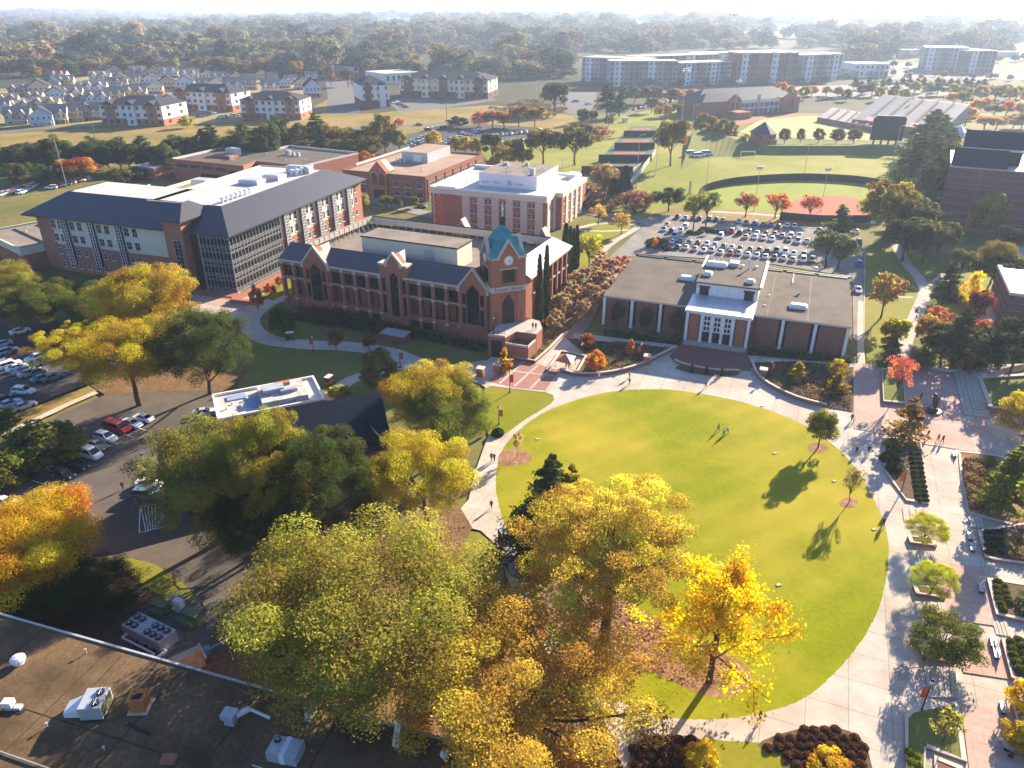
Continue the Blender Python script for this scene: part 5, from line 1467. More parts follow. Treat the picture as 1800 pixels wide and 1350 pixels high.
NEAR=[
 # name, proto, base x, base y, top y, width px, label, colour
 ('tree','broad_a',655,1215,915,430,'huge olive-green tree in the lower middle, beside the near flat roof',(.235,.21,.038)),
 ('tree','broad_c',900,1330,1035,430,'large orange-tinged golden oak at the bottom edge',(.385,.255,.045)),
 ('tree','elm',1062,1128,850,305,'spreading golden tree with a dark trunk on the mulch bed of the lawn',(.385,.30,.05)),
 ('ginkgo_tree','ginkgo',1246,1202,1003,235,'slender bright yellow ginkgo at the end of the mulch bed in the oval lawn',YEL),
 ('tree','broad_b',405,945,732,240,'dense olive-green tree in front of the blue-roofed hall, above the painted hatching',(.155,.15,.03)),
 ('tree','clumpy',500,960,720,150,'olive tree rising in front of the left part of the blue roof',mixc(OLIVE,OLIVEY,.4)),
 ('tree','clumpy',575,965,757,200,'dark green clumpy evergreen oak in the middle of the tree group before the blue roof',(0.052,0.066,0.016)),
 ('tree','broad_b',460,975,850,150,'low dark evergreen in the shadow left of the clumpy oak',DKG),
 ('tree','broad_a',750,930,765,165,'bright yellow tree between the dark oak and the curving footpath',(.33,.27,.03)),
 ('tree','broad_b',790,800,668,150,'pale green pine-like tree beside the footpath, in front of a gold tree',mixc(MIDG,LTG,.5)),
 ('tree','broad_a',762,775,640,150,'gold and green tree behind the pale green one, by the library walk',mixc(GOLD,OLIVE,.45)),
 ('tree','egg',668,700,615,62,'grey-green columnar tree right of the white annex roof',(0.13,0.115,0.04)),
 ('conifer','cedar',968,935,800,110,'dark green conifer standing on the left edge of the oval lawn',(0.05,0.065,0.022)),
 ('conifer','loose_pyramid',1000,925,818,70,'yellow-green small conifer right of the dark one on the oval lawn',(0.17,0.15,0.02)),
 ('conifer','cedar',930,985,880,120,'spreading dark conifer beside the curved path, partly behind the spreading shade tree',(0.06,0.072,0.02)),
 ('tree','broad_a',55,1050,880,260,'bright yellow-orange tree at the left edge above the near roof',(.40,.275,.022)),
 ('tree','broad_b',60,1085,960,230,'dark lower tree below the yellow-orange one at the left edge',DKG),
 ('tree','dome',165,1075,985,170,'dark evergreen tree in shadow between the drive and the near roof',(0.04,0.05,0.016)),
 ('small_tree','bush',118,915,858,92,'small red maple at the corner of the drive',RED),
 ('tree','dome',370,695,545,160,'big dark green magnolia above the white annex',(0.055,0.068,0.020)),
 ('tree','broad_a',246,715,563,160,'yellow tree left of the dark magnolia',(.30,.225,.025)),
 ('tree','spray',152,680,568,130,'flat-topped pale gold tree at the edge of the left car park',mixc(OLIVEY,GOLD,.4)),
 ('tree','broad_b',275,610,467,160,'tall golden tree in front of the science building',(.31,.23,.03)),
 ('tree','broad_c',95,585,490,165,'shaded olive tree with a few gold sprays left of the science building',mixc(OLIVE,DKG,.5)),
 ('tree','broad_a',20,555,465,110,'olive tree at the left edge below the flat-roofed hall',mixc(OLIVE,OLIVEY,.3)),
 ('tree','broad_b',185,560,500,110,'dark shaded tree hard against the science building',mixc(DKG,OLIVE,.3)),
 ('tree','broad_c',50,530,478,70,'small gold-tipped tree below the corner of the science building',mixc(GOLD,OLIVE,.35)),
 ('bush','bush',80,818,740,128,'large rounded green shrub left of the row of parked vans',mixc(MIDG,OLIVE,.5)),
 ('bush','bush',10,860,795,80,'rounded green shrub cut by the left edge',mixc(MIDG,OLIVE,.4)),
 ('bush','bush',3,765,715,60,'dark shrub at the left edge beside the car park',mixc(DKG,MIDG,.3)),
 # right-hand side
 ('young_tree','young',1437,790,722,48,'young upright tree on a mulch ring at the right of the oval lawn',mixc(OLIVE,OLIVEY,.3)),
 ('young_tree','sparse',1491,886,825,38,'thin sparse young tree on the small mulch ring nearest the right path',(0.24,0.19,0.07)),
 ('young_tree','sapling',909,806,760,22,'nearly bare sapling on the mulch patch left of the oval lawn',TAN),
 ('young_tree','loose_pyramid',1590,772,700,62,'thin amber-brown pyramidal tree beside the plaza steps',(0.20,0.125,0.035)),
 ('tree','sparse',1570,706,626,46,'coral-red maple in the long plaza planter',(0.46,0.15,0.085)),
 ('tree','pyramid',1757,900,785,72,'grey-green pyramidal tree in the grass bed at the right edge',mixc(MIDG,LTG,.35)),
 ('tree','low_dense',1797,768,682,96,'golden-green round tree at the right edge below the walled lawn',mixc(OLIVEY,GOLD,.45)),
 ('planter_tree','dome',1622,957,903,66,'small yellow-green tree in the farthest planter of the stepped row',(.34,.33,.03)),
 ('planter_tree','dome',1634,1050,988,74,'small yellow-green tree in the middle planter of the stepped row',(.32,.33,.03)),
 ('planter_tree','low_dense',1650,1160,1070,112,'dark green round tree in the nearest planter of the stepped row',mixc(MIDG,OLIVE,.35)),
 ('young_tree','sapling',1655,1310,1250,50,'wispy sapling in the grass planter at the bottom right',(0.22,0.2,0.05)),
 ('small_tree','bush',1232,1352,1303,60,'golden bush in the dark shrub bed at the bottom edge',GOLD),
 ('small_tree','bush',1452,1362,1316,70,'orange-gold bush among brown shrubs at the bottom edge',mixc(GOLD,ORA,.25)),
 ('small_tree','bush',1795,1245,1190,60,'golden shrub on the right edge above the terrace table',GOLD),
 ('small_tree','bush',1792,1312,1265,60,'golden shrub on the right edge beside the terrace table',mixc(GOLD,OLIVEY,.3)),
 # garden beds
 ('small_tree','bush',1048,652,616,34,'orange maple bush in the planting bed by the red shade canopy',(0.42,0.17,0.03)),
 ('small_tree','pyramid',1108,622,596,18,'small orange tree in the bed left of the hall entrance',(0.42,0.19,0.03)),
 ('small_tree','bush',1030,612,585,26,'small red maple in shade behind the orange maple bush',(0.25,0.07,0.03)),
 ('small_tree','pyramid',1400,668,636,30,'small gold tree at the left of the garden bed right of the hall entrance',mixc(GOLD,OLIVE,.4)),
 ('small_tree','bush',1467,660,630,34,'amber bush at the back of the garden bed right of the hall',mixc(GOLD,OLIVE,.3)),
 ('small_tree','pyramid',1470,692,655,36,'green-gold tree at the front of the garden bed right of the hall',mixc(OLIVE,ORA,.3)),
 ('small_tree','pyramid',888,652,610,24,'gold tree beside the brick gate pier near the library terrace',mixc(GOLD,ORA,.3)),
 ('small_tree','bush',498,592,538,44,'dark green tree at the left corner of the library lawn',mixc(DKG,MIDG,.3)),
 ('small_tree','open',592,620,580,28,'small russet tree on the walk in front of the library',(0.14,0.075,0.04)),
 ('small_tree','egg',650,618,585,22,'small dark red tree by the library walk',(0.16,0.075,0.04)),
 ('small_tree','mid_b',638,590,552,26,'dark small tree near the library centre bay',DKG),
 ('small_tree','bush',455,548,500,22,'orange tree on the lawn strip beside the glass corner',(0.40,0.14,0.04)),
 ('small_tree','bush',477,520,496,20,'coral tree on the lawn strip beside the library end',(0.40,0.13,0.06)),
 ('small_tree','bush',492,505,485,14,'small russet tree behind the library corner',(0.35,0.13,0.05)),
 # cypress columns by the library
 ('cypress','column',992,494,393,17,'widest of the cluster of dark cypresses behind the library',(0.035,0.05,0.018)),
 ('cypress','column',1000,484,398,12,'second cypress of the dark cluster behind the library',(0.035,0.05,0.018)),
 ('cypress','column',1006,478,402,11,'third cypress of the dark cluster behind the library',(0.035,0.05,0.018)),
 ('cypress','column',1012,474,396,12,'rightmost cypress of the dark cluster behind the library',(0.035,0.05,0.018)),
 ('evergreen','column',1078,352,313,22,'left dark pointed evergreen beside the tennis courts',BLUEG),
 ('evergreen','column',1097,350,292,26,'tall right dark pointed evergreen beside the tennis courts',BLUEG),
 ('tree','mid_c',1175,372,330,52,'dark rounded evergreen at the far left corner of the big car park',(0.04,0.052,0.028)),
 # hall foundation trees in shade
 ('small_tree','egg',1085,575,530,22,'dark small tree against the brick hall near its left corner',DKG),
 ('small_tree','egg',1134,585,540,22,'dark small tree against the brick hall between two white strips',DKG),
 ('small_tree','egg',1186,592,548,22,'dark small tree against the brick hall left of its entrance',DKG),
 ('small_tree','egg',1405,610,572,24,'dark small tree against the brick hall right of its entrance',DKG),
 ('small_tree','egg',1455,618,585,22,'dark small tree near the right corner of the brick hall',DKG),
]
for t in NEAR: tree(*t)
for i,(u,v,yt,w) in enumerate(((71.2,10.5,448,15),(71.6,14.2,432,15))):
    q=LIB.matrix_basis @ Vector((u,v,0));q.z=0
    tree('cypress','column',(941,952)[i],0,yt,w,'tall narrow cypress, %s of the pair by the library side'%('left','right')[i],(0.035,0.05,0.018),pos=q)

# crape myrtles between library and hall
MY=[(985,560,515,44,TAN),(1003,545,500,46,(0.26,0.19,0.10)),(1015,520,478,46,TAN),(1030,512,470,44,(0.27,0.19,0.11)),(1040,545,500,44,(.28,.185,.11)),(1060,525,476,50,(.28,.185,.11)),(1075,505,455,48,(0.31,0.185,0.125)),(1090,490,450,46,(0.32,0.17,0.12)),(1048,490,455,40,TAN),(1055,470,440,36,TAN),(975,585,545,36,TAN),(1022,565,528,40,(.28,.185,.11))]
for i,(x,y,yt,w,c) in enumerate(sorted(MY)):
    tree('crape_myrtle','myrtle',x,y,yt,w,'%s crape myrtle, %s from the left on the bank between library and hall'%('russet' if c[0]>.26 else 'tan',ordn(i)),c,'crape myrtles between library and hall')
YG=[(1035,470,413,50,(0.33,0.31,0.03),'bright lime-yellow tree on the lawn right of the cypresses'),(1052,395,360,26,(0.42,0.28,0.08),'pale gold sapling on the round lawn behind the library'),(1092,412,375,30,(0.42,0.28,0.07),'yellow sapling in the middle of the round lawn'),(1150,442,418,10,ORA,'slim orange tree in the round shrub island of the car park')]
for x,y,yt,w,c,lb in YG: tree('young_tree','open',x,y,yt,w,lb,c)

# trees around the big car park and ball field
MID=[
 (1218,405,340,40,'open',LTG,'thin pale green tree in the shrub island of the car park'),(1240,400,336,40,'open',(0.13,0.14,0.04),'thin green tree right in the shrub island of the car park'),
 (1310,382,340,40,'open',(0.30,0.12,0.05),'russet tree left along the ball field fence'),(1362,384,340,42,'open',(0.42,0.14,0.05),'orange tree in the middle along the ball field fence'),(1422,386,344,38,'open',(0.40,0.13,0.06),'coral tree right along the ball field fence'),
 (1470,420,360,50,'pyramid',(0.10,0.115,0.045),'pale green conifer at the far corner of the car park'),(1450,470,408,54,'mid_b',(0.13,0.14,0.055),'left pale green tree at the near right corner of the car park'),(1472,474,415,50,'mid_b',(0.12,0.13,0.05),'right pale green tree at the near right corner of the car park'),
 (1555,415,322,92,'mid_c',(0.19,0.15,0.025),'large gold-topped tree at the right end of the ball field'),(1600,430,350,80,'mid_a',(0.10,0.095,0.03),'dark olive tree right of the gold-topped one'),(1585,460,385,70,'mid_b',(0.055,0.065,0.025),'dark shaded tree below the gold-topped one'),
 (1645,455,392,62,'mid_b',(0.095,0.095,0.03),'olive tree before the corner of the violet brick block'),(1620,462,390,60,'mid_a',(0.085,0.09,0.03),'dark green tree among the shaded grove'),
 (1728,420,340,58,'egg',(0.27,0.19,0.03),'golden egg-shaped tree against the violet brick wall'),(1765,450,398,42,'mid_b',(0.075,0.075,0.045),'grey-green tree right of the golden egg-shaped one'),
 (1740,500,425,66,'dome',(0.15,0.12,0.03),'gold-topped tree beside the path on the right'),(1745,510,450,76,'mid_c',(0.05,0.06,0.02),'dark round tree in front of the gold-topped one by the path'),
 (1700,545,478,40,'ginkgo',(0.50,0.36,0.03),'small brilliant yellow tree by the right-hand paths'),(1712,575,512,38,'mid_b',(0.18,0.06,0.04),'dark red small tree beside the brilliant yellow one'),
 (1660,530,462,54,'cedar',(0.045,0.055,0.024),'dark conifer beside the forked path'),(1675,640,545,74,'cedar',(0.038,0.048,0.022),'big dark conifer above the brick plaza'),(1650,650,575,60,'mid_b',(0.05,0.06,0.024),'dark green tree left of the big conifer above the plaza'),
 (1625,620,555,46,'mid_a',(0.27,0.17,0.04),'amber tree left of the path above the plaza'),(1640,590,540,44,'open',(0.33,0.12,0.06),'pink-orange tree behind the dark conifer'),(1712,612,560,40,'open',(0.32,0.11,0.06),'rosy tree right of the dark conifer'),
 (1548,560,482,54,'open',(0.27,0.17,0.05),'amber open-crowned tree on the side lawn of the hall'),(1560,625,560,44,'mid_b',(0.27,0.21,0.03),'gold-green tree on the lawn above the long planter'),(1560,640,590,50,'cedar',(0.05,0.065,0.022),'dark spreading conifer beside the hall corner'),
 (1775,660,560,110,'mid_c',(0.032,0.042,0.02),'dark shaded tree in front of the brick annex at the right edge'),(1730,655,600,60,'bush',(0.04,0.05,0.022),'dark shrub mass by the right-hand steps'),
 (1685,490,440,40,'mid_b',(0.12,0.11,0.03),'olive tree near the top of the right-hand lawn'),(1690,655,612,30,'bush',(0.14,0.11,0.03),'olive bush at the plaza edge below the conifer'),(1615,655,612,34,'bush',(0.10,0.09,0.03),'dull green bush at the plaza edge left of the conifer'),
]
for x,y,yt,w,k,c,lb in MID: tree('tree' if k not in ('cedar','pyramid') else 'conifer',k,x,y,yt,w,lb,c)
# row of pines beside the violet block
PN=[(1600,345,242,62),(1625,330,232,60),(1640,300,216,66),(1618,275,205,56),(1645,270,202,62),(1660,290,225,50),(1635,250,192,50),(1612,380,285,66),(1630,372,270,56),(1648,345,255,50),(1585,330,262,44),(1600,300,235,50)]
for i,(x,y,yt,w) in enumerate(sorted(PN,key=lambda q:-q[1])):
    tree('pine_tree','pine' if i%2 else 'pine_b',x,y,yt,w,'tall pine beside the violet brick block, %s from the near end of the row'%ordn(i),mixc((0.125,0.13,0.045),(0.08,0.09,0.035),RNG.random()),'pines beside the violet brick block')

# ------------------------------------------------------------------ vehicles
PAINTM=bpy.data.materials.new('car_paint')
_nt,_bs=nodes_of(PAINTM)
_oi=_nt.nodes.new('ShaderNodeObjectInfo')
_nt.links.new(_oi.outputs['Color'],_bs.inputs['Base Color'])
_bs.inputs['Roughness'].default_value=0.32;_bs.inputs['Specular IOR Level'].default_value=0.5
_bs.inputs['Coat Weight'].default_value=0.3;_bs.inputs['Coat Roughness'].default_value=0.1
M['lamp_glass']=mat('lamp_glass',(.75,.74,.7),.25,.03,2,spec=.6)
M['tail_red']=mat('tail_red',(.35,.02,.015),.3,.03,2,spec=.6)

def loft(mb,secs,mi=0):
    """sections = list of (x, half width, z low, z high, inset top); rings of 6 points"""
    rings=[]
    for (x,w,zl,zh,ins) in secs:
        rings.append([(x,-w*.96,zl),(x,-w,zl+(zh-zl)*.45),(x,-w+ins,zh),(x,w-ins,zh),(x,w,zl+(zh-zl)*.45),(x,w*.96,zl)])
    b=len(mb.v)
    for r in rings: mb.v += r
    for i in range(len(rings)-1):
        for k in range(6):
            j=(k+1)%6
            mb.f.append((b+i*6+k,b+(i+1)*6+k,b+(i+1)*6+j,b+i*6+j));mb.m.append(mi)
    mb.f.append(tuple(b+k for k in range(6)));mb.m.append(mi)
    e=b+(len(rings)-1)*6
    mb.f.append(tuple(e+5-k for k in range(6)));mb.m.append(mi)

CARS={
 # body sections, cabin sections (glass), roof box, wheel x, wheel r, half width
 'sedan': ([(-2.3,.70,.42,.92,.08),(-2.1,.86,.28,1.0,.08),(-1.3,.9,.22,1.0,.06),(.9,.9,.22,.98,.06),(1.9,.86,.25,.84,.1),(2.3,.66,.38,.70,.1)],
           [(-1.55,.74,.98,1.0,.02),(-.95,.74,.98,1.40,.14),(.25,.74,.96,1.42,.14),(1.05,.76,.95,.98,.02)],(-.95,.25,.6,1.40,1.45),(-1.35,1.42),.33),
 'suv': ([(-2.3,.74,.48,1.05,.06),(-2.2,.92,.36,1.1,.05),(-1.2,.95,.3,1.1,.05),(1.0,.95,.3,1.08,.05),(1.95,.9,.34,1.0,.1),(2.3,.72,.46,.88,.1)],
         [(-2.15,.80,1.09,1.12,.02),(-1.85,.80,1.09,1.66,.12),(.35,.80,1.07,1.68,.12),(1.05,.82,1.05,1.1,.02)],(-1.9,.35,.68,1.66,1.73),(-1.4,1.45),.37),
 'van': ([(-2.7,.85,.42,1.2,.03),(-2.65,.98,.35,1.3,.03),(-1.0,1.0,.32,1.3,.03),(1.5,1.0,.32,1.25,.03),(2.3,.94,.35,1.1,.1),(2.65,.8,.45,.95,.1)],
         [(-2.66,.92,1.29,1.31,.01),(-2.6,.92,1.29,1.98,.10),(1.1,.92,1.26,1.98,.10),(1.9,.9,1.2,1.24,.02)],(-2.62,1.15,.84,1.97,2.1),(-1.7,1.75),.37),
 'pickup': ([(-2.8,.85,.5,.98,.03),(-2.75,.95,.42,1.05,.03),(-.6,.97,.38,1.05,.04),(1.2,.97,.38,1.1,.05),(2.3,.93,.42,1.05,.1),(2.75,.78,.5,.95,.1)],
            [(-.75,.82,1.05,1.08,.02),(-.6,.82,1.05,1.72,.12),(.7,.82,1.07,1.74,.12),(1.4,.84,1.07,1.1,.02)],(-.62,.7,.7,1.72,1.79),(-1.75,1.75),.4),
}
CARP={}
def make_car_proto(kind):
    body,cab,roof,wx,wr=CARS[kind]
    mb=MB();loft(mb,body)
    small=MB();loft(small,body)
    for m in (mb,small):
        x0,x1,w,z0,z1=roof
        m.add([(x0,-w,z0),(x1,-w,z0),(x1,w,z0),(x0,w,z0),(x0+.12,-w+.1,z1),(x1-.15,-w+.1,z1),(x1-.15,w-.1,z1),(x0+.12,w-.1,z1)],[(0,1,5,4),(1,2,6,5),(2,3,7,6),(3,0,4,7),(4,5,6,7),(3,2,1,0)])
        # pillars
        ci=[c for c in cab]
        for s in (-1,1):
            for i in (1,2):
                x,hw,zl,zh,ins=ci[i]
                xb=ci[0][0] if i == 1 else ci[3][0]
                m.tube((x,s*(hw-ins),zh),(xb,s*hw,zl),.05,n=4)
            xm=(ci[1][0]+ci[2][0])/2
            m.box(xm-.05,xm+.05,min(s*(hw-.0),s*(hw+.02)),max(s*hw,s*(hw+.02)),zl,zl+(zh-zl)*.55)
    if kind == 'pickup':
        for m in (mb,small): m.box(-2.6,-.85,-.78,.78,1.052,1.07,1)
    for x in wx:
        for s in (-1,1):
            small.tube((x,s*.62,wr),(x,s*(.93 if kind == 'sedan' else .99),wr),wr,n=10,mi=1)
    full=mb.mesh('body',[PAINTM,M['dark']]);sm=small.mesh('body',[PAINTM,M['dark']])
    g=MB();loft(g,cab);gl=g.mesh('windows',M['glass'])
    w=MB();w.tube((0,-.13,0),(0,.13,0),wr,n=14,mi=0);w.tube((0,-.14,0),(0,.14,0),wr*.58,n=10,mi=1);wm=w.mesh('wheel',[M['dark'],M['galv']])
    fx=body[-1][0];bx=body[0][0];fw=body[-1][1]
    h=MB().box(-.06,.06,-.14,.14,-.07,.07);hm=h.mesh('headlight',M['lamp_glass'])
    t=MB().box(-.05,.05,-.13,.13,-.1,.1);tm=t.mesh('tail_light',M['tail_red'])
    bp=MB().box(-.05,.05,-.25,.25,-.06,.06).mesh('number_plate',M['white'])
    CARP[kind]=dict(full=full,small=sm,glass=gl,wheel=wm,head=hm,tail=tm,plate=bp,wx=wx,wr=wr,fx=fx,bx=bx,fw=fw,fz=body[-1][3]-.1,bz=body[0][3]-.1,bw=body[0][1])
for k in CARS: make_car_proto(k)

def car(kind,px,py,ang,col,label,group=None,full=False,cat='car',z=.6,scale=1.0):
    p=G(px,py,z);p.z=gz(p.x,p.y)
    P_=CARP[kind]
    o=thing('parked_car' if kind in ('sedan','suv') else ('parked_van' if kind == 'van' else 'pickup_truck'),label,{'sedan': 'car','suv': 'car','van': 'van','pickup': 'pickup truck'}[kind],p,ang,group)
    o.scale=(scale,)*3
    b=link('body',P_['full'] if full else P_['small'],o);b.color=(*col,1)
    link('windows',P_['glass'],o)
    if full:
        for x in P_['wx']:
            for s in (-.86,.86): link('wheel',P_['wheel'],o,(x,s,P_['wr']))
        for s in (-1,1):
            link('headlight',P_['head'],o,(P_['fx']-.03,s*(P_['fw']-.16),P_['fz']))
            link('tail_light',P_['tail'],o,(P_['bx']+.02,s*(P_['bw']-.14),P_['bz']))
    return o

GZ=[]
def _collect_gz():
    for o in scene.objects:
        if o.type == 'MESH' and o.get('kind') == 'structure' and len(o.data.polygons) >= 1 and o.name.split('.')[0] not in ('ground','kerb','painted_lines'):
            vs_=[v.co for v in o.data.vertices]
            xs=[v.x for v in vs_];ys=[v.y for v in vs_]
            polys=[[(vs_[i].x,vs_[i].y) for i in p.vertices] for p in o.data.polygons]
            GZ.append((min(xs),max(xs),min(ys),max(ys),vs_[0].z,polys))
_collect_gz()
def gz(x,y):
    z=0.0
    for a,b,c,d,h,polys in GZ:
        if h>z and a <= x <= b and c <= y <= d and any(inpoly(x,y,q) for q in polys): z=h
    return z

WHT=(.72,.72,.71);SIL=(.42,.42,.43);GRY=(.16,.165,.17);BLK=(.015,.015,.017);NAV=(.02,.035,.09);BLU=(.02,.13,.42);REDC=(.42,.03,.03);MAR=(.14,.025,.03);TEAL=(.10,.20,.24);LBL=(.36,.44,.52);PNK=(.55,.42,.40);SAND=(.40,.34,.26)
CN={WHT: 'white',SIL: 'silver',GRY: 'dark grey',BLK: 'black',NAV: 'navy',BLU: 'bright blue',REDC: 'red',MAR: 'maroon',TEAL: 'teal',LBL: 'pale blue',PNK: 'rose-beige',SAND: 'sand'}
VA=math.radians(68.7)
def lot_row(rows,where,group,off=(1140,370),k=7.5,ang=VA,jit=.03,scale=1.0):
    for i,(x,y,c,kd) in enumerate(sorted(rows)):
        nm={'sedan': 'saloon','suv': 'SUV','van': 'van','pickup': 'pickup'}[kd]
        car(kd,off[0]+x/k,off[1]+y/k,ang+RNG.uniform(-jit,jit)+(PI if (i*7+int(x))%5<2 else 0),c,'%s %s, %s from the left in %s'%(CN[c],nm,ordn(i),where),group,scale=scale)
GP='cars in the big car park behind the brick hall'
s,u='sedan','suv'
lot_row([(380,90,BLK,s),(490,98,LBL,s),(590,100,MAR,s),(672,105,BLK,s),(800,108,GRY,u),(892,115,NAV,s),(980,127,SAND,s),(1195,142,LBL,s),(1285,165,GRY,s),(1400,172,BLU,u),(1512,180,GRY,s),(1612,185,BLU,s),(1708,208,BLK,s),(1828,197,WHT,s),(1922,208,SIL,s)],'the farthest car park row',GP)
lot_row([(205,250,LBL,s),(250,185,PNK,s),(308,265,MAR,u),(425,262,WHT,s),(490,205,WHT,u)],'the small cluster left of the car park',GP)
lot_row([(1097,268,REDC,u),(1202,292,BLK,u),(1322,283,GRY,s),(1432,297,WHT,s),(1542,308,MAR,s),(1655,312,REDC,s),(1762,330,SIL,s),(1878,328,WHT,u),(1990,330,WHT,s)],'the middle double row, far line',GP)
lot_row([(950,340,WHT,u),(1282,345,PNK,s),(1402,352,WHT,s),(1515,362,WHT,s),(1627,378,WHT,s),(1845,385,GRY,s),(1970,402,WHT,'pickup'),(2090,402,WHT,s),(2205,420,PNK,s)],'the middle double row, near line',GP)
lot_row([(350,340,LBL,'van'),(425,398,BLU,s),(540,420,TEAL,s),(652,428,MAR,s),(768,440,WHT,s),(878,452,LBL,s),(988,478,NAV,s),(1100,483,WHT,s),(1208,497,MAR,s),(1340,510,GRY,s),(1456,522,MAR,s),(1566,533,BLK,u),(1682,535,NAV,u),(1800,550,WHT,u),(1912,570,WHT,s),(2045,580,GRY,s)],'the nearest double row, far line',GP)
lot_row([(318,410,WHT,s),(385,480,BLK,s),(495,485,WHT,s),(612,503,PNK,s),(727,528,WHT,s),(835,524,LBL,s),(952,548,WHT,s),(1076,558,REDC,s),(1190,560,SIL,s),(1306,580,WHT,s),(1426,595,WHT,s),(1540,607,WHT,s),(1656,622,BLK,s),(1783,625,WHT,s),(1900,645,SIL,s),(2040,655,WHT,u),(2156,652,GRY,'pickup')],'the nearest double row, near line',GP)
lot_row([(750,262,BLK,s),(838,322,WHT,s),(1238,275,WHT,s),(1272,425,BLK,u),(1272,700,BLU,u),(1265,1050,WHT,s)],'the shaded lane by the car park',GP,(1340,370),ang=math.radians(70))
# left car park
def angpx(a,b):
    A=G(*a);B=G(*b);return math.atan2(B.y-A.y,B.x-A.x)
AL=angpx((12,652),(50,642))
GL='cars in the shaded left car park'
lot_row([(30,355,LBL,s),(110,452,LBL,u),(215,480,BLK,s),(290,492,REDC,s),(370,510,NAV,s),(480,540,WHT,u),(605,572,WHT,s)],'the back line of the left lot',GL,(0,560),ang=AL+.1)
lot_row([(20,610,SIL,s),(140,630,WHT,u),(235,662,WHT,s),(310,705,GRY,s),(390,730,SIL,s),(470,735,GRY,s),(560,800,TEAL,s),(700,790,GRY,s)],'the second line of the left lot',GL,(0,560),ang=AL+.1)
lot_row([(20,1090,BLK,s),(130,1140,LBL,s),(320,1170,SIL,s)],'the near line of the left lot',GL,(0,560),ang=AL+.15)
car(u,43,690,angpx((20,688),(62,690)),WHT,'white SUV driving along the lane of the left lot',GL,True)
car(s,36,584,AL,WHT,'white saloon alone in the far shade of the left lot',GL)
# near drive: vehicles backed into the kerb
AN=angpx((132,795),(183,810))
GN='vehicles along the near drive'
for kd,x,y,c,lb in ((s,252,737,WHT,'white hatchback at the far end of the row along the near drive'),(s,232,747,WHT,'white saloon beside the red van'),('van',207,755,REDC,'bright red van parked along the near drive'),(u,187,772,WHT,'white car between the red van and a dark car'),(s,172,785,GRY,'dark grey saloon left of the white van'),('van',158,801,WHT,'white passenger van with a row of side windows'),(s,137,820,BLK,'black saloon just below the white van'),(s,112,835,BLK,'black saloon at the near end of the row by the drive')):
    car(kd,x,y,AN+PI*(kd == 'sedan' and x in (252,187)),c,lb,GN,True)
car(s,360,727,angpx((340,730),(380,724)),SIL,'silver saloon parked beside the white annex',GN,True)
car(s,262,853,AN+.3,WHT,'white saloon half hidden behind the olive tree at the drive',GN,True)
car(u,258,872,AN+.3,TEAL,'teal car half hidden under the olive tree at the drive',GN,True)
car(s,12,886,AN+.1,WHT,'white saloon cut by the left edge near the yellow-orange tree',GN,True)
car(s,742,362,VA-R90,GRY,'dark saloon stopped on the lane left of the white-roofed hall',GN)
# rear car park
GR='small cars in the rear car park beyond the brick halls'
cols=[WHT,SIL,GRY,BLK,NAV,REDC,LBL,SAND,WHT,SIL]
def far_row(a,b,n,where,grp,ang,seed,scale=1.15):
    r=random.Random(seed)
    for i in range(n):
        t=(i+r.uniform(-.15,.15))/max(1,n-1)
        c=cols[r.randrange(10)];kd=s if r.random()<.6 else u
        car(kd,a[0]+(b[0]-a[0])*t,a[1]+(b[1]-a[1])*t,ang+(PI if r.random()<.5 else 0),c,'%s %s, %s from the left in %s'%(CN[c],'saloon' if kd == s else 'SUV',ordn(i),where),grp,scale=scale)
far_row((716,252),(752,240),9,'the left line of the rear lot',GR,.6,1)
far_row((722,256),(768,242),9,'the second line of the rear lot',GR,.6,2)
far_row((778,252),(842,232),12,'the third line of the rear lot',GR,.6,3)
far_row((790,246),(840,226),9,'the fourth line of the rear lot',GR,.6,4)
far_row((752,228),(806,219),9,'the far kerb line of the rear lot',GR,.5,5)
far_row((858,240),(950,230),12,'the shaded rear car park line',GR,1.2,6)
far_row((880,250),(950,244),8,'the near right rear car park line',GR,1.2,7)
far_row((1068,208),(1096,188),7,'the kerb line by the tennis courts','cars along the road by the tennis courts',.7,8,1.3)
far_row((1115,192),(1180,178),8,'the line below the flats','cars along the road by the tennis courts',1.2,9,1.4)
far_row((2,342),(40,330),7,'the left line behind the low hall','cars behind the flat-roofed hall',1.3,10,1.1)
far_row((38,338),(66,322),7,'the second line behind the low hall','cars behind the flat-roofed hall',1.3,11,1.1)
far_row((90,330),(150,315),8,'the line by the tall white pole','cars behind the flat-roofed hall',.2,12,1.1)
far_row((352,205),(372,200),4,'the line before the right brick flats','cars by the small brick flats',.3,13,1.4)
far_row((388,207),(420,202),6,'the near line by the small brick flats','cars by the small brick flats',.3,14,1.4)
far_row((695,180),(712,188),4,'the line beside the long slate-roofed house','cars beside the long slate-roofed house',.9,15,1.4)
far_row((1440,176),(1490,172),6,'the line by the grandstand','cars by the grandstand',.4,16,1.6)
far_row((1600,255),(1628,225),6,'the line beside the violet brick block','cars beside the violet brick block',.9,17,1.1)
car(s,736,219,.3,GRY,'dark saloon driving on the road past the brown field',None,scale=1.2)
car(s,1012,178,.1,GRY,'dark saloon on the pale lot left of the flats',None,scale=1.4)
car(s,1034,183,.4,WHT,'white saloon on the pale lot left of the flats',None,scale=1.4)

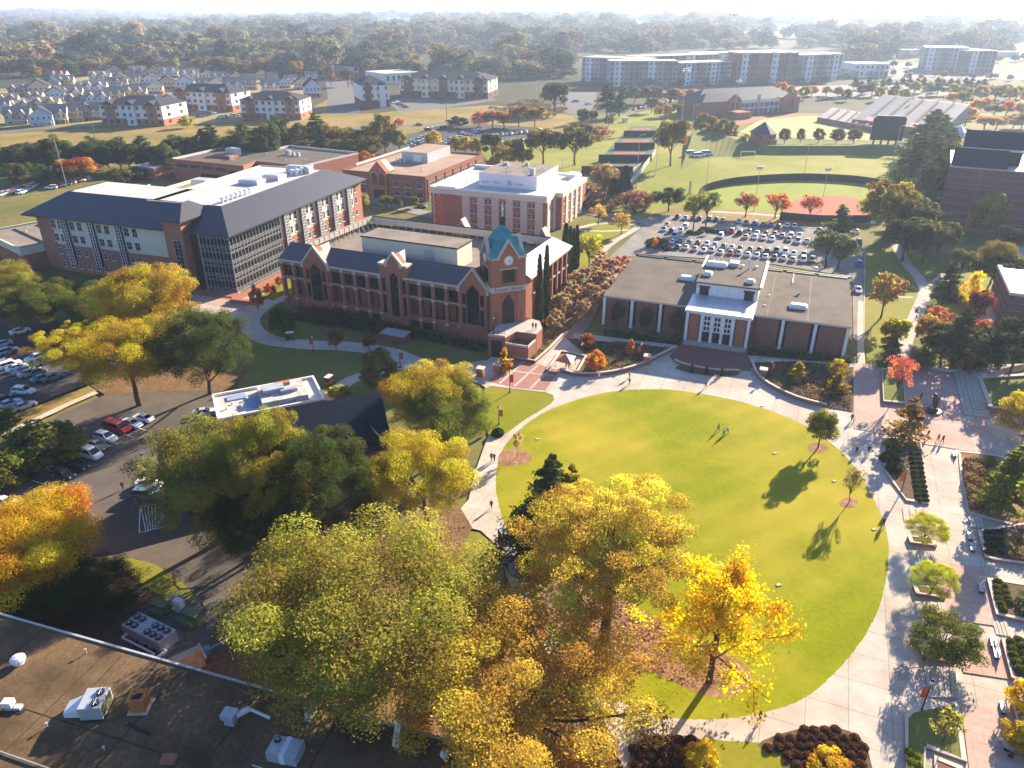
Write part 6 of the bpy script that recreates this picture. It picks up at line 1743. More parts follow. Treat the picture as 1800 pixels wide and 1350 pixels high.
# white service vans in the field, golf carts
for i,(x,y,a) in enumerate(((1216,272,.2),(1228,275,.4),(1242,272,.1))):
    car('van',x,y,a,WHT,'%s of three white box vans standing on the sports lawn'%('left','middle','right')[i]+(' one' if False else ''),'white vans on the sports lawn',scale=1.35)
def golf_cart(px,py,ang,roofm,label,bodycol):
    p=G(px,py);p.z=gz(p.x,p.y)
    o=thing('golf_cart',label,'golf cart',p,ang)
    b=MB();loft(b,[(-1.2,.5,.3,.8,.05),(-.9,.58,.25,.85,.05),(.1,.58,.25,.45,.05),(.6,.58,.25,.5,.05),(1.2,.48,.3,.75,.08)]);b.box(-.8,-.2,-.5,.5,.5,.9,1);b.box(-.85,-.7,-.5,.5,.9,1.3,1)
    c=b.build('body',[PAINTM,M['dark']],o);c.color=(*bodycol,1)
    MB().box(-1.1,.8,-.62,.62,1.85,1.93).build('roof',roofm,o)
    for x in (-1.0,.7):
        for yv in (-.55,.55): MB().tube((x,yv,.6),(x,yv,1.86),.03,n=5).build('post',M['iron'],o)
    for x in (-.8,.8):
        for yv in (-.5,.5): MB().tube((x,yv-.08,.23),(x,yv+.08,.23),.23,n=10).build('wheel',M['dark'],o)
golf_cart(512,598,.2,M['white'],'black golf cart parked on the walk before the library',BLK)
golf_cart(580,676,1.2,M['cream'],'orange and white utility cart beside the white annex',(.45,.12,.04))

# ------------------------------------------------------------------ people
def skin_mesh(name,verts,edges,radii,m,sub=1):
    me=bpy.data.meshes.new(name)
    me.from_pydata(verts,edges,[])
    o=bpy.data.objects.new(name+'_tmp',me);COL.objects.link(o)
    o.modifiers.new('skin','SKIN')
    for i,r in enumerate(radii): me.skin_vertices[0].data[i].radius=(r,r)
    me.skin_vertices[0].data[0].use_root=True
    sb=o.modifiers.new('sub','SUBSURF');sb.levels=sub;sb.render_levels=sub
    dg=bpy.context.evaluated_depsgraph_get()
    me2=bpy.data.meshes.new_from_object(o.evaluated_get(dg))
    bpy.data.objects.remove(o);bpy.data.meshes.remove(me)
    me2.name=name
    me2.materials.clear();me2.materials.append(m)
    me2.polygons.foreach_set('use_smooth',[True]*len(me2.polygons))
    return me2

OBJC=bpy.data.materials.new('cloth')
_nt,_bs=nodes_of(OBJC)
_oi=_nt.nodes.new('ShaderNodeObjectInfo');_nt.links.new(_oi.outputs['Color'],_bs.inputs['Base Color']);_bs.inputs['Roughness'].default_value=.9
PEOPLE={}
def person_proto(key,st,arm,sit=False):
    """st = stride, arm = swing; facing +x"""
    hipz=.92 if not sit else .47
    J=[];E=[];R=[]
    def v(p,r,par=None):
        J.append(p);R.append(r)
        if par is not None: E.append((par,len(J)-1))
        return len(J)-1
    pel=v((0,0,hipz+.03),.13)
    wai=v((0.01,0,hipz+.2),.115,pel);che=v((.02,0,hipz+.4),.14,wai);nb=v((.01,0,hipz+.55),.06,che);nk=v((.02,0,hipz+.62),.052,nb)
    hd=v((.03,0,hipz+.71),.085,nk);ht=v((.02,0,hipz+.80),.075,hd);no=v((.11,0,hipz+.70),.018,hd)
    legs=[];arms=[]
    for s_,ph in ((1,1),(-1,-1)):
        hp=v((0,s_*.09,hipz-.03),.085,pel)
        if sit:
            kn=v((.42,s_*.1,hipz),.06,hp);an=v((.42,s_*.1,.09),.042,kn)
        else:
            kn=v((st*ph*.5+.05,s_*.09,.50),.06,hp);an=v((st*ph-(.10 if ph<0 else 0),s_*.09,.09+(.06 if ph<0 and st else 0)),.042,kn)
        ax=J[an]
        toe=v((ax[0]+.17,s_*.1,ax[2]-.05),.036,an)
        legs.append((hp,kn,an,toe))
        sh=v((.0,s_*.19,hipz+.48),.062,che)
        el=v((-arm*ph*.5-.02,s_*.24,hipz+.20),.045,sh);wr=v((-arm*ph+.1,s_*.23,hipz-.02),.032,el)
        w=J[wr]
        pm=v((w[0]+.02,w[1],w[2]-.06),.032,wr)
        for k,(dx,L) in enumerate(((.035,.07),(.012,.085),(-.012,.08),(-.034,.065))): 
            f1=v((w[0]+.02+dx,w[1],w[2]-.10-L*.4),.011,pm);v((w[0]+.035+dx,w[1],w[2]-.10-L),.009,f1)
        v((w[0]+.075,w[1]-s_*.02,w[2]-.085),.011,pm)
        arms.append((sh,el,wr))
    body=skin_mesh('person',J,E,R,OBJC)
    tj=[J[pel],J[wai],J[che],J[nb]];tr=[.14,.132,.158,.085];te=[(0,1),(1,2),(2,3)]
    for sh,el,wr in arms:
        b=len(tj);tj += [J[sh],J[el],J[wr]];tr += [.075,.058,.044];te += [(2,b),(b,b+1),(b+1,b+2)]
    shirt=skin_mesh('shirt',tj,te,tr,OBJC)
    lj=[J[pel]];lr=[.145];le=[]
    for hp,kn,an,toe in legs:
        b=len(lj);lj += [J[hp],J[kn],J[an]];lr += [.098,.074,.055];le += [(0,b),(b,b+1),(b+1,b+2)]
    trousers=skin_mesh('trousers',lj,le,lr,OBJC)
    hair=skin_mesh('hair',[(J[ht][0]-.02,0,J[ht][2]+.005),(J[ht][0]-.05,0,J[ht][2]-.06),(J[ht][0]-.06,0,J[ht][2]-.14)],[(0,1),(1,2)],[.085,.08,.05],OBJC)
    PEOPLE[key]=(body,shirt,trousers,hair)
person_proto('stand',.0,.05);person_proto('walk',.26,.2);person_proto('stroll',.16,.12);person_proto('sit',0,.02,True)
def person(px,py,pose,ang,top,leg,label,hair=(.03,.02,.015),skin=(.42,.25,.18),group=None,z=None,pos=None):
    p=Vector(pos) if pos else G(px,py)
    p.z=gz(p.x,p.y) if z is None else z
    b,s_,t,h=PEOPLE[pose]
    o=link('person',b,None,p,ang);tag(o,label,'person',group);o.color=(*skin,1)
    for nm,me,c in (('shirt',s_,top),('trousers',t,leg),('hair',h,hair)):
        k=link(nm,me,o);k.color=(*c,1)
    return o
DK=(.02,.02,.025);DEN=(.06,.08,.13);WT=(.65,.63,.6)
PPL=[
 (1262,760,'walk',2.4,(.10,.03,.03),DK,'person in a dark red top at the left of the group on the lawn'),
 (1271,768,'stroll',2.5,(.36,.33,.50),DEN,'person in a lavender top in front of the group of three on the lawn'),
 (1278,763,'walk',2.5,WT,DEN,'person in a white top at the right of the group of three on the lawn'),
 (1106,667,'walk',.4,(.35,.33,.32),DK,'person in a grey top walking on the plaza below the garden wall'),
 (1106,678,'walk',.5,(.25,.10,.05),DK,'person in brown walking nearest the lawn edge below the garden wall'),
 (1052,666,'walk',.2,(.6,.35,.3),WT,'person in pale pink walking by the curved garden wall'),
 (1240,684,'walk',3.0,(.03,.04,.09),DK,'person in navy walking before the brick terrace of the hall'),
 (1504,800,'walk',4.4,DK,DK,'person in black crossing the bright plaza, the left of two walkers'),
 (1526,799,'walk',4.3,DK,DK,'person in black crossing the bright plaza, the right of two walkers'),
 (1629,772,'walk',1.6,(.10,.05,.06),DK,'person in dark red walking alone left of a pair below the statue'),
 (1647,779,'walk',1.5,(.3,.2,.2),DEN,'left person of the pair walking below the statue'),
 (1655,781,'walk',1.6,(.12,.04,.05),DK,'right person of the pair walking below the statue'),
 (1617,705,'stand',0,DK,DK,'person in dark clothes standing left of the bronze statue'),
 (1648,712,'stand',3,(.2,.07,.06),DK,'person standing close on the right of the bronze statue'),
 (864,812,'walk',1.4,(.06,.04,.05),DK,'left of two people walking side by side on the path left of the lawn'),
 (869,813,'walk',1.4,(.12,.10,.10),DK,'right of two people walking side by side on the path left of the lawn'),
 (864,896,'walk',4.6,(.25,.06,.04),DK,'person in red-brown walking alone on the path left of the lawn'),
 (891,1006,'walk',1.6,DK,DK,'person in black walking in the tree shade on the path below'),
 (879,958,'stroll',1.2,DK,DK,'person in dark clothes by the lamp with a banner on the left path'),
 (1334,1270,'walk',.2,(.05,.05,.07),DK,'person walking on the pale path below the oval lawn'),
 (1551,928,'walk',1.4,DK,DK,'person in black walking along the right edge of the oval lawn'),
 (253,786,'walk',2.2,DK,DK,'left of two people walking across the tan drive'),(260,787,'walk',2.2,(.1,.1,.1),DK,'right of two people walking across the tan drive'),
 (252,813,'walk',5.2,DK,WT,'lone person in pale trousers on the tan drive'),
 (218,864,'walk',2.0,(.08,.08,.09),DK,'person at the edge of the shadow on the tan drive'),
 (1238,1118,'stand',0,(.5,.08,.15),WT,'person in bright pink standing behind the ginkgo'),
 (1263,1122,'stand',3,WT,DEN,'person in white standing behind the ginkgo'),
 (1496,742,'stroll',4.0,DK,DK,'person walking with a bicycle at the corner of the garden bed'),
 (995,648,'stand',1,DK,DK,'person standing under the red shade canopy'),
 (1000,650,'stand',2,(.2,.05,.05),DK,'second person standing under the red shade canopy, in maroon'),
]
for t in PPL: person(*t)
tp=LIB.matrix_basis @ Vector((75.3,1.6,2.92))
for i,dx in enumerate((0,.8)):
    q=LIB.matrix_basis @ Vector((74.0+dx,-.5,2.92))
    person(0,0,'stand',1.0+i,NAV,DK,'%s person of the pair standing at the corner of the library terrace'%('left','right')[i],z=q.z,pos=q)
# bicycle
p=G(1500,744);t=thing('bicycle','dark bicycle wheeled at the corner of the garden bed','bicycle',(p.x,p.y,gz(p.x,p.y)),1.0)
for x in (-.52,.52):
    b=MB()
    for k in range(16):
        a0,a1=k*PI/8,(k+1)*PI/8
        b.tube((x+.33*math.cos(a0),0,.34+.33*math.sin(a0)),(x+.33*math.cos(a1),0,.34+.33*math.sin(a1)),.025,n=4)
    b.build('wheel',M['dark'],t)
b=MB()
for a,c in (((-.52,.34),(-.1,.32)),((-.1,.32),(-.2,.85)),((-.2,.8),(.35,.8)),((-.1,.32),(.35,.78)),((-.52,.34),(-.18,.75)),((.52,.34),(.36,.95))): b.tube((a[0],0,a[1]),(c[0],0,c[1]),.022,n=5)
b.build('frame',M['iron'],t)
MB().box(-.32,-.1,-.07,.07,.86,.92).build('saddle',M['dark'],t)
MB().tube((.36,-.25,.98),(.36,.25,.98),.02,n=5).build('handlebar',M['dark'],t)

# ------------------------------------------------------------------ lamps and poles
def lamp(px,py,ytop,label,banner=None,group='black lamp posts on the campus walks',side=1,ang=0.0,pos=None,h=None):
    p=Vector(pos) if pos else G(px,py)
    h=h or max(3.2,HT(px,py,ytop))
    if not pos: p.z=gz(p.x,p.y)
    o=thing('lamp_post',label,'lamp post',p,ang,group)
    b=MB();b.lathe([(.16,0),(.16,.3),(.09,.5),(.07,h*.5),(.055,h-.7)],8);b.build('post',M['iron'],o)
    b=MB();b.lathe([(.06,h-.7),(.2,h-.6),(.24,h-.15),(.1,h)],8);b.lathe([(.26,h-.15),(.27,h-.11),(.05,h+.05)],8,1);b.build('lantern',[M['lamp_glass'],M['iron']],o)
    if banner:
        w=.65
        b=MB();b.box(side*.1 if side>0 else-.1-w,side*.1+w if side>0 else-.1,-.02,.02,h*.45,h*.78)
        k=b.build('banner',M[banner],o)
        b=MB()
        for z in (h*.45,h*.78): b.tube((0,0,z),(side*(w+.15),0,z),.02,n=5)
        b.build('banner_arm',M['iron'],o)
    return o
lamp(552,621,590,'lamp post with a red banner on the shaded library walk','banner_red',side=-1)
lamp(704,648,614,'lamp post without lit banner where the library walk bends','banner_red',side=1)
lamp(877,748,716,'lamp post with an orange banner on the small lawn by the left path','orange',side=1)
lamp(896,692,652,'lamp post with a banner at the edge of the brick panels','banner_red',side=1)
lamp(1125,634,604,'lamp post with an orange banner in the bed left of the hall entrance','orange',side=-1)
lamp(1353,662,634,'lamp post with an orange banner at the left end of the right-hand garden bed','orange',side=1)
lamp(1583,868,822,'lamp post with an orange banner in the long bed of clipped shrubs','orange',side=-1)
lamp(1618,1254,1212,'tall lamp post with a large orange banner beside the grass planter','orange',side=-1,h=5.2)
lamp(878,985,938,'lamp post with a red banner on the shaded lower left path','banner_red',side=1)
lamp(1610,560,545,'lamp post beside the forked path at the right','banner_red',side=-1)
lamp(1716,575,545,'lamp post with a banner at the edge of the right-hand lawn','banner_red',side=-1)
lamp(1022,628,604,'lamp post behind the red shade canopy',None)
q=LIB.matrix_basis @ Vector((67.0,-7.6,2.92));lamp(0,0,0,'lamp post standing on the library terrace',None,pos=q,h=4.6)

def pole(px,py,ytop,label,kind='plain',group=None,name='light_pole',r=None,m='galv'):
    p=G(px,py);h=HT(px,py,ytop)
    o=thing(name,label,'light pole' if name == 'light_pole' else 'utility pole',p,0,group)
    r=r or max(.13,.55*mpp(px,py))
    b=MB();b.tube((0,0,0),(0,0,h),r,r*.6,8);b.lathe([(r*1.8,0),(r*1.8,.4),(r,.5)],8);b.build('pole',M[m],o)
    if kind == 'bank':
        s_=h/30
        b=MB();b.box(-2.2*s_,2.2*s_,-.1,.1,h-.25,h-.05);b.box(-2.2*s_,2.2*s_,-.1,.1,h-1.45*s_,h-1.3*s_)
        b.build('crossarm',M[m],o)
        for k in range(4):
            for z in (h,h-1.25*s_):
                MB().lathe([(.2*s_,-.1),(.5*s_,0),(.5*s_,.5*s_),(.2*s_,.75*s_)],8,c=((-1.8+1.2*k)*s_,-.3*s_,z)).build('floodlight',M['galv'],o)
    elif kind == 'arm':
        b=MB();b.tube((0,0,h),(1.6,0,h+.3),.08,n=6);b.build('arm',M[m],o)
        MB().box(1.3,2.4,-.25,.25,h+.22,h+.42).build('lamp_head',M['galv'],o)
    elif kind == 'cross':
        b=MB();b.box(-1.6*r/.25,1.6*r/.25,-r*.5,r*.5,h-1.4,h-1.0);b.build('crossarm',M['wood_pole'],o)
        for x in (-1.3,0,1.3): MB().lathe([(.1,0),(.14,.2),(.08,.4)],6,c=(x*r/.25,0,h-1.0)).build('insulator',M['galv'],o)
    return o
SP='floodlight poles round the sports fields'
pole(118,329,237,'tall white pole rising behind the science building','plain')
pole(1198,215,122,'tall floodlight pole left of the field house','bank',SP);pole(1290,208,142,'floodlight pole in front of the field house','bank',SP)
pole(1325,372,294,'floodlight pole at the left of the ball field','bank',SP);pole(1442,372,297,'floodlight pole at the right of the ball field','bank',SP)
pole(1700,170,118,'distant floodlight pole right of the flats','bank',SP);pole(1595,215,172,'floodlight pole in front of the grandstand','bank',SP)
pole(1117,345,238,'thin pole at the near tennis court','arm');pole(1152,312,225,'thin lamp pole by the oak near the tennis courts','arm');pole(1412,315,252,'plain pole on the sports lawn behind the outfield fence','plain')
pole(1213,258,186,'lamp pole on the shaded slope by the vans','arm');pole(1240,336,276,'plain pole left on the outfield fence','plain');pole(1566,300,222,'lamp pole before the black scoreboard','arm');pole(1586,320,236,'lamp pole beside the pine row','arm')
pole(988,310,280,'lamp pole left of the tennis courts','arm');pole(1007,305,270,'thin lamp pole near the courts','arm');pole(942,182,140,'pole on the dry field left of the pale lot','plain')
UP='wooden utility poles in the dry field'
pole(166,240,182,'leaning wooden pole before the row houses','cross',UP,'utility_pole',m='wood_pole');pole(343,218,158,'wooden pole right of the left brick flats','cross',UP,'utility_pole',m='wood_pole')
pole(668,213,153,'wooden pole in front of the grey corner house','cross',UP,'utility_pole',m='wood_pole');pole(785,207,140,'wooden pole in front of the long slate-roofed house','cross',UP,'utility_pole',m='wood_pole')
pole(673,217,192,'short wooden pole on the brown field','plain',UP,'utility_pole',m='wood_pole');pole(6,272,240,'wooden pole at the left edge','cross',UP,'utility_pole',m='wood_pole')

# ------------------------------------------------------------------ walls, planters, seats, garden things
def garden_wall(px,h,label,w=.4,name='garden_wall',m='brick_pink',cap='stone',world=False,smooth=3,z=0.0):
    lft,rgt=strip_pts(px,w,world,smooth)
    n=len(lft);c0=lft[0]
    o=thing(name,label,'wall',(c0[0],c0[1],0))
    def ring(sc,z0,z1,nm,mm):
        L_,R_=strip_pts(px,w+sc,world,smooth)
        mb=MB()
        vs_=[]
        for zz in (z0,z1):
            vs_ += [(p[0]-c0[0],p[1]-c0[1],zz) for p in L_]+[(p[0]-c0[0],p[1]-c0[1],zz) for p in R_]
        f=[]
        for i in range(n-1):
            f += [(2*n+i,3*n+i,3*n+i+1,2*n+i+1),(i,i+1,2*n+i+1,2*n+i),(n+i,3*n+i,3*n+i+1,n+i+1)]
        f += [(0,2*n,3*n,n),(n-1,2*n-1,4*n-1,3*n-1)]
        mb.add(vs_,f);mb.build(nm,M[mm],o)
    ring(0,z,h-.12,'wall_body',m);ring(.16,h-.118,h,'coping',cap)
    return o
garden_wall([(985,655),(1020,663),(1075,659),(1125,646),(1152,633),(1184,617)],1.1,'curving brick garden wall with pale coping left of the hall terrace')
garden_wall([(1321,641),(1330,662),(1352,681),(1400,704),(1452,718)],1.1,'curving brick garden wall with pale coping right of the hall terrace')
garden_wall([(1186,637),(1200,644),(1250,654),(1300,656)],.9,'low brick wall edging the paved terrace of the hall')
garden_wall([(903,633),(940,640),(966,617),(990,592)],1.0,'brick wall with pale coping below the planting left of the brick walk',smooth=0)
garden_wall([(962,655),(985,622)],.8,'short pale-capped wall on the left of the red canopy',smooth=0)
garden_wall([(985,621),(1030,630),(1015,657),(985,653)],.8,'low pale-capped wall round the red canopy terrace',smooth=0)
for x,y,lb in ((875,655,'right brick gate pier with a stone cap near the library'),(845,662,'left brick gate pier with a stone cap near the library'),(1137,640,'brick pier at the end of the left garden wall'),(1340,664,'brick pier at the start of the right garden wall')):
    p=G(x,y);t=thing('brick_pier',lb,'pier',(p.x,p.y,0),-.37)
    MB().box(-.7,.7,-.7,.7,0,2.0).build('shaft',M['brick_pink'],t);MB().box(-.85,.85,-.85,.85,2.0,2.25).build('cap',M['stone'],t)
# walled lawn with stair terraces at the right
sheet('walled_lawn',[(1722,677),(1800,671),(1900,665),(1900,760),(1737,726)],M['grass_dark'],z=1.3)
garden_wall([(1900,664),(1770,672),(1719,675),(1737,727),(1800,736),(1900,748)],1.7,'brick wall with wide pale coping round the raised lawn at the right edge',w=.7,smooth=0)
st=thing('terrace_steps','broad shaded concrete steps beside the raised lawn at the right edge','steps',G(1700,700))
o0=st.location.copy()
for k in range(5):
    q=[G(1675+k*8,655-k*1.0),G(1694+k*6,733-k*4),G(1738,736-k*4),G(1722,676),G(1760,660-k),G(1800,652-k)]
    MB().prism([(p.x-o0.x,p.y-o0.y) for p in q],0.0 if k == 0 else .17*k+.4,.17*(k+1)+.4).build('step',M['concrete_path'],st)
garden_wall([(1600,646),(1672,656),(1720,650),(1760,648),(1830,647)],.9,'low pale wall along the back of the plaza by the conifers',m='stone',smooth=0)
# long plaza planter
def planter(px,h,label,m='brick_pink',soil='soil',w=.45,closed=True):
    pts=[tuple(G(*p)[:2]) for p in px]
    c=pts[0]
    o=thing('planter',label,'planter',(c[0],c[1],0))
    loc_=[(p[0]-c[0],p[1]-c[1]) for p in pts]
    MB().prism(loc_,0,h-.15).build('box',M[m],o)
    cen=Vector((sum(p[0] for p in loc_)/len(loc_),sum(p[1] for p in loc_)/len(loc_)))
    cp=MB()
    n=len(loc_)
    for i in range(n):
        a,b=Vector(loc_[i]),Vector(loc_[(i+1)%n])
        ai,bi=a+(cen-a).normalized()*w*1.3,b+(cen-b).normalized()*w*1.3
        cp.prism([tuple(a),tuple(b),tuple(bi),tuple(ai)],h-.148,h)
    cp.build('coping',M['stone'],o)
    inner=[tuple(Vector(p)+(cen-Vector(p)).normalized()*w*1.3) for p in loc_]
    MB().prism(inner,h-.147,h-.06).build('soil',M[soil],o)
    return o
planter([(1548,654),(1586,656),(1590,716),(1551,712)],1.0,'long brick planter with pale coping holding the coral maple',soil='grass_dark')
planter([(1593,948),(1637,952),(1645,966),(1598,960)],.8,'farthest small planter of the stepped row')
planter([(1602,1035),(1652,1040),(1660,1058),(1608,1050)],.8,'middle small planter of the stepped row')
planter([(1612,1140),(1668,1148),(1677,1172),(1620,1162)],.8,'nearest small planter of the stepped row')
planter([(1588,1262),(1600,1251),(1632,1246),(1680,1240),(1698,1345),(1622,1318),(1620,1420),(1592,1420)],.6,'large grass planter with pale edging at the bottom right',soil='grass_dark')
planter([(1640,1332),(1690,1352),(1702,1420),(1642,1420)],.5,'brick-floored planter corner at the bottom right',soil='paver_dark')
planter([(1552,778),(1570,772),(1618,780),(1632,890),(1592,884),(1553,832)],.55,'long wedge-shaped bed of clipped shrubs beside the plaza',m='brick_dark')
planter([(1683,795),(1752,802),(1860,850),(1900,960),(1700,905),(1688,848)],.45,'wide bed of brown plume grass at the right edge',m='brick_dark',soil='mulch')
for i,px in enumerate(([(1716,938),(1729,985),(1748,990),(1900,1010),(1880,945),(1800,925)],[(1732,1022),(1748,1086),(1772,1092),(1900,1120),(1880,1045),(1790,1030)],[(1757,1128),(1775,1198),(1800,1205),(1900,1230),(1900,1140)],[(1775,1240),(1800,1330),(1810,1420),(1900,1420),(1900,1255)])):
    planter(px,.75,('farthest','second','third','nearest')[i]+' walled bed of clipped shrubs along the right edge')
# steps between planters
def flight(px,n,label,h=.12):
    a,b,c,d=[G(*p) for p in px]
    o=thing('steps',label,'steps',a)
    for k in range(n):
        t0,t1=k/n,(k+.92)/n
        q=[a.lerp(b,t0),a.lerp(b,t1),d.lerp(c,t1),d.lerp(c,t0)]
        MB().prism([(p.x-a.x,p.y-a.y) for p in q],0,.3+h*(k+1)*.4).build('step',M['concrete_path'],o)
flight([(1585,895),(1632,899),(1636,922),(1588,918)],4,'flight of low steps at the end of the clipped-shrub bed')
flight([(1597,970),(1645,974),(1652,1002),(1601,996)],4,'flight of low steps below the farthest small planter')
flight([(1606,1058),(1660,1064),(1666,1092),(1612,1088)],4,'flight of low steps below the middle small planter')
flight([(1622,1170),(1678,1178),(1682,1232),(1630,1228)],5,'flight of low steps below the nearest small planter')
flight([(1700,908),(1725,912),(1728,934),(1704,930)],4,'flight of low steps beside the plume-grass bed')
flight([(1722,990),(1748,995),(1750,1016),(1728,1012)],4,'flight of low steps at the right between the first two walled beds')
flight([(1742,1092),(1768,1098),(1776,1124),(1750,1118)],4,'flight of low steps at the right between the next two walled beds')
flight([(1692,728),(1708,728),(1712,742),(1694,740)],3,'small flight of steps below the broad terrace steps')
flight([(1562,742),(1585,745),(1586,760),(1564,757)],3,'small flight of steps below the long plaza planter')
# benches
def bench(px,py,ang,label):
    p=G(px,py);o=thing('bench',label,'bench',(p.x,p.y,gz(p.x,p.y)),ang,'slatted benches along the right-hand walk')
    b=MB()
    for k in range(4): b.box(-.9,.9,-.25+k*.14,-.14+k*.14,.43,.47)
    b.build('seat',M['galv'],o)
    b=MB()
    for k in range(3): b.box(-.9,.9,.28,.31,.55+k*.13,.64+k*.13)
    b.build('backrest',M['galv'],o)
    for x in (-.75,.75): MB().box(x-.03,x+.03,-.25,.32,0,.43).box(x-.03,x+.03,.28,.33,.47,.95).build('leg',M['iron'],o)
AB=math.radians(-112)
for x,y,lb in ((1676,803,'pale bench at the corner of the plume-grass bed'),(1703,948,'upper bench beside the farthest walled bed'),(1707,968,'lower bench beside the farthest walled bed'),(1722,1040,'bench beside the second walled bed'),(1742,1135,'upper bench beside the third walled bed'),(1748,1155,'lower bench beside the third walled bed'),(1760,1250,'bench at the top of the nearest walled bed')):
    bench(x,y,AB,lb)
# cafe table
p=G(1768,1322);t=thing('cafe_table','round pale cafe table on the terrace at the bottom right','table',(p.x,p.y,gz(p.x,p.y)))
MB().lathe([(.6,.70),(.62,.72),(.62,.75)],18).build('tabletop',M['galv'],t);MB().lathe([(.3,0),(.3,.04),(.05,.08),(.05,.70)],10).build('pedestal',M['iron'],t)
for x,y,a,lb in ((1756,1308,2.4,'white metal cafe chair left of the round terrace table'),(1772,1338,-1.2,'black metal cafe chair below the round terrace table'),(1782,1316,.2,'cafe chair right of the round table with a seated person')):
    p=G(x,y);c=thing('cafe_chair',lb,'chair',(p.x,p.y,gz(p.x,p.y)),a)
    mm=M['white_metal'] if a>2 else M['iron']
    MB().box(-.22,.22,-.22,.22,.44,.47).build('seat',mm,c);MB().box(-.22,.22,.2,.23,.55,.85).build('backrest',mm,c)
    for sx in (-.2,.2):
        for sy in (-.2,.2): MB().tube((sx,sy,0),(sx,sy,.45 if sy<0 else .9),.015,n=5).build('leg',mm,c)
p=G(1782,1317);person(0,0,'sit',3.0,(.4,.1,.03),DK,'seated person in orange at the round terrace table',pos=(p.x,p.y,0),z=gz(p.x,p.y))
p=G(1622,1164);q=person(0,0,'sit',-2.0,DK,DK,'person with a pink hat seated on the wall of the nearest small planter',hair=(.5,.18,.22),pos=(p.x,p.y,0),z=gz(p.x,p.y)+.3)
# red shade canopy
cs=[G(977,633,2.4),G(985.5,622,2.4),G(1012,626,2.4),G(1004,639,2.4)]
c0=sum(cs,Vector())/4
t=thing('shade_canopy','red and pale pyramid shade canopy on four posts beside the brick walk','canopy',(c0.x,c0.y,0))
pk=Vector((0,0,3.5));l_=[c-Vector((c0.x,c0.y,0)) for c in cs]
b=MB();b.add(l_+[pk]+[v_-Vector((0,0,.25)) for v_ in l_],[(0,3,4),(3,2,4),(2,1,4),(1,0,4),(0,5,8,3),(3,8,7,2),(2,7,6,1),(1,6,5,0)]); 
b.m=[0,1,1,0,0,1,1,0];b.build('cover',[M['tent'],M['tent_pale']],t)
for v_ in l_: MB().tube((v_.x,v_.y,0),(v_.x,v_.y,2.3),.04,n=6).build('post',M['iron'],t)
# statue
p=G(1638,726);t=thing('statue','dark bronze statue with one raised arm on a round ringed base in the plaza','statue',(p.x,p.y,gz(p.x,p.y)),2.0)
MB().lathe([(1.6,0),(1.6,.35),(1.45,.4),(1.0,.4),(.9,.9),(.75,1.0)],18).build('base',M['bronze'],t)
sm=skin_mesh('figure',[(0,0,2.0),(0,0,2.7),(.1,0,3.3),(.35,0,3.75),(.6,0,3.8),(-.3,.25,1.4),(-.35,.3,.95),(-.3,-.25,1.4),(-.35,-.3,.95),(.3,.35,2.9),(.8,.45,3.1),(.3,-.35,2.8),(.6,-.5,2.5),(-.6,0,1.6),(-1.1,.2,1.9)],
               [(0,1),(1,2),(2,3),(3,4),(0,5),(5,6),(0,7),(7,8),(2,9),(9,10),(2,11),(11,12),(0,13),(13,14)],[.5,.55,.5,.38,.22,.28,.22,.28,.22,.24,.16,.24,.16,.12,.05],M['bronze'])
link('figure',sm,t)
b=MB()
for k in range(24):
    a0,a1=k*PI/12,(k+1)*PI/12
    b.tube((2.2*math.cos(a0),2.2*math.sin(a0),.5),(2.2*math.cos(a1),2.2*math.sin(a1),.5),.05,n=5)
    if k%3 == 0: b.tube((2.2*math.cos(a0),2.2*math.sin(a0),0),(2.2*math.cos(a0),2.2*math.sin(a0),.5),.04,n=5)
b.build('ring_rail',M['bronze'],t)
# small kiosk before the library
p=G(696,600);t=thing('bike_shelter','small brick service hut with a pale flat roof in the library shade','hut',(p.x,p.y,0),-.4)
MB().box(-3,3,-1.5,1.5,0,2.2).build('wall',M['brick_dark'],t);MB().box(-3.3,3.3,-1.8,1.8,2.2,2.45).build('roof',M['galv'],t)
# ground lights on the lawn
for i,(x,y) in enumerate(((945,774),(1340,716),(1362,799),(1466,848),(1536,933),(1368,1031))):
    p=G(x,y);t=thing('lawn_box','small pale utility box set in the oval lawn, %s counted clockwise from the left'%ordn(i),'utility box',(p.x,p.y,gz(p.x,p.y)),.4,'utility boxes in the oval lawn')
    MB().box(-.35,.35,-.2,.2,0,.12).build('lid',M['stone'],t)
# ------------------------------------------------------------------ shrubs
def cards_blob(rng,n,r,h,leaf):
    u=unit(rng.normal(size=(n,3)));u[:,2]=np.abs(u[:,2])
    p=u*np.array([r,r,h])*rng.uniform(.8,1.03,(n,1))
    return leaf_cards(p,unit(u+rng.normal(size=(n,3))*.4),leaf,rng,.7)
_r=np.random.default_rng(77)
BOX=cards_mesh('clipped_shrub',cards_blob(_r,520,1,.85,.16),_r.random(520),LEAF)
TUFT=cards_mesh('rounded_shrub',cards_blob(_r,360,1,.95,.24),_r.random(360),LEAF)
def shrub(px,py,r,col,label,group,me=None,cat='shrub',name=None,z=None,wpos=None):
    p=G(px,py) if wpos is None else Vector(wpos)
    p.z=gz(p.x,p.y) if z is None else z
    o=link(name or (me or BOX).name,me or BOX,None,p,RNG.uniform(0,6));o.scale=(r,r*RNG.uniform(.85,1.1),r*RNG.uniform(.8,1.0))
    o.color=(*col,1)
    return tag(o,label,cat,group)
GRN=(.10,.11,.018)
g='clipped round shrubs in the walled beds'
for i,(x,y) in enumerate([(1752,1030),(1762,1038),(1750,1040),(1764,1048),(1751,1050),(1768,1058),(1753,1060),(1772,1066),(1756,1069),(1760,1079)]): shrub(x,y,.62,GRN,'clipped round green shrub, %s of the bed beside the second wall'%ordn(i),g,z=.7)
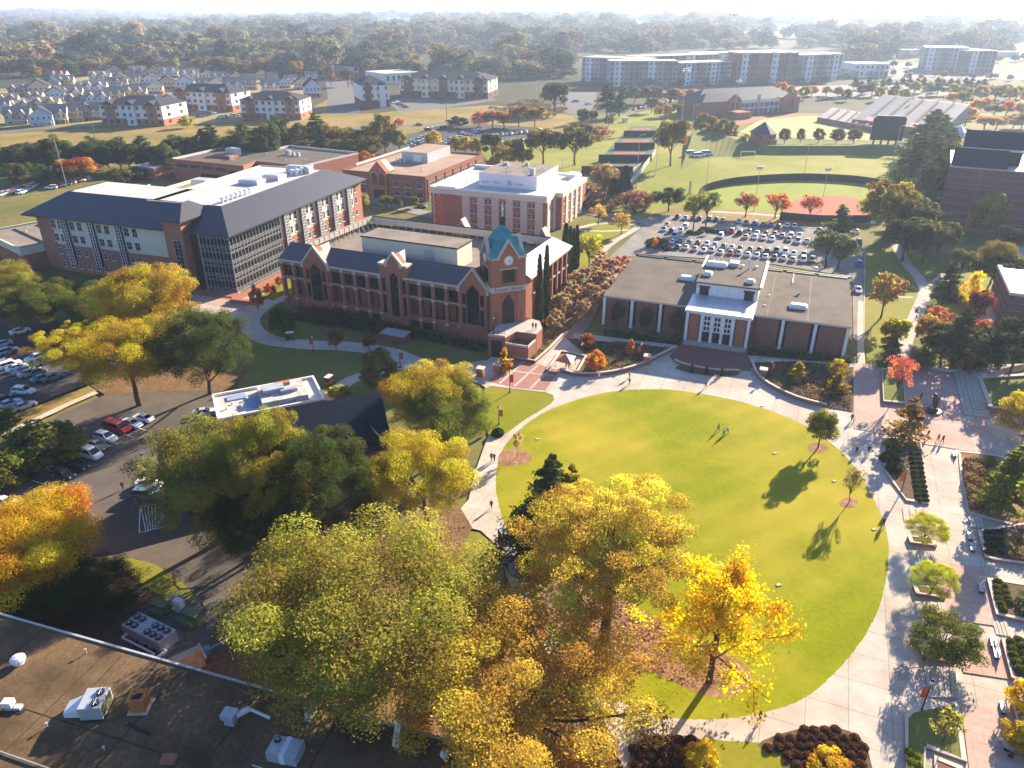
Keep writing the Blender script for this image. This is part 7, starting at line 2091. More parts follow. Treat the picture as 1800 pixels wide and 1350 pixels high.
for i,(x,y) in enumerate([(1774,1136),(1788,1132),(1776,1148),(1792,1144),(1778,1160),(1796,1157),(1782,1172),(1798,1170),(1786,1184),(1798,1186)]): shrub(x,y,.66,GRN,'clipped round green shrub, %s of the bed beside the third wall'%ordn(i),g,z=.7)
for i in range(12): shrub(1733+(i%3)*11,942+(i // 3)*12,.55,(.05,.062,.016),'dark clipped shrub, %s of the farthest walled bed'%ordn(i),'dark clipped shrubs in the farthest walled bed',z=.7)
g='clipped shrubs in the long wedge bed'
for k in range(11):
    for j in (0,1):
        shrub(1601+j*12+k*1.3,802+k*8.2,.6,(.06,.07,.018),'dark clipped shrub in the %s line of the wedge bed, %s from the top'%(('left','right')[j],ordn(k)),g,z=.5)
for i,(x,y,r,c) in enumerate([(1566,786,1.5,LTG),(1575,794,1.2,OLIVE),(1562,812,1.6,DKG),(1570,830,1.4,DKG)]): shrub(x,y,r,c,('lime-green','olive','dark upper','dark lower')[i]+' loose shrub at the top of the wedge bed','loose shrubs in the wedge bed',TUFT,z=.5)
for i,(x,y) in enumerate([(1598,1330),(1607,1336),(1600,1346),(1610,1352),(1601,1362)]): shrub(x,y,.6,(.19,.22,.02),'bright green clipped shrub, %s of the corner of the grass planter'%ordn(i),'bright shrubs in the grass planter',z=.5)
for i,(x,y) in enumerate([(1725,812),(1732,818),(1740,812),(1748,822)]): shrub(x,y,.8,(.16,.18,.025),'light green shrub, %s of the cluster behind the plume grass'%ordn(i),'light shrubs behind the plume grass',TUFT,z=.4)
# brown mounded shrubs in the bottom beds
BR_=(.085,.045,.028)
bedB=[(G(*p).x,G(*p).y) for p in BED_B];bedA=[(G(*p).x,G(*p).y) for p in BED_A]
for nm,bed in (('left',bedA),('right',bedB)):
    xs=[p[0] for p in bed];ys=[p[1] for p in bed];i=0;k=0
    y=max(ys)-.6
    while y>min(ys):
        x=min(xs)+(k%2)*.55
        while x<max(xs):
            qx,qy=x+RNG.uniform(-.12,.12),y+RNG.uniform(-.12,.12)
            if inpoly(qx,qy,bed) and y>39.0:
                shrub(0,0,.62,mixc(BR_,(.14,.075,.04),RNG.random()),'brown mounded shrub, %s along row %s of the %s bottom bed'%(ordn(i),ORD[k],nm),'brown mounded shrubs in the %s bottom bed'%nm,BOX,wpos=(qx,qy,0));i += 1
            x += 1.15
        y -= 1.05;k += 1;i=0
# shrub islands in the car park
g='dark clipped shrubs in the car park islands'
for i,(x,y) in enumerate([(20,400),(60,390),(110,380),(40,430),(90,420),(130,425),(30,460),(80,455),(120,480),(200,400),(230,480),(250,500)]): shrub(1140+x/7.5,370+y/7.5+3,1.5,(.075,.07,.03),'dark clipped shrub in the round island, %s of twelve'%ordn(i),g)
for i,(x,y) in enumerate([(540,290),(590,300),(640,300),(680,280),(720,240),(760,245),(790,250),(820,270),(850,275),(900,280),(940,285),(990,280)]): shrub(1140+x/7.5,370+y/7.5+2,1.4,(.075,.07,.03),'dark clipped shrub in the long car park island, %s from the left'%ordn(i),g)
# shrubs by the drive
for i,(x,y,r) in enumerate([(62,830,1.0),(55,842,.8),(95,812,1.2),(110,808,1.0),(48,848,.7),(125,795,1.0)]): shrub(x,y,r,(.13,.13,.04),'pale green shrub in the strip by the drive, %s of six'%ordn(i),'pale shrubs in the strip by the drive',TUFT)
shrub(668,657-4,1.0,LTG,'single bright green shrub at the end of the blue roof',None,TUFT);shrub(598,694,2.2,(.26,.26,.05),'lime-green shrub beside the white annex',None,TUFT)
shrub(875,765,1.2,DKG,'dark shrub at the foot of the lamp on the small lawn',None,TUFT)
for i,(x,y) in enumerate([(1215,656),(1241,659),(1268,662)]):
    p=G(x,y);cm,tm=PROTO['cedar'];o=thing('clipped_conifer',('left','middle','right')[i]+' of three small dark conifers on the terrace bed','conifer',p,i,'three small conifers on the terrace bed');o.scale=(2.2,2.2,2.6)
    c=link('crown',cm,o);c.color=(*DKG,1);link('trunk',tm,o)
# uncountable planting
def plumes(name,px,n,h,leaf,col,spread=1.0,z=None,up=1.2,label=None,mound=0.0):
    rng=np.random.default_rng(len(name)*13+n)
    poly=[tuple(G(*p)[:2]) for p in px]
    xs=[p[0] for p in poly];ys=[p[1] for p in poly]
    pts=[]
    while len(pts)<n:
        x,y=rng.uniform(min(xs),max(xs)),rng.uniform(min(ys),max(ys))
        if inpoly(x,y,poly): pts.append((x,y))
    P_=np.array([(x,y,0) for x,y in pts])
    lump=.5+.5*np.sin(P_[:,0]*1.3+1)*np.sin(P_[:,1]*1.1) 
    P_[:,2]=rng.uniform(0,1,n)*h*(1-mound+mound*lump)+(gz(*pts[0]) if z is None else z)
    nr=unit(rng.normal(size=(n,3))+np.array([0,0,up]))
    me=cards_mesh(name,leaf_cards(P_,nr,leaf,rng,.5),np.clip(lump+rng.uniform(-.3,.3,n),0,1),GRASSY)
    o=link(name,me);o.color=(*col,1)
    return tag(o,kind='stuff')
for nm_,q_ in ((0,[(995,596),(1100,606),(1182,614),(1180,620),(1150,635),(1124,647),(1076,660),(1020,663),(1018,645),(1034,630)]),(1,[(1320,640),(1400,637),(1500,648),(1499,726),(1452,718),(1400,704),(1352,681),(1330,662)]),(2,[(903,634),(940,641),(966,618),(990,592),(955,580),(925,600)])):
    sheet('shrub_bed',q_,M['soil'])
plumes('plume_grass',[(1692,812),(1725,815),(1740,850),(1760,900),(1702,898),(1692,848)],5200,1.5,.22,(.20,.12,.06),z=.4,up=.2,mound=.6)
plumes('bed_planting',[(1010,600),(1100,608),(1180,615),(1150,632),(1120,643),(1075,655),(1025,658),(1035,630)],4200,.8,.22,(.075,.08,.03),mound=.7)
plumes('bed_planting',[(1040,640),(1100,645),(1080,656),(1022,660)],900,1.0,.2,(.24,.15,.07),mound=.6)
plumes('bed_planting',[(1322,642),(1400,640),(1498,650),(1496,722),(1452,714),(1400,700),(1352,678)],4600,.8,.22,(.11,.085,.04),mound=.7)
plumes('bed_planting',[(1390,690),(1480,660),(1496,690),(1494,722),(1450,714)],1800,1.1,.2,(.26,.16,.09),mound=.7)
plumes('bed_planting',[(905,632),(940,638),(964,616),(985,590),(960,585),(930,600)],2200,.9,.2,(.20,.145,.06),mound=.6)
plumes('library_hedge',[(505,560),(560,545),(640,560),(740,585),(860,612),(845,622),(740,600),(640,585),(560,575)],7000,1.8,.3,(.05,.058,.022),mound=.8)
plumes('library_hedge',[(520,545),(600,550),(640,562),(600,575),(530,566)],1800,2.2,.3,(.12,.05,.035),mound=.6)
plumes('hall_hedge',[(1063,582),(1130,592),(1200,600),(1198,608),(1120,601),(1060,592)],2400,1.3,.3,(.045,.055,.02),mound=.5)
plumes('hall_hedge',[(1312,618),(1400,626),(1495,636),(1493,642),(1400,634),(1312,626)],2400,1.2,.3,(.045,.055,.02),mound=.5)
plumes('bed_planting',[(1760,950),(1800,950),(1900,980),(1880,1005),(1770,990)],2200,1.3,.22,(.22,.17,.06),z=.7,mound=.6)
plumes('bed_planting',[(1782,1050),(1850,1060),(1880,1110),(1790,1090)],1600,1.3,.22,(.13,.13,.04),z=.7,mound=.6)
plumes('fallen_leaves',[(960,1055),(1060,1040),(1130,1080),(1290,1165),(1310,1200),(1230,1215),(1060,1160)],3800,.12,.16,(.34,.19,.10),up=2.5)
plumes('fallen_leaves',[(700,1180),(860,1080),(980,1180),(1040,1270),(860,1400),(700,1400)],4200,.12,.18,(.32,.17,.06),up=2.5)
plumes('fallen_leaves',[(345,930),(600,900),(830,930),(700,1000),(500,1010)],3000,.12,.18,(.28,.16,.07),up=2.5)
plumes('lawn_leaves',[(1150,1060),(1330,1060),(1400,1150),(1340,1240),(1130,1250),(1060,1180)],1500,.05,.1,(.40,.28,.03),up=3)
plumes('lawn_leaves',[(940,1000),(1240,880),(1300,1000),(1160,1090)],900,.05,.1,(.36,.27,.06),up=3)

# ------------------------------------------------------------------ far buildings
M['h_tan']=mat('siding_tan',(.52,.41,.27),.9,.06,.5);M['h_blue']=mat('siding_blue',(.42,.48,.54),.9,.06,.5);M['h_cream']=mat('siding_cream',(.64,.56,.43),.9,.06,.5)
M['h_white']=mat('siding_white',(.62,.61,.58),.9,.05,.5);M['h_grey']=mat('siding_grey',(.30,.30,.30),.9,.06,.5);M['h_roof']=mat('house_roof',(.27,.23,.195),.9,.12,.8)
M['h_roof_dark']=mat('house_roof_dark',(.055,.055,.065),.9,.12,.8);M['flat_grey']=mat('flat_grey',(.30,.29,.285),.9,.08,.1);M['flat_dim']=mat('flat_dim',(.21,.15,.13),.9,.1,.1)
M['pale_roof']=mat('pale_roof',(.50,.47,.43),.8,.12,.1)
WIN_FAR={}
def far_window(parent,u,v,z,w,h,rz):
    k=(round(w,1),round(h,1))
    if k not in WIN_FAR: WIN_FAR[k]=MB().box(-w/2,w/2,-.06,.05,-h/2,h/2).mesh('window',M['glass_warm'])
    return link('window',WIN_FAR[k],parent,(u,v,z),rz)

def house(px,py,wpx,hpx,wall,roofm,label,ang,ridge='u',group=None,brick=True,name='house',depth=.8,storeys=2,dormer=True):
    """gabled two-storey house; px, py = middle of the front foot"""
    p=G(px,py);k=mpp(px,py);W=wpx*k;Ht=hpx*k*1.02;D=W*depth
    o=thing(name,label,'house',p,ang,group)
    eave=Ht*.62;b=MB()
    b.box(-W/2,W/2,0,D,0,eave*.38,1 if brick else 0);b.box(-W/2,W/2,0,D,eave*.38,eave,0)
    if ridge == 'u':
        b.add([(-W/2,0,eave),(-W/2,D,eave),(-W/2,D/2,Ht)],[(0,2,1)]);b.add([(W/2,0,eave),(W/2,D,eave),(W/2,D/2,Ht)],[(0,1,2)])
    else:
        b.add([(-W/2,0,eave),(W/2,0,eave),(0,0,Ht)],[(0,1,2)]);b.add([(-W/2,D,eave),(W/2,D,eave),(0,D,Ht)],[(1,0,2)])
    b.build('wall',[wall,M['brick_pink']],o)
    r=MB();e=W*.04;t=Ht*.03
    if ridge == 'u': V=[(-W/2-e,-e,eave-t),(W/2+e,-e,eave-t),(W/2+e,D/2,Ht+t),(-W/2-e,D/2,Ht+t),(W/2+e,D+e,eave-t),(-W/2-e,D+e,eave-t)]
    else: V=[(-W/2-e,-e,eave-t),(-W/2-e,D+e,eave-t),(0,D+e,Ht+t),(0,-e,Ht+t),(W/2+e,D+e,eave-t),(W/2+e,-e,eave-t)]
    r.add(V,[(0,1,2,3),(3,2,4,5)] if ridge == 'u' else [(0,3,2,1),(3,5,4,2)])
    r.add([(x,y,z+t*1.5) for x,y,z in V],[(0,1,2,3),(3,2,4,5)] if ridge == 'u' else [(0,3,2,1),(3,5,4,2)])
    r.build('roof',roofm,o)
    if ridge == 'u' and dormer:
        g=MB()
        for s_ in (-.24,.24):
            x=W*s_;gw=W*.14
            g.wallprism([(x-gw,eave*.5),(x+gw,eave*.5),(x+gw,eave),(x,eave+gw*1.1),(x-gw,eave)],-W*.06,D*.3,0)
            g.add([(x-gw*1.15,-W*.08,eave*.97),(x,-W*.08,eave+gw*1.35),(x+gw*1.15,-W*.08,eave*.97),(x,D*.45,eave+gw*1.35)],[(0,3,1),(1,3,2)],1)
        g.build('gable_bay',[wall,roofm],o)
    pr=MB();pr.box(-W*.42,W*.42,-W*.12,-W*.005,eave*.36,eave*.42)
    for x in (-.4,-.13,.13,.4): pr.box(W*x-.1,W*x+.1,-W*.11,-W*.09,0,eave*.36)
    pr.build('porch',M['h_white'],o)
    for z in ((eave*.72,) if storeys == 2 else (eave*.3,eave*.72)):
        for x in (-.36,-.12,.12,.36): far_window(o,W*x,0-(W*.06 if dormer and ridge == 'u' and abs(x) in (.12,.36) else 0),z,W*.08,eave*.22,0)
    for x in (-.3,.3): far_window(o,W*x,0,eave*.18,W*.08,eave*.2,0)
    for y in (.3,.7): far_window(o,W/2,D*y,eave*.7,D*.12,eave*.22,R90)
    return o

Z1=3.971
HS=[ # zoom x, zoom y of front foot, width, height, colour, ridge
 ('tan',130,868,165,100,'u','front row'),('blue',300,880,150,110,'v',''),('cream',410,865,130,110,'u',''),('tan',530,850,110,105,'u',''),('grey',610,840,90,100,'v',''),('cream',690,838,80,95,'u',''),
 ('tan',325,765,170,70,'u','second row'),('grey',545,728,150,62,'u',''),('tan',140,775,160,60,'u',''),('blue',20,790,110,80,'u',''),
 ('blue',690,732,160,82,'u','third row'),('tan',815,720,120,90,'u',''),('tan',950,695,150,80,'u',''),('cream',1085,655,110,70,'v',''),('tan',1060,745,150,70,'u',''),('cream',1180,745,110,70,'v',''),
 ('blue',395,712,130,90,'v','fourth row'),('cream',505,700,150,85,'u',''),('tan',280,670,140,95,'v',''),('tan',140,670,140,70,'u',''),('grey',60,728,130,60,'u',''),('tan',240,700,110,50,'u',''),('white',670,650,150,70,'u',''),('grey',800,612,110,60,'u',''),
 ('grey',365,610,100,50,'v','fifth row'),('tan',460,600,110,60,'u',''),('white',600,640,110,55,'u',''),('cream',700,572,140,60,'u',''),('tan',840,608,110,80,'v',''),('cream',935,600,90,65,'u',''),('blue',1050,592,130,60,'v',''),('tan',1175,625,115,80,'v',''),('blue',1300,632,125,90,'v',''),('tan',1420,618,90,60,'u',''),('cream',1515,625,115,70,'v',''),('blue',1635,652,130,90,'u',''),('grey',1745,628,100,90,'u',''),
 ('grey',790,528,120,50,'v','sixth row'),('grey',970,535,110,60,'u',''),('tan',1075,540,110,60,'v',''),('blue',1185,545,120,62,'u',''),('cream',1325,562,130,60,'u',''),('tan',1440,555,100,50,'v',''),('blue',1535,580,110,64,'u',''),('tan',1645,580,110,60,'v',''),('white',840,485,70,45,'v',''),('cream',1120,500,100,85,'v',''),('tan',1250,500,110,55,'u',''),
 ('tan',1830,555,80,60,'v','far right row'),('grey',1900,580,90,60,'u',''),('cream',1890,650,120,75,'u',''),('blue',1985,615,90,60,'v',''),('white',2040,590,90,55,'u',''),('tan',2110,625,110,70,'v',''),('cream',2180,560,90,50,'u',''),('blue',2190,680,115,110,'v',''),('white',2220,435,60,40,'u',''),('grey',2150,470,100,40,'u',''),
]
CM={'tan': 'h_tan','blue': 'h_blue','cream': 'h_cream','grey': 'h_grey','white': 'h_white'}
rowname='';HR=[]
for q in HS:
    rowname=q[6] or rowname
    HR.append(q[:6]+(rowname,))
for q in HR:
    c,x,y,w,h,rd,rowname=q
    cnt=sorted(t[1] for t in HR if t[6] == rowname).index(x)
    px,py=x/Z1,y/Z1
    house(px,py,w/Z1*.95,h/Z1*1.05,M[CM[c]],M['h_roof'] if rd == 'u' else M['h_roof_dark'],'%s gabled house, %s from the left in the %s of the estate'%('light blue' if c == 'blue' else c,ordn(cnt),rowname),math.radians(RNG.choice([16,18,22])),rd,'gabled houses of the hillside estate',brick=(RNG.random()<.5))

def flats(px0,py0,px1,py1,hpx,label,n,wall='h_white',base='brick_pink',storeys=3,name='flats',ang=None,D=None,roof='hip',roofm='h_roof_dark',group=None,cat='apartment building',win=.42):
    """block of flats; front foot from px0,py0 to px1,py1"""
    A,B=G(px0,py0),G(px1,py1)
    W=(B-A).length;a=math.atan2(B.y-A.y,B.x-A.x)
    k=mpp((px0+px1)/2,(py0+py1)/2);Ht=hpx*k
    D=D or W*.45
    o=thing(name,label,cat,A,a,group)
    eave=Ht*(.74 if roof == 'hip' else .96)
    b=MB();b.box(0,W,0,D,0,eave/storeys,1);b.box(0,W,0,D,eave/storeys,eave,0)
    nb=max(2,n // 3)
    for i in range(nb): 
        x=W*(i+.5)/nb
        b.box(x-W/nb*.22,x+W/nb*.22,-W*.02,0,0,eave*(.98 if roof == 'hip' else 1.03),(0 if i%2 else 1) if roof == 'hip' else 2-i%2)
    b.build('wall',[M[wall],M[base],M['h_white']],o)
    r=MB()
    if roof == 'hip':
        e=W*.02;hb=min(D/2,W/2)*.95
        r.add([(-e,-e*2,eave),(W+e,-e*2,eave),(W+e,D+e,eave),(-e,D+e,eave),(hb,D/2,Ht),(W-hb,D/2,Ht)],[(0,1,5,4),(1,2,5),(2,3,4,5),(3,0,4),(3,2,1,0)])
        for i in range(nb):
            x=W*(i+.5)/nb;gw=W/nb*.26
            r.add([(x-gw,-W*.03,eave*.985),(x+gw,-W*.03,eave*.985),(x,-W*.03,eave+gw*.7),(x,D*.3,eave+gw*.7)],[(0,1,2),(1,3,2),(0,2,3)])
    else:
        r.box(-W*.005,W*1.005,-W*.025,D*1.01,eave,eave+Ht*.03)
        for i in range(nb): r.box(W*(i+.2)/nb,W*(i+.5)/nb,-W*.03,W*.02,eave+Ht*.03,Ht)
    r.build('roof',M[roofm],o)
    for s_ in range(storeys):
        z=eave*(s_+.55)/storeys
        for i in range(n):
            x=W*(i+.5)/n
            proud=-W*.02 if abs(((x/W*nb)%1)-.5)<.22 else 0
            far_window(o,x,proud,z,W/n*win,eave/storeys*.5,0)
        for y in (.25,.75): far_window(o,W,D*y,z,D*.12,eave/storeys*.5,R90)
    return o
g3='three-storey brick and white flats'
flats(181,219,290,222,46,'dark-gabled brick and white flats at the left, beyond the tree belt',9,group=g3,D=30);flats(307,193,410,197,42,'brick and white flats in the middle with parked cars in front',9,group=g3,D=26,base='brick')
flats(426,210,530,211,44,'brick and white flats at the right on the brown slope',9,group=g3,D=26,base='brick')
flats(637,190,686,188,50,'three-storey grey and brick corner house by the road',4,D=38,base='brick_violet')
flats(704,170,858,174,42,'long three-storey flats with a slate hip roof',16,base='brick_violet',D=34,wall='h_cream')
flats(622,138,692,133,26,'low dark hip-roofed office behind the corner house',8,storeys=2,wall='h_grey',D=40)
flats(678,148,742,144,17,'low white flat-roofed shop behind the long flats',7,storeys=1,roof='flat',roofm='pale_roof',D=46,base='h_white')
flats(842,156,862,156,16,'small dark-roofed house right of the long flats',3,storeys=1,D=20)
rr0=random.Random(31)
# big apartment complex
flats(1022,142,1130,148,40,'long grey apartment block at the left of the big complex',14,wall='h_grey',base='flat_dim',storeys=5,roof='flat',roofm='pale_roof',D=30)
flats(1070,152,1188,152,42,'pale apartment block at the front left of the big complex',14,wall='flat_grey',base='flat_dim',storeys=5,roof='flat',roofm='pale_roof',D=26)
flats(1196,151,1282,147,37,'cream and brick apartment block in the front middle of the complex',12,wall='flat_grey',base='flat_dim',storeys=5,roof='flat',roofm='pale_roof',D=28)
flats(1120,126,1262,120,24,'pale-roofed apartment block behind the front of the complex',12,wall='brick_pink',base='flat_dim',storeys=5,roof='flat',roofm='pale_roof',D=30)
flats(1292,147,1396,146,50,'brick apartment block with white bays right of the middle',14,wall='brick_dark',base='flat_dim',storeys=5,roof='flat',roofm='pale_roof',D=30)
flats(1406,145,1474,141,44,'apartment block with cream bays at the right end of the complex',9,wall='flat_grey',base='flat_dim',storeys=5,roof='flat',roofm='pale_roof',D=26)
flats(1230,116,1380,110,20,'long pale-roofed block far behind the complex',12,wall='h_white',base='flat_dim',storeys=4,roof='flat',roofm='pale_roof',D=34)
flats(1618,124,1694,126,38,'five-storey grey block at the far right',9,wall='h_grey',base='flat_dim',storeys=5,roof='flat',roofm='pale_roof',D=60)
flats(1694,128,1744,128,36,'darker wing right of the five-storey grey block',6,wall='flat_dim',base='flat_dim',storeys=5,roof='flat',roofm='pale_roof',D=60)
flats(1500,136,1560,136,22,'low glassy block right of the big complex',7,wall='h_white',base='h_grey',storeys=2,roof='flat',roofm='pale_roof',D=40);flats(1574,102,1600,103,14,'small pale building left of the five-storey grey block',4,storeys=2,wall='h_white',roof='flat',roofm='pale_roof',D=40)
for i in range(30):
    x=1480+(i%15)*23+rr0.uniform(-8,8);y=112+(i // 15)*24+rr0.uniform(-8,8)
    if 1610<x<1750 and y<134: continue
    tree('tree',rr0.choice(['egg','low_a']),x,y,y-rr0.uniform(9,14),rr0.uniform(10,15),'small hazy tree among the far car parks, %s of the lot'%ordn(i),rr0.choice([(.13,.14,.07),(.22,.17,.08),(.09,.11,.07)]),'small trees among the far car parks')
for i,(x,y,w) in enumerate(((1140,152,20),(1195,152,16),(1240,152,18),(1287,150,20),(1345,150,18),(1402,149,22),(1450,147,18))):
    tree('tree','low_b',x,y,y-15,w,'tree planted against the big apartment complex, %s from the left'%ordn(i),(.12,.12,.06),'trees against the apartment complex')
# distant warehouses and roofs among the woods
for i,(x,y,w,h) in enumerate([(1385,58,70,7),(1418,34,40,4),(1242,36,14,5),(975,52,26,4),(1600,33,60,3),(1320,68,60,5),(1465,55,40,5),(105,76,26,4),(40,62,30,3),(285,54,20,5),(192,68,40,10),(100,19,24,3),(510,62,26,4),(490,66,14,4),(1770,100,40,10),(1640,45,30,3),(1210,52,16,3),(170,70,12,5)]):
    p=G(x,y);k=mpp(x,y)
    o=thing('warehouse','pale far-off roof among the hazy woods, %s from the left of photo'%ordn(sorted([q[0] for q in [(1385,),(1418,),(1242,),(975,),(1600,),(1320,),(1465,),(105,),(40,),(285,),(192,),(100,),(510,),(490,),(1770,),(1640,),(1210,),(170,)]]).index(x)),'building',p,.05,'pale far-off roofs')
    MB().box(-w*k/2,w*k/2,0,w*k*.7,0,h*k*.7).build('wall',M['h_white'],o);MB().box(-w*k/2-2,w*k/2+2,-2,w*k*.7+2,h*k*.7,h*k*.8).build('roof',M['pale_roof'],o)
# brick church with spire, red-roofed house
p=G(168,130);k=mpp(168,130);o=thing('church','low brick church with a small white spire behind the estate','church',p,.3)
MB().box(-20*k,18*k,0,18*k,0,8*k).build('wall',M['brick_pink'],o)
b=MB();b.add([(-21*k,-k,8*k),(19*k,-k,8*k),(19*k,19*k,8*k),(-21*k,19*k,8*k),(-21*k,9*k,15*k),(19*k,9*k,15*k)],[(0,1,5,4),(2,3,4,5),(1,2,5),(3,0,4)]);b.build('roof',M['h_roof'],o)
MB().lathe([(1.6*k,12*k),(1.4*k,17*k),(.1*k,26*k)],8,c=(10*k,9*k,0)).build('spire',M['h_white'],o)
p=G(550,118);k=mpp(550,118);o=thing('church','distant white church with a tall spire left of the grey road','church',p,.2)
MB().box(-9*k,10*k,0,12*k,0,7*k).build('wall',M['h_white'],o)
b=MB();b.add([(-9*k,-k,7*k),(10*k,-k,7*k),(10*k,13*k,7*k),(-9*k,13*k,7*k),(-9*k,6*k,12*k),(10*k,6*k,12*k)],[(0,1,5,4),(2,3,4,5),(1,2,5),(3,0,4)]);b.build('roof',M['h_roof'],o)
MB().lathe([(1.6*k,0),(1.5*k,12*k),(.1*k,22*k)],8,c=(-2*k,2*k,0)).build('spire',M['h_white'],o)
house(103,140,26,14,M['h_white'],mat('red_roof',(.42,.13,.08),.9,.1,1),'small white house with a red roof at the left of the estate',.2,'u',None,False)
house(190,66,26,14,M['h_grey'],M['h_roof_dark'],'dark-roofed house alone in the woods behind the estate',.2,'v',None,True)
# far water tower and mast
p=G(60,24);k=mpp(60,24);o=thing('water_tower','faint pale water tower on the far left horizon','water tower',p)
MB().lathe([(1.2*k,0),(1.0*k,9*k),(1.2*k,10*k)],10).build('shaft',M['h_white'],o);MB().lathe([(1.2*k,9.5*k),(4.5*k,12*k),(4.5*k,14*k),(1.5*k,16*k)],12).build('tank',M['h_white'],o)
# lattice tower group at 55,8 : two tall stacks
for i,x in enumerate((1204,654)):
    p=G(x,34 if i == 0 else 24);k=mpp(x,34 if i == 0 else 24);o=thing('radio_mast',('thin far-off radio mast above the right-hand woods','faint far-off mast near the middle of the horizon')[i],'mast',p)
    MB().tube((0,0,0),(0,0,14*k),.5*k,.3*k,6).build('mast',M['h_grey'],o);MB().box(-k,k,-k,k,11*k,12*k).build('platform',M['h_grey'],o)
# field house
FH=thing('field_house','brick field house with slate roofs, stepped gables and a white balcony beside the football turf','building',G(1224,205),math.atan2(G(1395,195).y-G(1224,205).y,G(1395,195).x-G(1224,205).x))
kf=mpp(1300,200);Lf=(G(1395,195)-G(1224,205)).length
def fieldhouse():
    e=30*kf
    b=MB();b.box(0,Lf,0,26,0,e*.8,0);b.box(0,Lf*.38,-6,0,0,e*.8,0);b.box(Lf*.8,Lf,-5,0,0,e*.85,0)
    for u0,u1,y in ((Lf*.25,Lf*.38,-6.6),(Lf*.82,Lf*.97,-5.6)): b.wallprism([(u0,0),(u1,0),(u1,e*.85),((u0+u1)/2,e*1.15),(u0,e*.85)],y,y+1.5,0)
    b.box(Lf*.2,Lf*.34,-24,-10,0,e*.35,0);b.box(-8,Lf*.1,-10,-6,0,e*.2,0)
    b.build('wall',M['brick_pink'],FH)
    r=MB()
    def hip(u0,u1,v0,v1,z0,z1):
        h=(v1-v0)*.5
        r.add([(u0,v0,z0),(u1,v0,z0),(u1,v1,z0),(u0,v1,z0),(u0+h,v0+h,z1),(u1-h,v0+h,z1)],[(0,1,5,4),(1,2,5),(2,3,4,5),(3,0,4)])
    hip(-1,Lf+1,-1,27,e*.8,e*1.35);hip(-1,Lf*.39,-7,12,e*.801,e*1.2)
    r.build('roof',M['blue_roof'] if False else mat('slate_roof',(.05,.055,.07),.7,.12,.5),FH)
    w=MB();w.box(Lf*.39,Lf*.8,-3.2,-2.8,e*.62,e*.82);w.box(Lf*.39,Lf*.8,-3.4,0,e*.3,e*.36)
    for i in range(9): x=Lf*(.39+.41*i/8);w.box(x-.35,x+.35,-3.2,-2.7,0,e*.62)
    w.build('balcony',M['h_white'],FH)
    for i in range(8): far_window(FH,Lf*(.415+.41*i/8),0,e*.48,Lf*.035,e*.2,0)
    for u in (.31,.9):
        for q in (-.018,.018): far_window(FH,Lf*(u+q),-6.6 if u<.5 else-5.6,e*.45,Lf*.025,e*.45,0)
fieldhouse()
p=G(1325,218);t=thing('flag_pole','flag pole with a red and white flag before the field house','flag pole',G(1333,200));hh=HT(1333,200,165)
MB().tube((0,0,0),(0,0,hh),.25,.15,6).build('pole',M['galv'],t)
MB().box(-2.5,0,-.03,.03,hh-9,hh-.5).build('flag',mat('flag',(.5,.3,.3),.8,.3,.5),t)
# brick pavilion
p=G(1342,262);k=mpp(1342,262);t=thing('pavilion','octagonal brick pavilion with a pointed slate roof on the slope','pavilion',(p.x,p.y+12*k,0),.2)
MB().lathe([(25*k,0),(25*k,16*k),(22*k,17*k),(22*k,26*k)],8).build('wall',M['brick_pink'],t);MB().lathe([(25*k,26*k),(0.5*k,44*k)],8).build('roof',MATS['slate_roof'],t)
for i in range(5): 
    a=-2.4+i*PI/4-PI/8*0
    far_window(t,21.6*k*math.cos(a),21.6*k*math.sin(a),21*k,7*k,6*k,a+R90)
# grandstands
def stand(px,z0,z1,z2,label,rows,red=False):
    A,B,C_,D_=[G(*q) for q in px]   # front left, front right, back right, back left
    o=thing('grandstand',label,'grandstand',A)
    f=lambda p,t: (p.x-A.x,p.y-A.y)
    b=MB();n=rows
    for i in range(n):
        t0,t1=i/n,(i+1)/n
        q=[A.lerp(D_,t0),B.lerp(C_,t0),B.lerp(C_,t1),A.lerp(D_,t1)]
        b.prism([(p.x-A.x,p.y-A.y) for p in q],z0-.4 if i else 0,z0+(z1-z0)*(i+1)/n)
    b.build('seating',mat('bleacher',(.24,.24,.26),.7,.1,.3),o)
    wl_=MB();q=[A,B,B.lerp(C_,.04),A.lerp(D_,.04)]
    d=(A-D_).normalized()*.8
    wl_.prism([(0+d.x,0+d.y),(B.x-A.x+d.x,B.y-A.y+d.y),(B.x-A.x,B.y-A.y),(0,0)],0,z0+.8);wl_.build('front_wall',M['brick_pink'],o)
    ais=MB()
    for s_ in (.17,.34,.5,.67,.84):
        a,c=A.lerp(B,s_),D_.lerp(C_,s_);w=(B-A).normalized()*1.0
        ais.add([(a.x-A.x-w.x,a.y-A.y-w.y,z0+.9),(a.x-A.x+w.x,a.y-A.y+w.y,z0+.9),(c.x-A.x+w.x,c.y-A.y+w.y,z1+.9),(c.x-A.x-w.x,c.y-A.y-w.y,z1+.9)],[(0,1,2,3)])
    ais.build('aisle',M['flat_dim'],o)
    if red:
        for s_ in (.14,.30,.46,.66):
            a=A.lerp(B,s_);e=A.lerp(B,s_+.1);dn=(D_-A)*.12
            MB().add([(a.x-A.x,a.y-A.y,z0+1.2),(e.x-A.x,e.y-A.y,z0+1.2),(e.x-A.x+dn.x,e.y-A.y+dn.y,z0+1.2+(z1-z0)*.13),(a.x-A.x+dn.x,a.y-A.y+dn.y,z0+1.2+(z1-z0)*.13)],[(0,1,2,3)]).build('red_seats',M['red_plastic'],o)
    return o
stand([(1496,222),(1650,246),(1694,226),(1545,204)],4,15,0,'large upper grandstand of silver bleachers with red seat blocks',46,True)
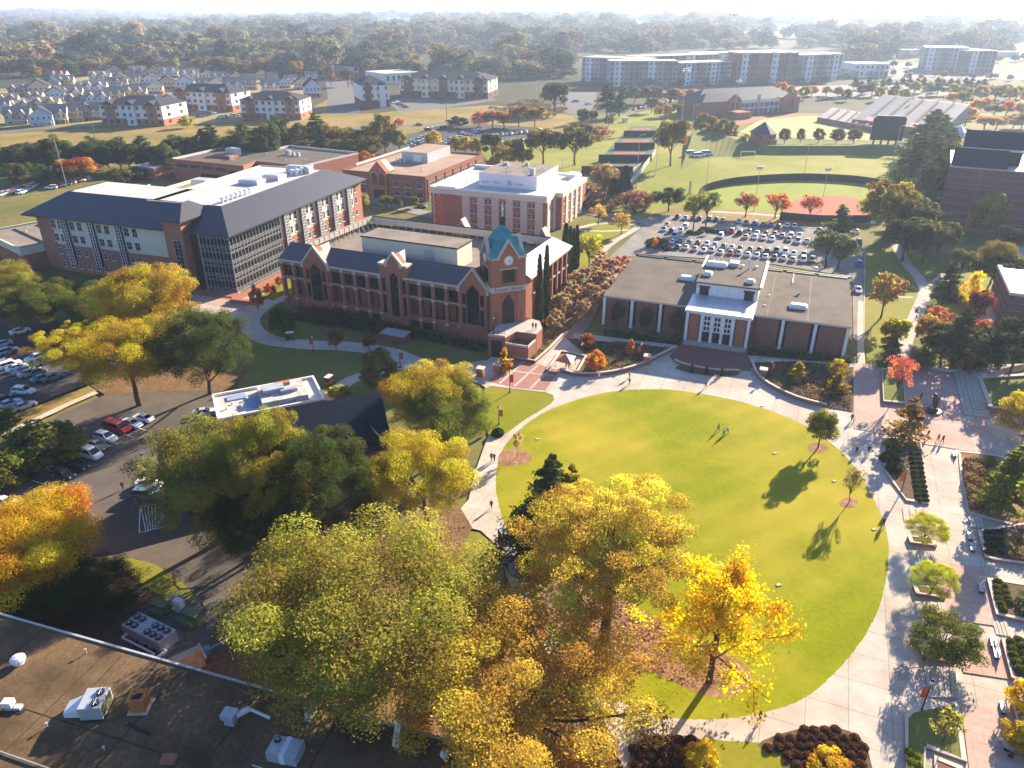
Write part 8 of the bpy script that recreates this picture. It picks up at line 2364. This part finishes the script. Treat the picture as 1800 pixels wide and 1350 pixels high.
stand([(1436,214),(1538,233),(1556,222),(1460,204)],2.5,6,0,'smaller lower grandstand of silver bleachers beside the turf',26)
t=thing('scoreboard','big black scoreboard on posts beside the football turf','scoreboard',G(1553,258),-.25);k=mpp(1553,258);hb=HT(1553,258,205)
MB().box(-25*k,27*k,-1,1,hb*.22,hb*.97).build('panel',M['screen'],t)
for x in (-18,-6,6,18): MB().box(x*k-.4,x*k+.4,-.8,.8,0,hb*.22).build('post',M['brick_pink'],t)
for x in (-16,-4,8,20): MB().box(x*k-2,x*k+2,-.6,.6,hb*.97,hb*1.03).build('speaker',M['iron'],t)
# outfield fence, field fences
def fence(px,h,label,m,posts=14,name='fence',world=False):
    pts=[tuple(G(*p)[:2]) for p in px];pts=smooth_poly(pts,5,closed=False);c=pts[0]
    o=thing(name,label,'fence',(c[0],c[1],0))
    b=MB()
    for i in range(len(pts)-1):
        a,e=Vector(pts[i]),Vector(pts[i+1]);d=(e-a).normalized();n_=Vector((-d.y,d.x))*.06
        b.prism([(a.x-c[0]+n_.x,a.y-c[1]+n_.y),(e.x-c[0]+n_.x,e.y-c[1]+n_.y),(e.x-c[0]-n_.x,e.y-c[1]-n_.y),(a.x-c[0]-n_.x,a.y-c[1]-n_.y)],.1,h)
    b.build('panel',m,o)
    for i in range(0,len(pts),max(1,len(pts) // posts)): MB().tube((pts[i][0]-c[0],pts[i][1]-c[1],0),(pts[i][0]-c[0],pts[i][1]-c[1],h+.15),.08,n=5).build('post',M['iron'],o)
    return o
M['mesh_dark']=mat('fence_screen',(.06,.055,.045),.9,.2,.3)
fence([(1228,346),(1238,338),(1262,330),(1310,322),(1400,317),(1490,320),(1548,328)],3.2,'dark screened outfield fence curving behind the ball field',M['mesh_dark'])
fence([(1370,386),(1440,392),(1530,392)],3.0,'dark backstop fence along the infield',M['mesh_dark'])
for i,(a,b) in enumerate((((1022,305),(1112,306)),((1052,284),(1145,284)),((1080,262),(1150,262)),((1096,240),(1152,240)))):
    fence([a,((a[0]+b[0])/2,(a[1]+b[1])/2),b],3.6,'%s dark windscreen fence across the tennis courts, counted from the near end'%ordn(i),M['mesh_dark'],6)
fence([(1106,330),(1130,300),(1152,272)],3.0,'tall fence along the right of the tennis courts',M['steel'],8)
t=thing('soccer_goal','white goal frame at the far edge of the sports lawn','goal',G(1314,276));k=mpp(1314,276)
b=MB();b.tube((-12*k,0,0),(-12*k,0,9*k),.25,n=6);b.tube((12*k,0,0),(12*k,0,9*k),.25,n=6);b.tube((-12*k,0,9*k),(12*k,0,9*k),.25,n=6);b.build('frame',M['white'],t)
t=thing('feather_sign','tall narrow pale feather banner on the sports lawn','banner',G(1210,347));k=mpp(1210,347)
MB().tube((0,0,0),(0,0,28*k),.1,n=6).build('pole',M['iron'],t);MB().box(0,3.4*k,-.03,.03,7*k,28*k).build('flag',M['tent_pale'],t)
t=thing('event_tent','white peaked tents behind the grandstand','tent',G(1685,240));k=mpp(1685,240)
MB().lathe([(14*k,0),(14*k,8*k),(1*k,18*k)],4).build('cover',M['white'],t);MB().lathe([(10*k,0),(10*k,10*k),(1*k,18*k)],4,c=(-22*k,4,0)).build('side_cover',M['white'],t)
t=thing('greenhouse','long low white shed on the grass at the far left','shed',G(72,298),.1);k=mpp(85,298)
b=MB()
for i in range(8):
    a0,a1=PI*i/8,PI*(i+1)/8
    b.add([(0,9*k-9*k*math.cos(a0),9*k*math.sin(a0)),(38*k,9*k-9*k*math.cos(a0),9*k*math.sin(a0)),(38*k,9*k-9*k*math.cos(a1),9*k*math.sin(a1)),(0,9*k-9*k*math.cos(a1),9*k*math.sin(a1))],[(0,1,2,3)])
b.build('cover',M['white'],t);MB().box(0,38*k,.1,.4,0,1.2).build('base',M['galv'],t)
t=thing('road_hut','small white hut beside the pale path near the courts','hut',G(1100,215),.5);k=mpp(1100,215)
MB().box(-4*k,4*k,0,6*k,0,6*k).build('wall',M['h_white'],t);MB().box(-5*k,5*k,-k,7*k,6*k,7*k).build('roof',M['h_grey'],t)

# ------------------------------------------------------------------ middle-distance trees
def row(lst,group,base,name='tree'):
    for i,t in enumerate(lst):
        x,y,yt,w,k,c=t[:6]
        nm=t[6] if len(t)>6 else None
        tree('conifer' if k.startswith('pine') else 'tree',k,x,y,yt,w,(nm+' '+base) if nm else '%s tree, %s from the left %s'%(colname(c),ordn(i),base),c,group)
def colname(c):
    r,g,b=c
    if r>g*2.0: return 'red-orange'
    if r>g*1.35: return 'golden' if r>.22 else 'brown'
    if r>.15: return 'olive-gold'
    return 'dark green' if g<.075 else 'green'
rr=random.Random(5)
def jit(c,a=.15): return tuple(max(.005,v*rr.uniform(1-a,1+a)) for v in c)
belt=[]
for i in range(38):
    x=30+i*18.5+rr.uniform(-6,6)
    yb=300-14*(x>300)-14*(x>480)+rr.uniform(-10,8)
    tall=rr.random()<.45
    c=rr.choice([PINEG,PINEG,(.07,.085,.03),(.10,.10,.03),(.16,.13,.035),(.055,.07,.025)])
    ht=rr.uniform(55,78) if tall else rr.uniform(36,55)
    if x>690: continue
    belt.append((x,yb,yb-ht,rr.uniform(44,62),'pine_b' if tall and rr.random()<.5 else rr.choice(['low_a','low_b','mid_c']),jit(c)))
row(sorted(belt),'trees of the dark belt beyond the brick halls','in the dark belt beyond the brick halls')
belt2=[]
for i in range(26):
    x=40+i*25+rr.uniform(-8,8);yb=322-(x>250)*25-(x>470)*18+rr.uniform(-6,6)
    if 95<x<200 or x>660: continue
    belt2.append((x,yb,yb-rr.uniform(24,40),rr.uniform(34,50),rr.choice(['low_a','low_b','bush']),jit(rr.choice([PINEG,(.10,.095,.03),(.20,.13,.035),(.06,.07,.022)]))))
row(sorted(belt2),'low trees at the front of the dark belt','along the front edge of the dark belt')
SPC=[(142,318,276,62,'mid_c',(.32,.13,.035),'big russet-gold tree'),(345,270,254,26,'bush',ORA,'orange bush'),(640,290,266,34,'bush',(.32,.13,.03),'rust-orange bush'),(640,262,232,28,'egg',GOLD,'golden round tree'),(672,262,232,27,'egg',(.28,.20,.03),'second golden round tree'),(702,268,228,28,'egg',(.22,.18,.03),'olive-gold tree'),(763,258,230,30,'bush',(.34,.22,.03),'golden bush-like tree'),(800,272,240,24,'egg',OLIVEY,'olive tree'),(820,274,240,24,'egg',GOLD,'gold tree'),(838,276,243,22,'egg',OLIVEY,'darker gold tree'),(865,288,235,36,'mid_b',(.06,.07,.03),'dark evergreen'),(868,300,276,26,'bush',(.34,.16,.03),'orange-gold bush'),(886,300,258,40,'mid_a',(.26,.19,.03),'golden tree'),(905,292,245,34,'mid_b',OLIVE,'olive tree right of the gold one'),(835,296,282,24,'bush',(.38,.17,.03),'amber bush'),
 (805,224,204,34,'bush',(.04,.055,.03),'dark low tree'),(842,224,195,30,'bush',(.36,.13,.06),'red-orange tree'),(866,226,195,34,'mid_b',(.33,.13,.06),'rosy tree'),(886,226,198,30,'mid_b',(.30,.15,.06),'tan-red tree'),(703,222,208,18,'bush',(.36,.10,.06),'small red bush'),(912,222,186,36,'mid_a',(.22,.14,.05),'amber tree'),(940,224,188,36,'mid_a',(.24,.15,.04),'gold-brown tree')]
for x,y,yt,w,k,c,nm in SPC: tree('tree',k,x,y,yt,w,'%s near the rear car park, standing at its %s'%(nm,'left' if x<700 else ('middle' if x<830 else 'right')),c,'trees round the rear car park')
CMD=[(955,288,225,62,'mid_a',(.15,.13,.04),'large olive tree at the left of a pair above the white-roofed hall'),(1010,290,218,64,'mid_c',(.12,.11,.035),'large dark olive tree at the right of the pair above the white-roofed hall'),(918,296,262,40,'mid_c',(.22,.17,.035),'gold-olive tree left of the pair'),(975,200,146,46,'mid_b',(.06,.075,.04),'tall green tree beside the pale lot'),(1066,208,148,40,'pine_b',(.05,.065,.04),'tall dark pine left of the apartment front'),(1088,206,165,30,'pine',(.05,.065,.04),'dark pine right of the tall one'),(1178,292,210,58,'mid_a',(.16,.125,.04),'big olive-brown oak at the end of the tennis courts'),
 (1062,345,290,54,'mid_c',(.24,.16,.07),'tan tree in front of the near tennis court'),(1035,362,322,42,'open',(.22,.13,.08),'brown leafless tree right of the white-roofed hall'),(1118,372,335,44,'open',(.28,.15,.09),'russet thin tree below the courts'),(1135,368,338,40,'open',(.24,.15,.08),'tan thin tree left of the round evergreen'),(1100,368,340,34,'open',(.26,.14,.08),'reddish thin tree before the evergreens'),
 (1024,372,352,14,'egg',DKG,'small dark cone tree at the corner of the white-roofed hall'),(640,372,340,20,'mid_b',(.24,.21,.03),'yellow-green sapling at the end of the science building'),(680,368,345,24,'mid_b',(.20,.15,.04),'round olive sapling before the gabled hall'),(702,366,350,14,'egg',(.2,.18,.03),'slim green sapling before the gabled hall'),(730,366,346,16,'egg',(.17,.17,.03),'pointed green sapling before the gabled hall'),(740,345,320,24,'open',TAN,'bare tan tree at the corner of the gabled hall'),
 (1025,228,192,22,'mid_b',(.08,.09,.04),'green tree beside the pale lot'),(1040,222,195,20,'mid_b',(.11,.11,.045),'pale green tree beside the pale lot'),(1052,242,222,34,'bush',(.26,.12,.07),'long russet hedge tree'),(1070,222,203,16,'bush',(.16,.09,.05),'small brown bush by the road'),(1145,198,172,22,'mid_b',(.17,.15,.06),'olive tree on the verge below the flats'),(1155,206,186,14,'bush',(.3,.17,.05),'amber bush on the verge'),(1170,206,182,20,'bush',(.32,.18,.06),'orange-gold bush on the verge'),(1190,205,182,20,'mid_b',(.18,.15,.06),'olive bush on the verge'),
 (790,128,92,28,'mid_b',(.06,.07,.045),'dark tall tree before the pale car lots'),(770,130,96,24,'mid_a',(.24,.17,.06),'gold tree before the pale car lots'),(810,128,88,26,'mid_c',(.07,.08,.05),'dark round tree before the pale car lots'),(725,118,95,30,'mid_b',(.3,.18,.06),'orange-gold tree behind the hip-roofed office'),(582,150,108,18,'pine',(.22,.12,.05),'rust-brown cypress tree left of the road'),(612,152,122,22,'mid_b',(.10,.10,.04),'green tree right of the road'),(608,132,104,18,'pine',(.2,.11,.05),'brown tree right of the road'),(1310,258,236,24,'bush',(.22,.17,.05),'gold bush left of the pavilion'),(330,225,204,26,'bush',(.26,.26,.03),'yellow-green bush behind the tree belt')]
for x,y,yt,w,k,c,lb in CMD: tree('tree' if not k.startswith('pine') else 'conifer',k,x,y,yt,w,lb,c)
ST=[(1232,238,198,26),(1250,240,204,26),(1268,244,208,24),(1284,246,212,22)]
for i,(x,y,yt,w) in enumerate(ST): tree('tree','low_b',x,y,yt,w,'olive-gold slope tree, %s from the left in front of the field house'%ordn(i),(.20,.155,.04),'olive-gold trees on the slope')
for i,x in enumerate((1378,1406,1437,1469,1500)): tree('tree','egg',x,254,226,(20,14,20,25,23)[i],'small round tree along the near side of the turf, %s from the left'%ordn(i),jit((.16,.13,.04)),'row of small trees along the turf')
for i,(x,c) in enumerate(((1095,(.13,.12,.05)),(1115,(.14,.13,.055)),(1135,(.16,.14,.055)),(1156,(.17,.15,.06)),(1177,(.10,.10,.05)),(1187,(.38,.17,.06)),(1213,(.38,.16,.06)))): tree('tree','egg',x,182,153+(i>3)*3,21,'%s street tree in front of the flats, %s from the left'%(colname(c),ordn(i)),c,'street trees in front of the flats')
for i in range(22):
    x=1370+i*20+rr.uniform(-5,5);y=172+rr.uniform(-4,6)-(x>1600)*4
    c=rr.choice([(.34,.27,.07),(.45,.21,.08),(.12,.13,.06),(.22,.2,.07)])
    tree('tree','egg',x,y,y-rr.uniform(16,26),rr.uniform(16,24),'%s tree, %s from the left behind the grandstand and field house'%(colname(c),ordn(i)),jit(c),'trees behind the grandstand')
for i in range(18):
    x=1670+(i%6)*26+rr.uniform(-8,8);y=182+(i // 6)*22+rr.uniform(-6,6)
    c=rr.choice([(.48,.27,.12),(.42,.27,.09),(.22,.18,.06),(.46,.29,.12)])
    tree('tree',rr.choice(['mid_b','mid_a','egg']),x,y,y-rr.uniform(22,32),rr.uniform(22,34),'%s tree in the grove right of the grandstand, %s of eighteen'%(colname(c),ordn(i)),jit(c),'grove right of the grandstand')
for i in range(20):
    x=1500+i*12;tree('conifer','pine',x,158+rr.uniform(-5,8),138+rr.uniform(-4,5),15,'dark pointed conifer, %s from the left beyond the grandstand'%ordn(i),(.04,.055,.04),'dark conifers beyond the grandstand')
for i,(x,y,yt,w) in enumerate(((1400,402,375,0),)): pass
# individual crowns at the edge of the woods
EDGE=[]
for i in range(46):
    x=-20+i*13.5+rr.uniform(-5,5)
    y=132-12*math.sin(max(0,min(1,(x-100)/350))*PI)*.6+rr.uniform(-5,5)
    if 560<x<640: continue
    EDGE.append((x,y,y-rr.uniform(22,34),rr.uniform(24,38)))
for i,(x,y,yt,w) in enumerate(EDGE):
    c=jit(rr.choice([(.15,.12,.045),(.20,.125,.05),(.085,.09,.035),(.06,.07,.03),(.24,.14,.05),(.17,.15,.05)]))
    tree('tree',rr.choice(['low_a','low_b','mid_c']),x,y,yt,w,'%s tree at the wood edge behind the estate, %s from the left'%(colname(c),ordn(i)),c,'trees at the wood edge behind the estate')

# ------------------------------------------------------------------ far woods: one uncountable mass
def woods():
    rng=np.random.default_rng(9)
    protos=[]
    for k in ('far_a','far_b','far_c'):
        me=PROTO[k][0]
        co=np.empty(len(me.vertices)*3,np.float32);me.vertices.foreach_get('co',co);co=co.reshape(-1,4,3)
        cl=np.empty(len(me.vertices),np.float32);me.attributes['clump'].data.foreach_get('value',cl)
        protos.append((co,cl[::4]))
    CLEAR=[[(-60,235),(-60,132),(60,128),(170,118),(300,112),(430,125),(560,142),(600,230),(300,240)],[(585,300),(588,92),(612,92),(640,150),(1000,150),(1010,300)],[(700,100),(870,88),(880,128),(720,130)],
             [(1000,160),(1005,95),(1480,84),(1500,160)],[(1470,145),(1480,108),(1800,92),(1900,140),(1900,200),(1500,180)],[(1210,66),(1310,60),(1420,66),(1300,76)],[(1340,52),(1500,48),(1500,62),(1360,68)]]
    pal=[(.15,.14,.075),(.19,.15,.085),(.10,.11,.065),(.08,.095,.06),(.23,.165,.09),(.155,.155,.08),(.20,.17,.09)]
    V=[];CL=[];T=[]
    n=0
    y=176.0
    while y>21.5:
        p=G(900,y);k=mpp(900,y)
        wpx=max(4.2,min(36,(y-12)*.38))            # crown width in photo pixels
        x=-160.0
        while x<1960:
            xx=x+rng.uniform(-.4,.4)*wpx;yy=y+rng.uniform(-.3,.3)*wpx*.3
            x += wpx*rng.uniform(.42,.75)
            if yy<20.5 or any(inpoly(xx,yy,c) for c in CLEAR): continue
            if yy>150 and not (-200<xx<0 or xx>1820): continue
            if 140<yy <= 150 and 0<xx<1500: continue
            # open patches
            nz=math.sin(xx*.013+yy*.11)+math.sin(xx*.031-yy*.07+2)
            if nz>1.5 and yy<100: continue
            p=G(xx,yy);kk=mpp(xx,yy)
            w=wpx*kk*rng.choice([.6,.8,1.0,1.15,1.45])*rng.uniform(.85,1.15)
            co,cl=protos[rng.integers(3)]
            m=co.shape[0]
            keep=m if wpx>20 else (m // 2 if wpx>11 else m // 4)
            sel=rng.permutation(m)[:keep]
            sc=w/.9
            a=rng.uniform(0,6.28)
            R=np.array([[math.cos(a),-math.sin(a),0],[math.sin(a),math.cos(a),0],[0,0,1]])
            q=co[sel]
            if keep<m:
                ctr=q.mean(axis=1,keepdims=True);q=ctr+(q-ctr)*(1.35 if keep == m // 2 else 1.9)
            q=q @ R.T*np.array([sc,sc,sc*rng.uniform(.55,.95)])
            zg=0.0
            if p.y>1500:
                t=min(1,(p.y-1500)/3000);zg=t*(10+14*math.sin(p.x*.0011+.6)+8*math.sin(p.x*.0023+p.y*.0007))
            q=q+np.array([p.x,p.y,zg-sc*.12])
            c=np.array(pal[rng.integers(len(pal))])*rng.uniform(.75,1.25)
            V.append(q);CL.append(cl[sel]);T.append(np.repeat(c[None],keep,axis=0));n += 1
        y -= max(.5,wpx*.12)
    v=np.concatenate(V);cl=np.concatenate(CL);t=np.concatenate(T)
    me=cards_mesh('far_woods',v,cl,WOODS,t)
    tag(link('far_woods',me),kind='stuff')
    print('far crowns',n,'cards',len(v))
woods()
# low scrub along the brown fields
def scrub(name,px,n,smin,smax,cols,seed):
    rng=np.random.default_rng(seed)
    me0=PROTO['far_b'][0]
    co=np.empty(len(me0.vertices)*3,np.float32);me0.vertices.foreach_get('co',co);co=co.reshape(-1,4,3)
    cl=np.empty(len(me0.vertices),np.float32);me0.attributes['clump'].data.foreach_get('value',cl);cl=cl[::4]
    xs=[p[0] for p in px];ys=[p[1] for p in px];V=[];C_=[];T=[]
    k=0
    while k<n:
        x,y=rng.uniform(min(xs),max(xs)),rng.uniform(min(ys),max(ys))
        if not inpoly(x,y,px): continue
        k += 1
        p=G(x,y);s_=rng.uniform(smin,smax);sel=rng.permutation(len(co))[:220]
        V.append(co[sel]*np.array([s_,s_,s_*.7])*1.1+np.array([p.x,p.y,-s_*.15]));C_.append(cl[sel]);T.append(np.repeat((np.array(cols[rng.integers(len(cols))])*rng.uniform(.8,1.2))[None],220,axis=0))
    tag(link(name,cards_mesh(name,np.concatenate(V),np.concatenate(C_),WOODS,np.concatenate(T))),kind='stuff')
scrub('field_scrub',[(300,285),(420,240),(560,235),(640,250),(560,270),(420,285)],120,4,9,[(.20,.15,.05),(.14,.12,.04),(.08,.09,.03)],3)
scrub('field_scrub',[(860,190),(930,176),(1000,190),(960,215),(880,212)],60,3,7,[(.22,.15,.06),(.14,.12,.05)],4)
scrub('field_scrub',[(1020,246),(1060,228),(1075,238),(1050,252)],30,3,6,[(.26,.12,.06)],6)
scrub('bank_scrub',[(1010,345),(1060,330),(1160,350),(1120,380),(1040,372)],50,3,6,[(.24,.14,.07),(.16,.11,.05)],5)

# ------------------------------------------------------------------ haze
hz=MB().box(-7900,7900,-95,12100,-1.2,150)
hm=bpy.data.materials.new('haze')
hm.use_nodes=True
hn=hm.node_tree
for n in list(hn.nodes): hn.nodes.remove(n)
ho=hn.nodes.new('ShaderNodeOutputMaterial');hv=hn.nodes.new('ShaderNodeVolumePrincipled')
hv.inputs['Color'].default_value=(.62,.76,1.0,1)
hv.inputs['Density'].default_value=0.00011
hv.inputs['Anisotropy'].default_value=0.35
hn.links.new(hv.outputs[0],ho.inputs['Volume'])
tag(hz.build('haze',hm),kind='stuff')
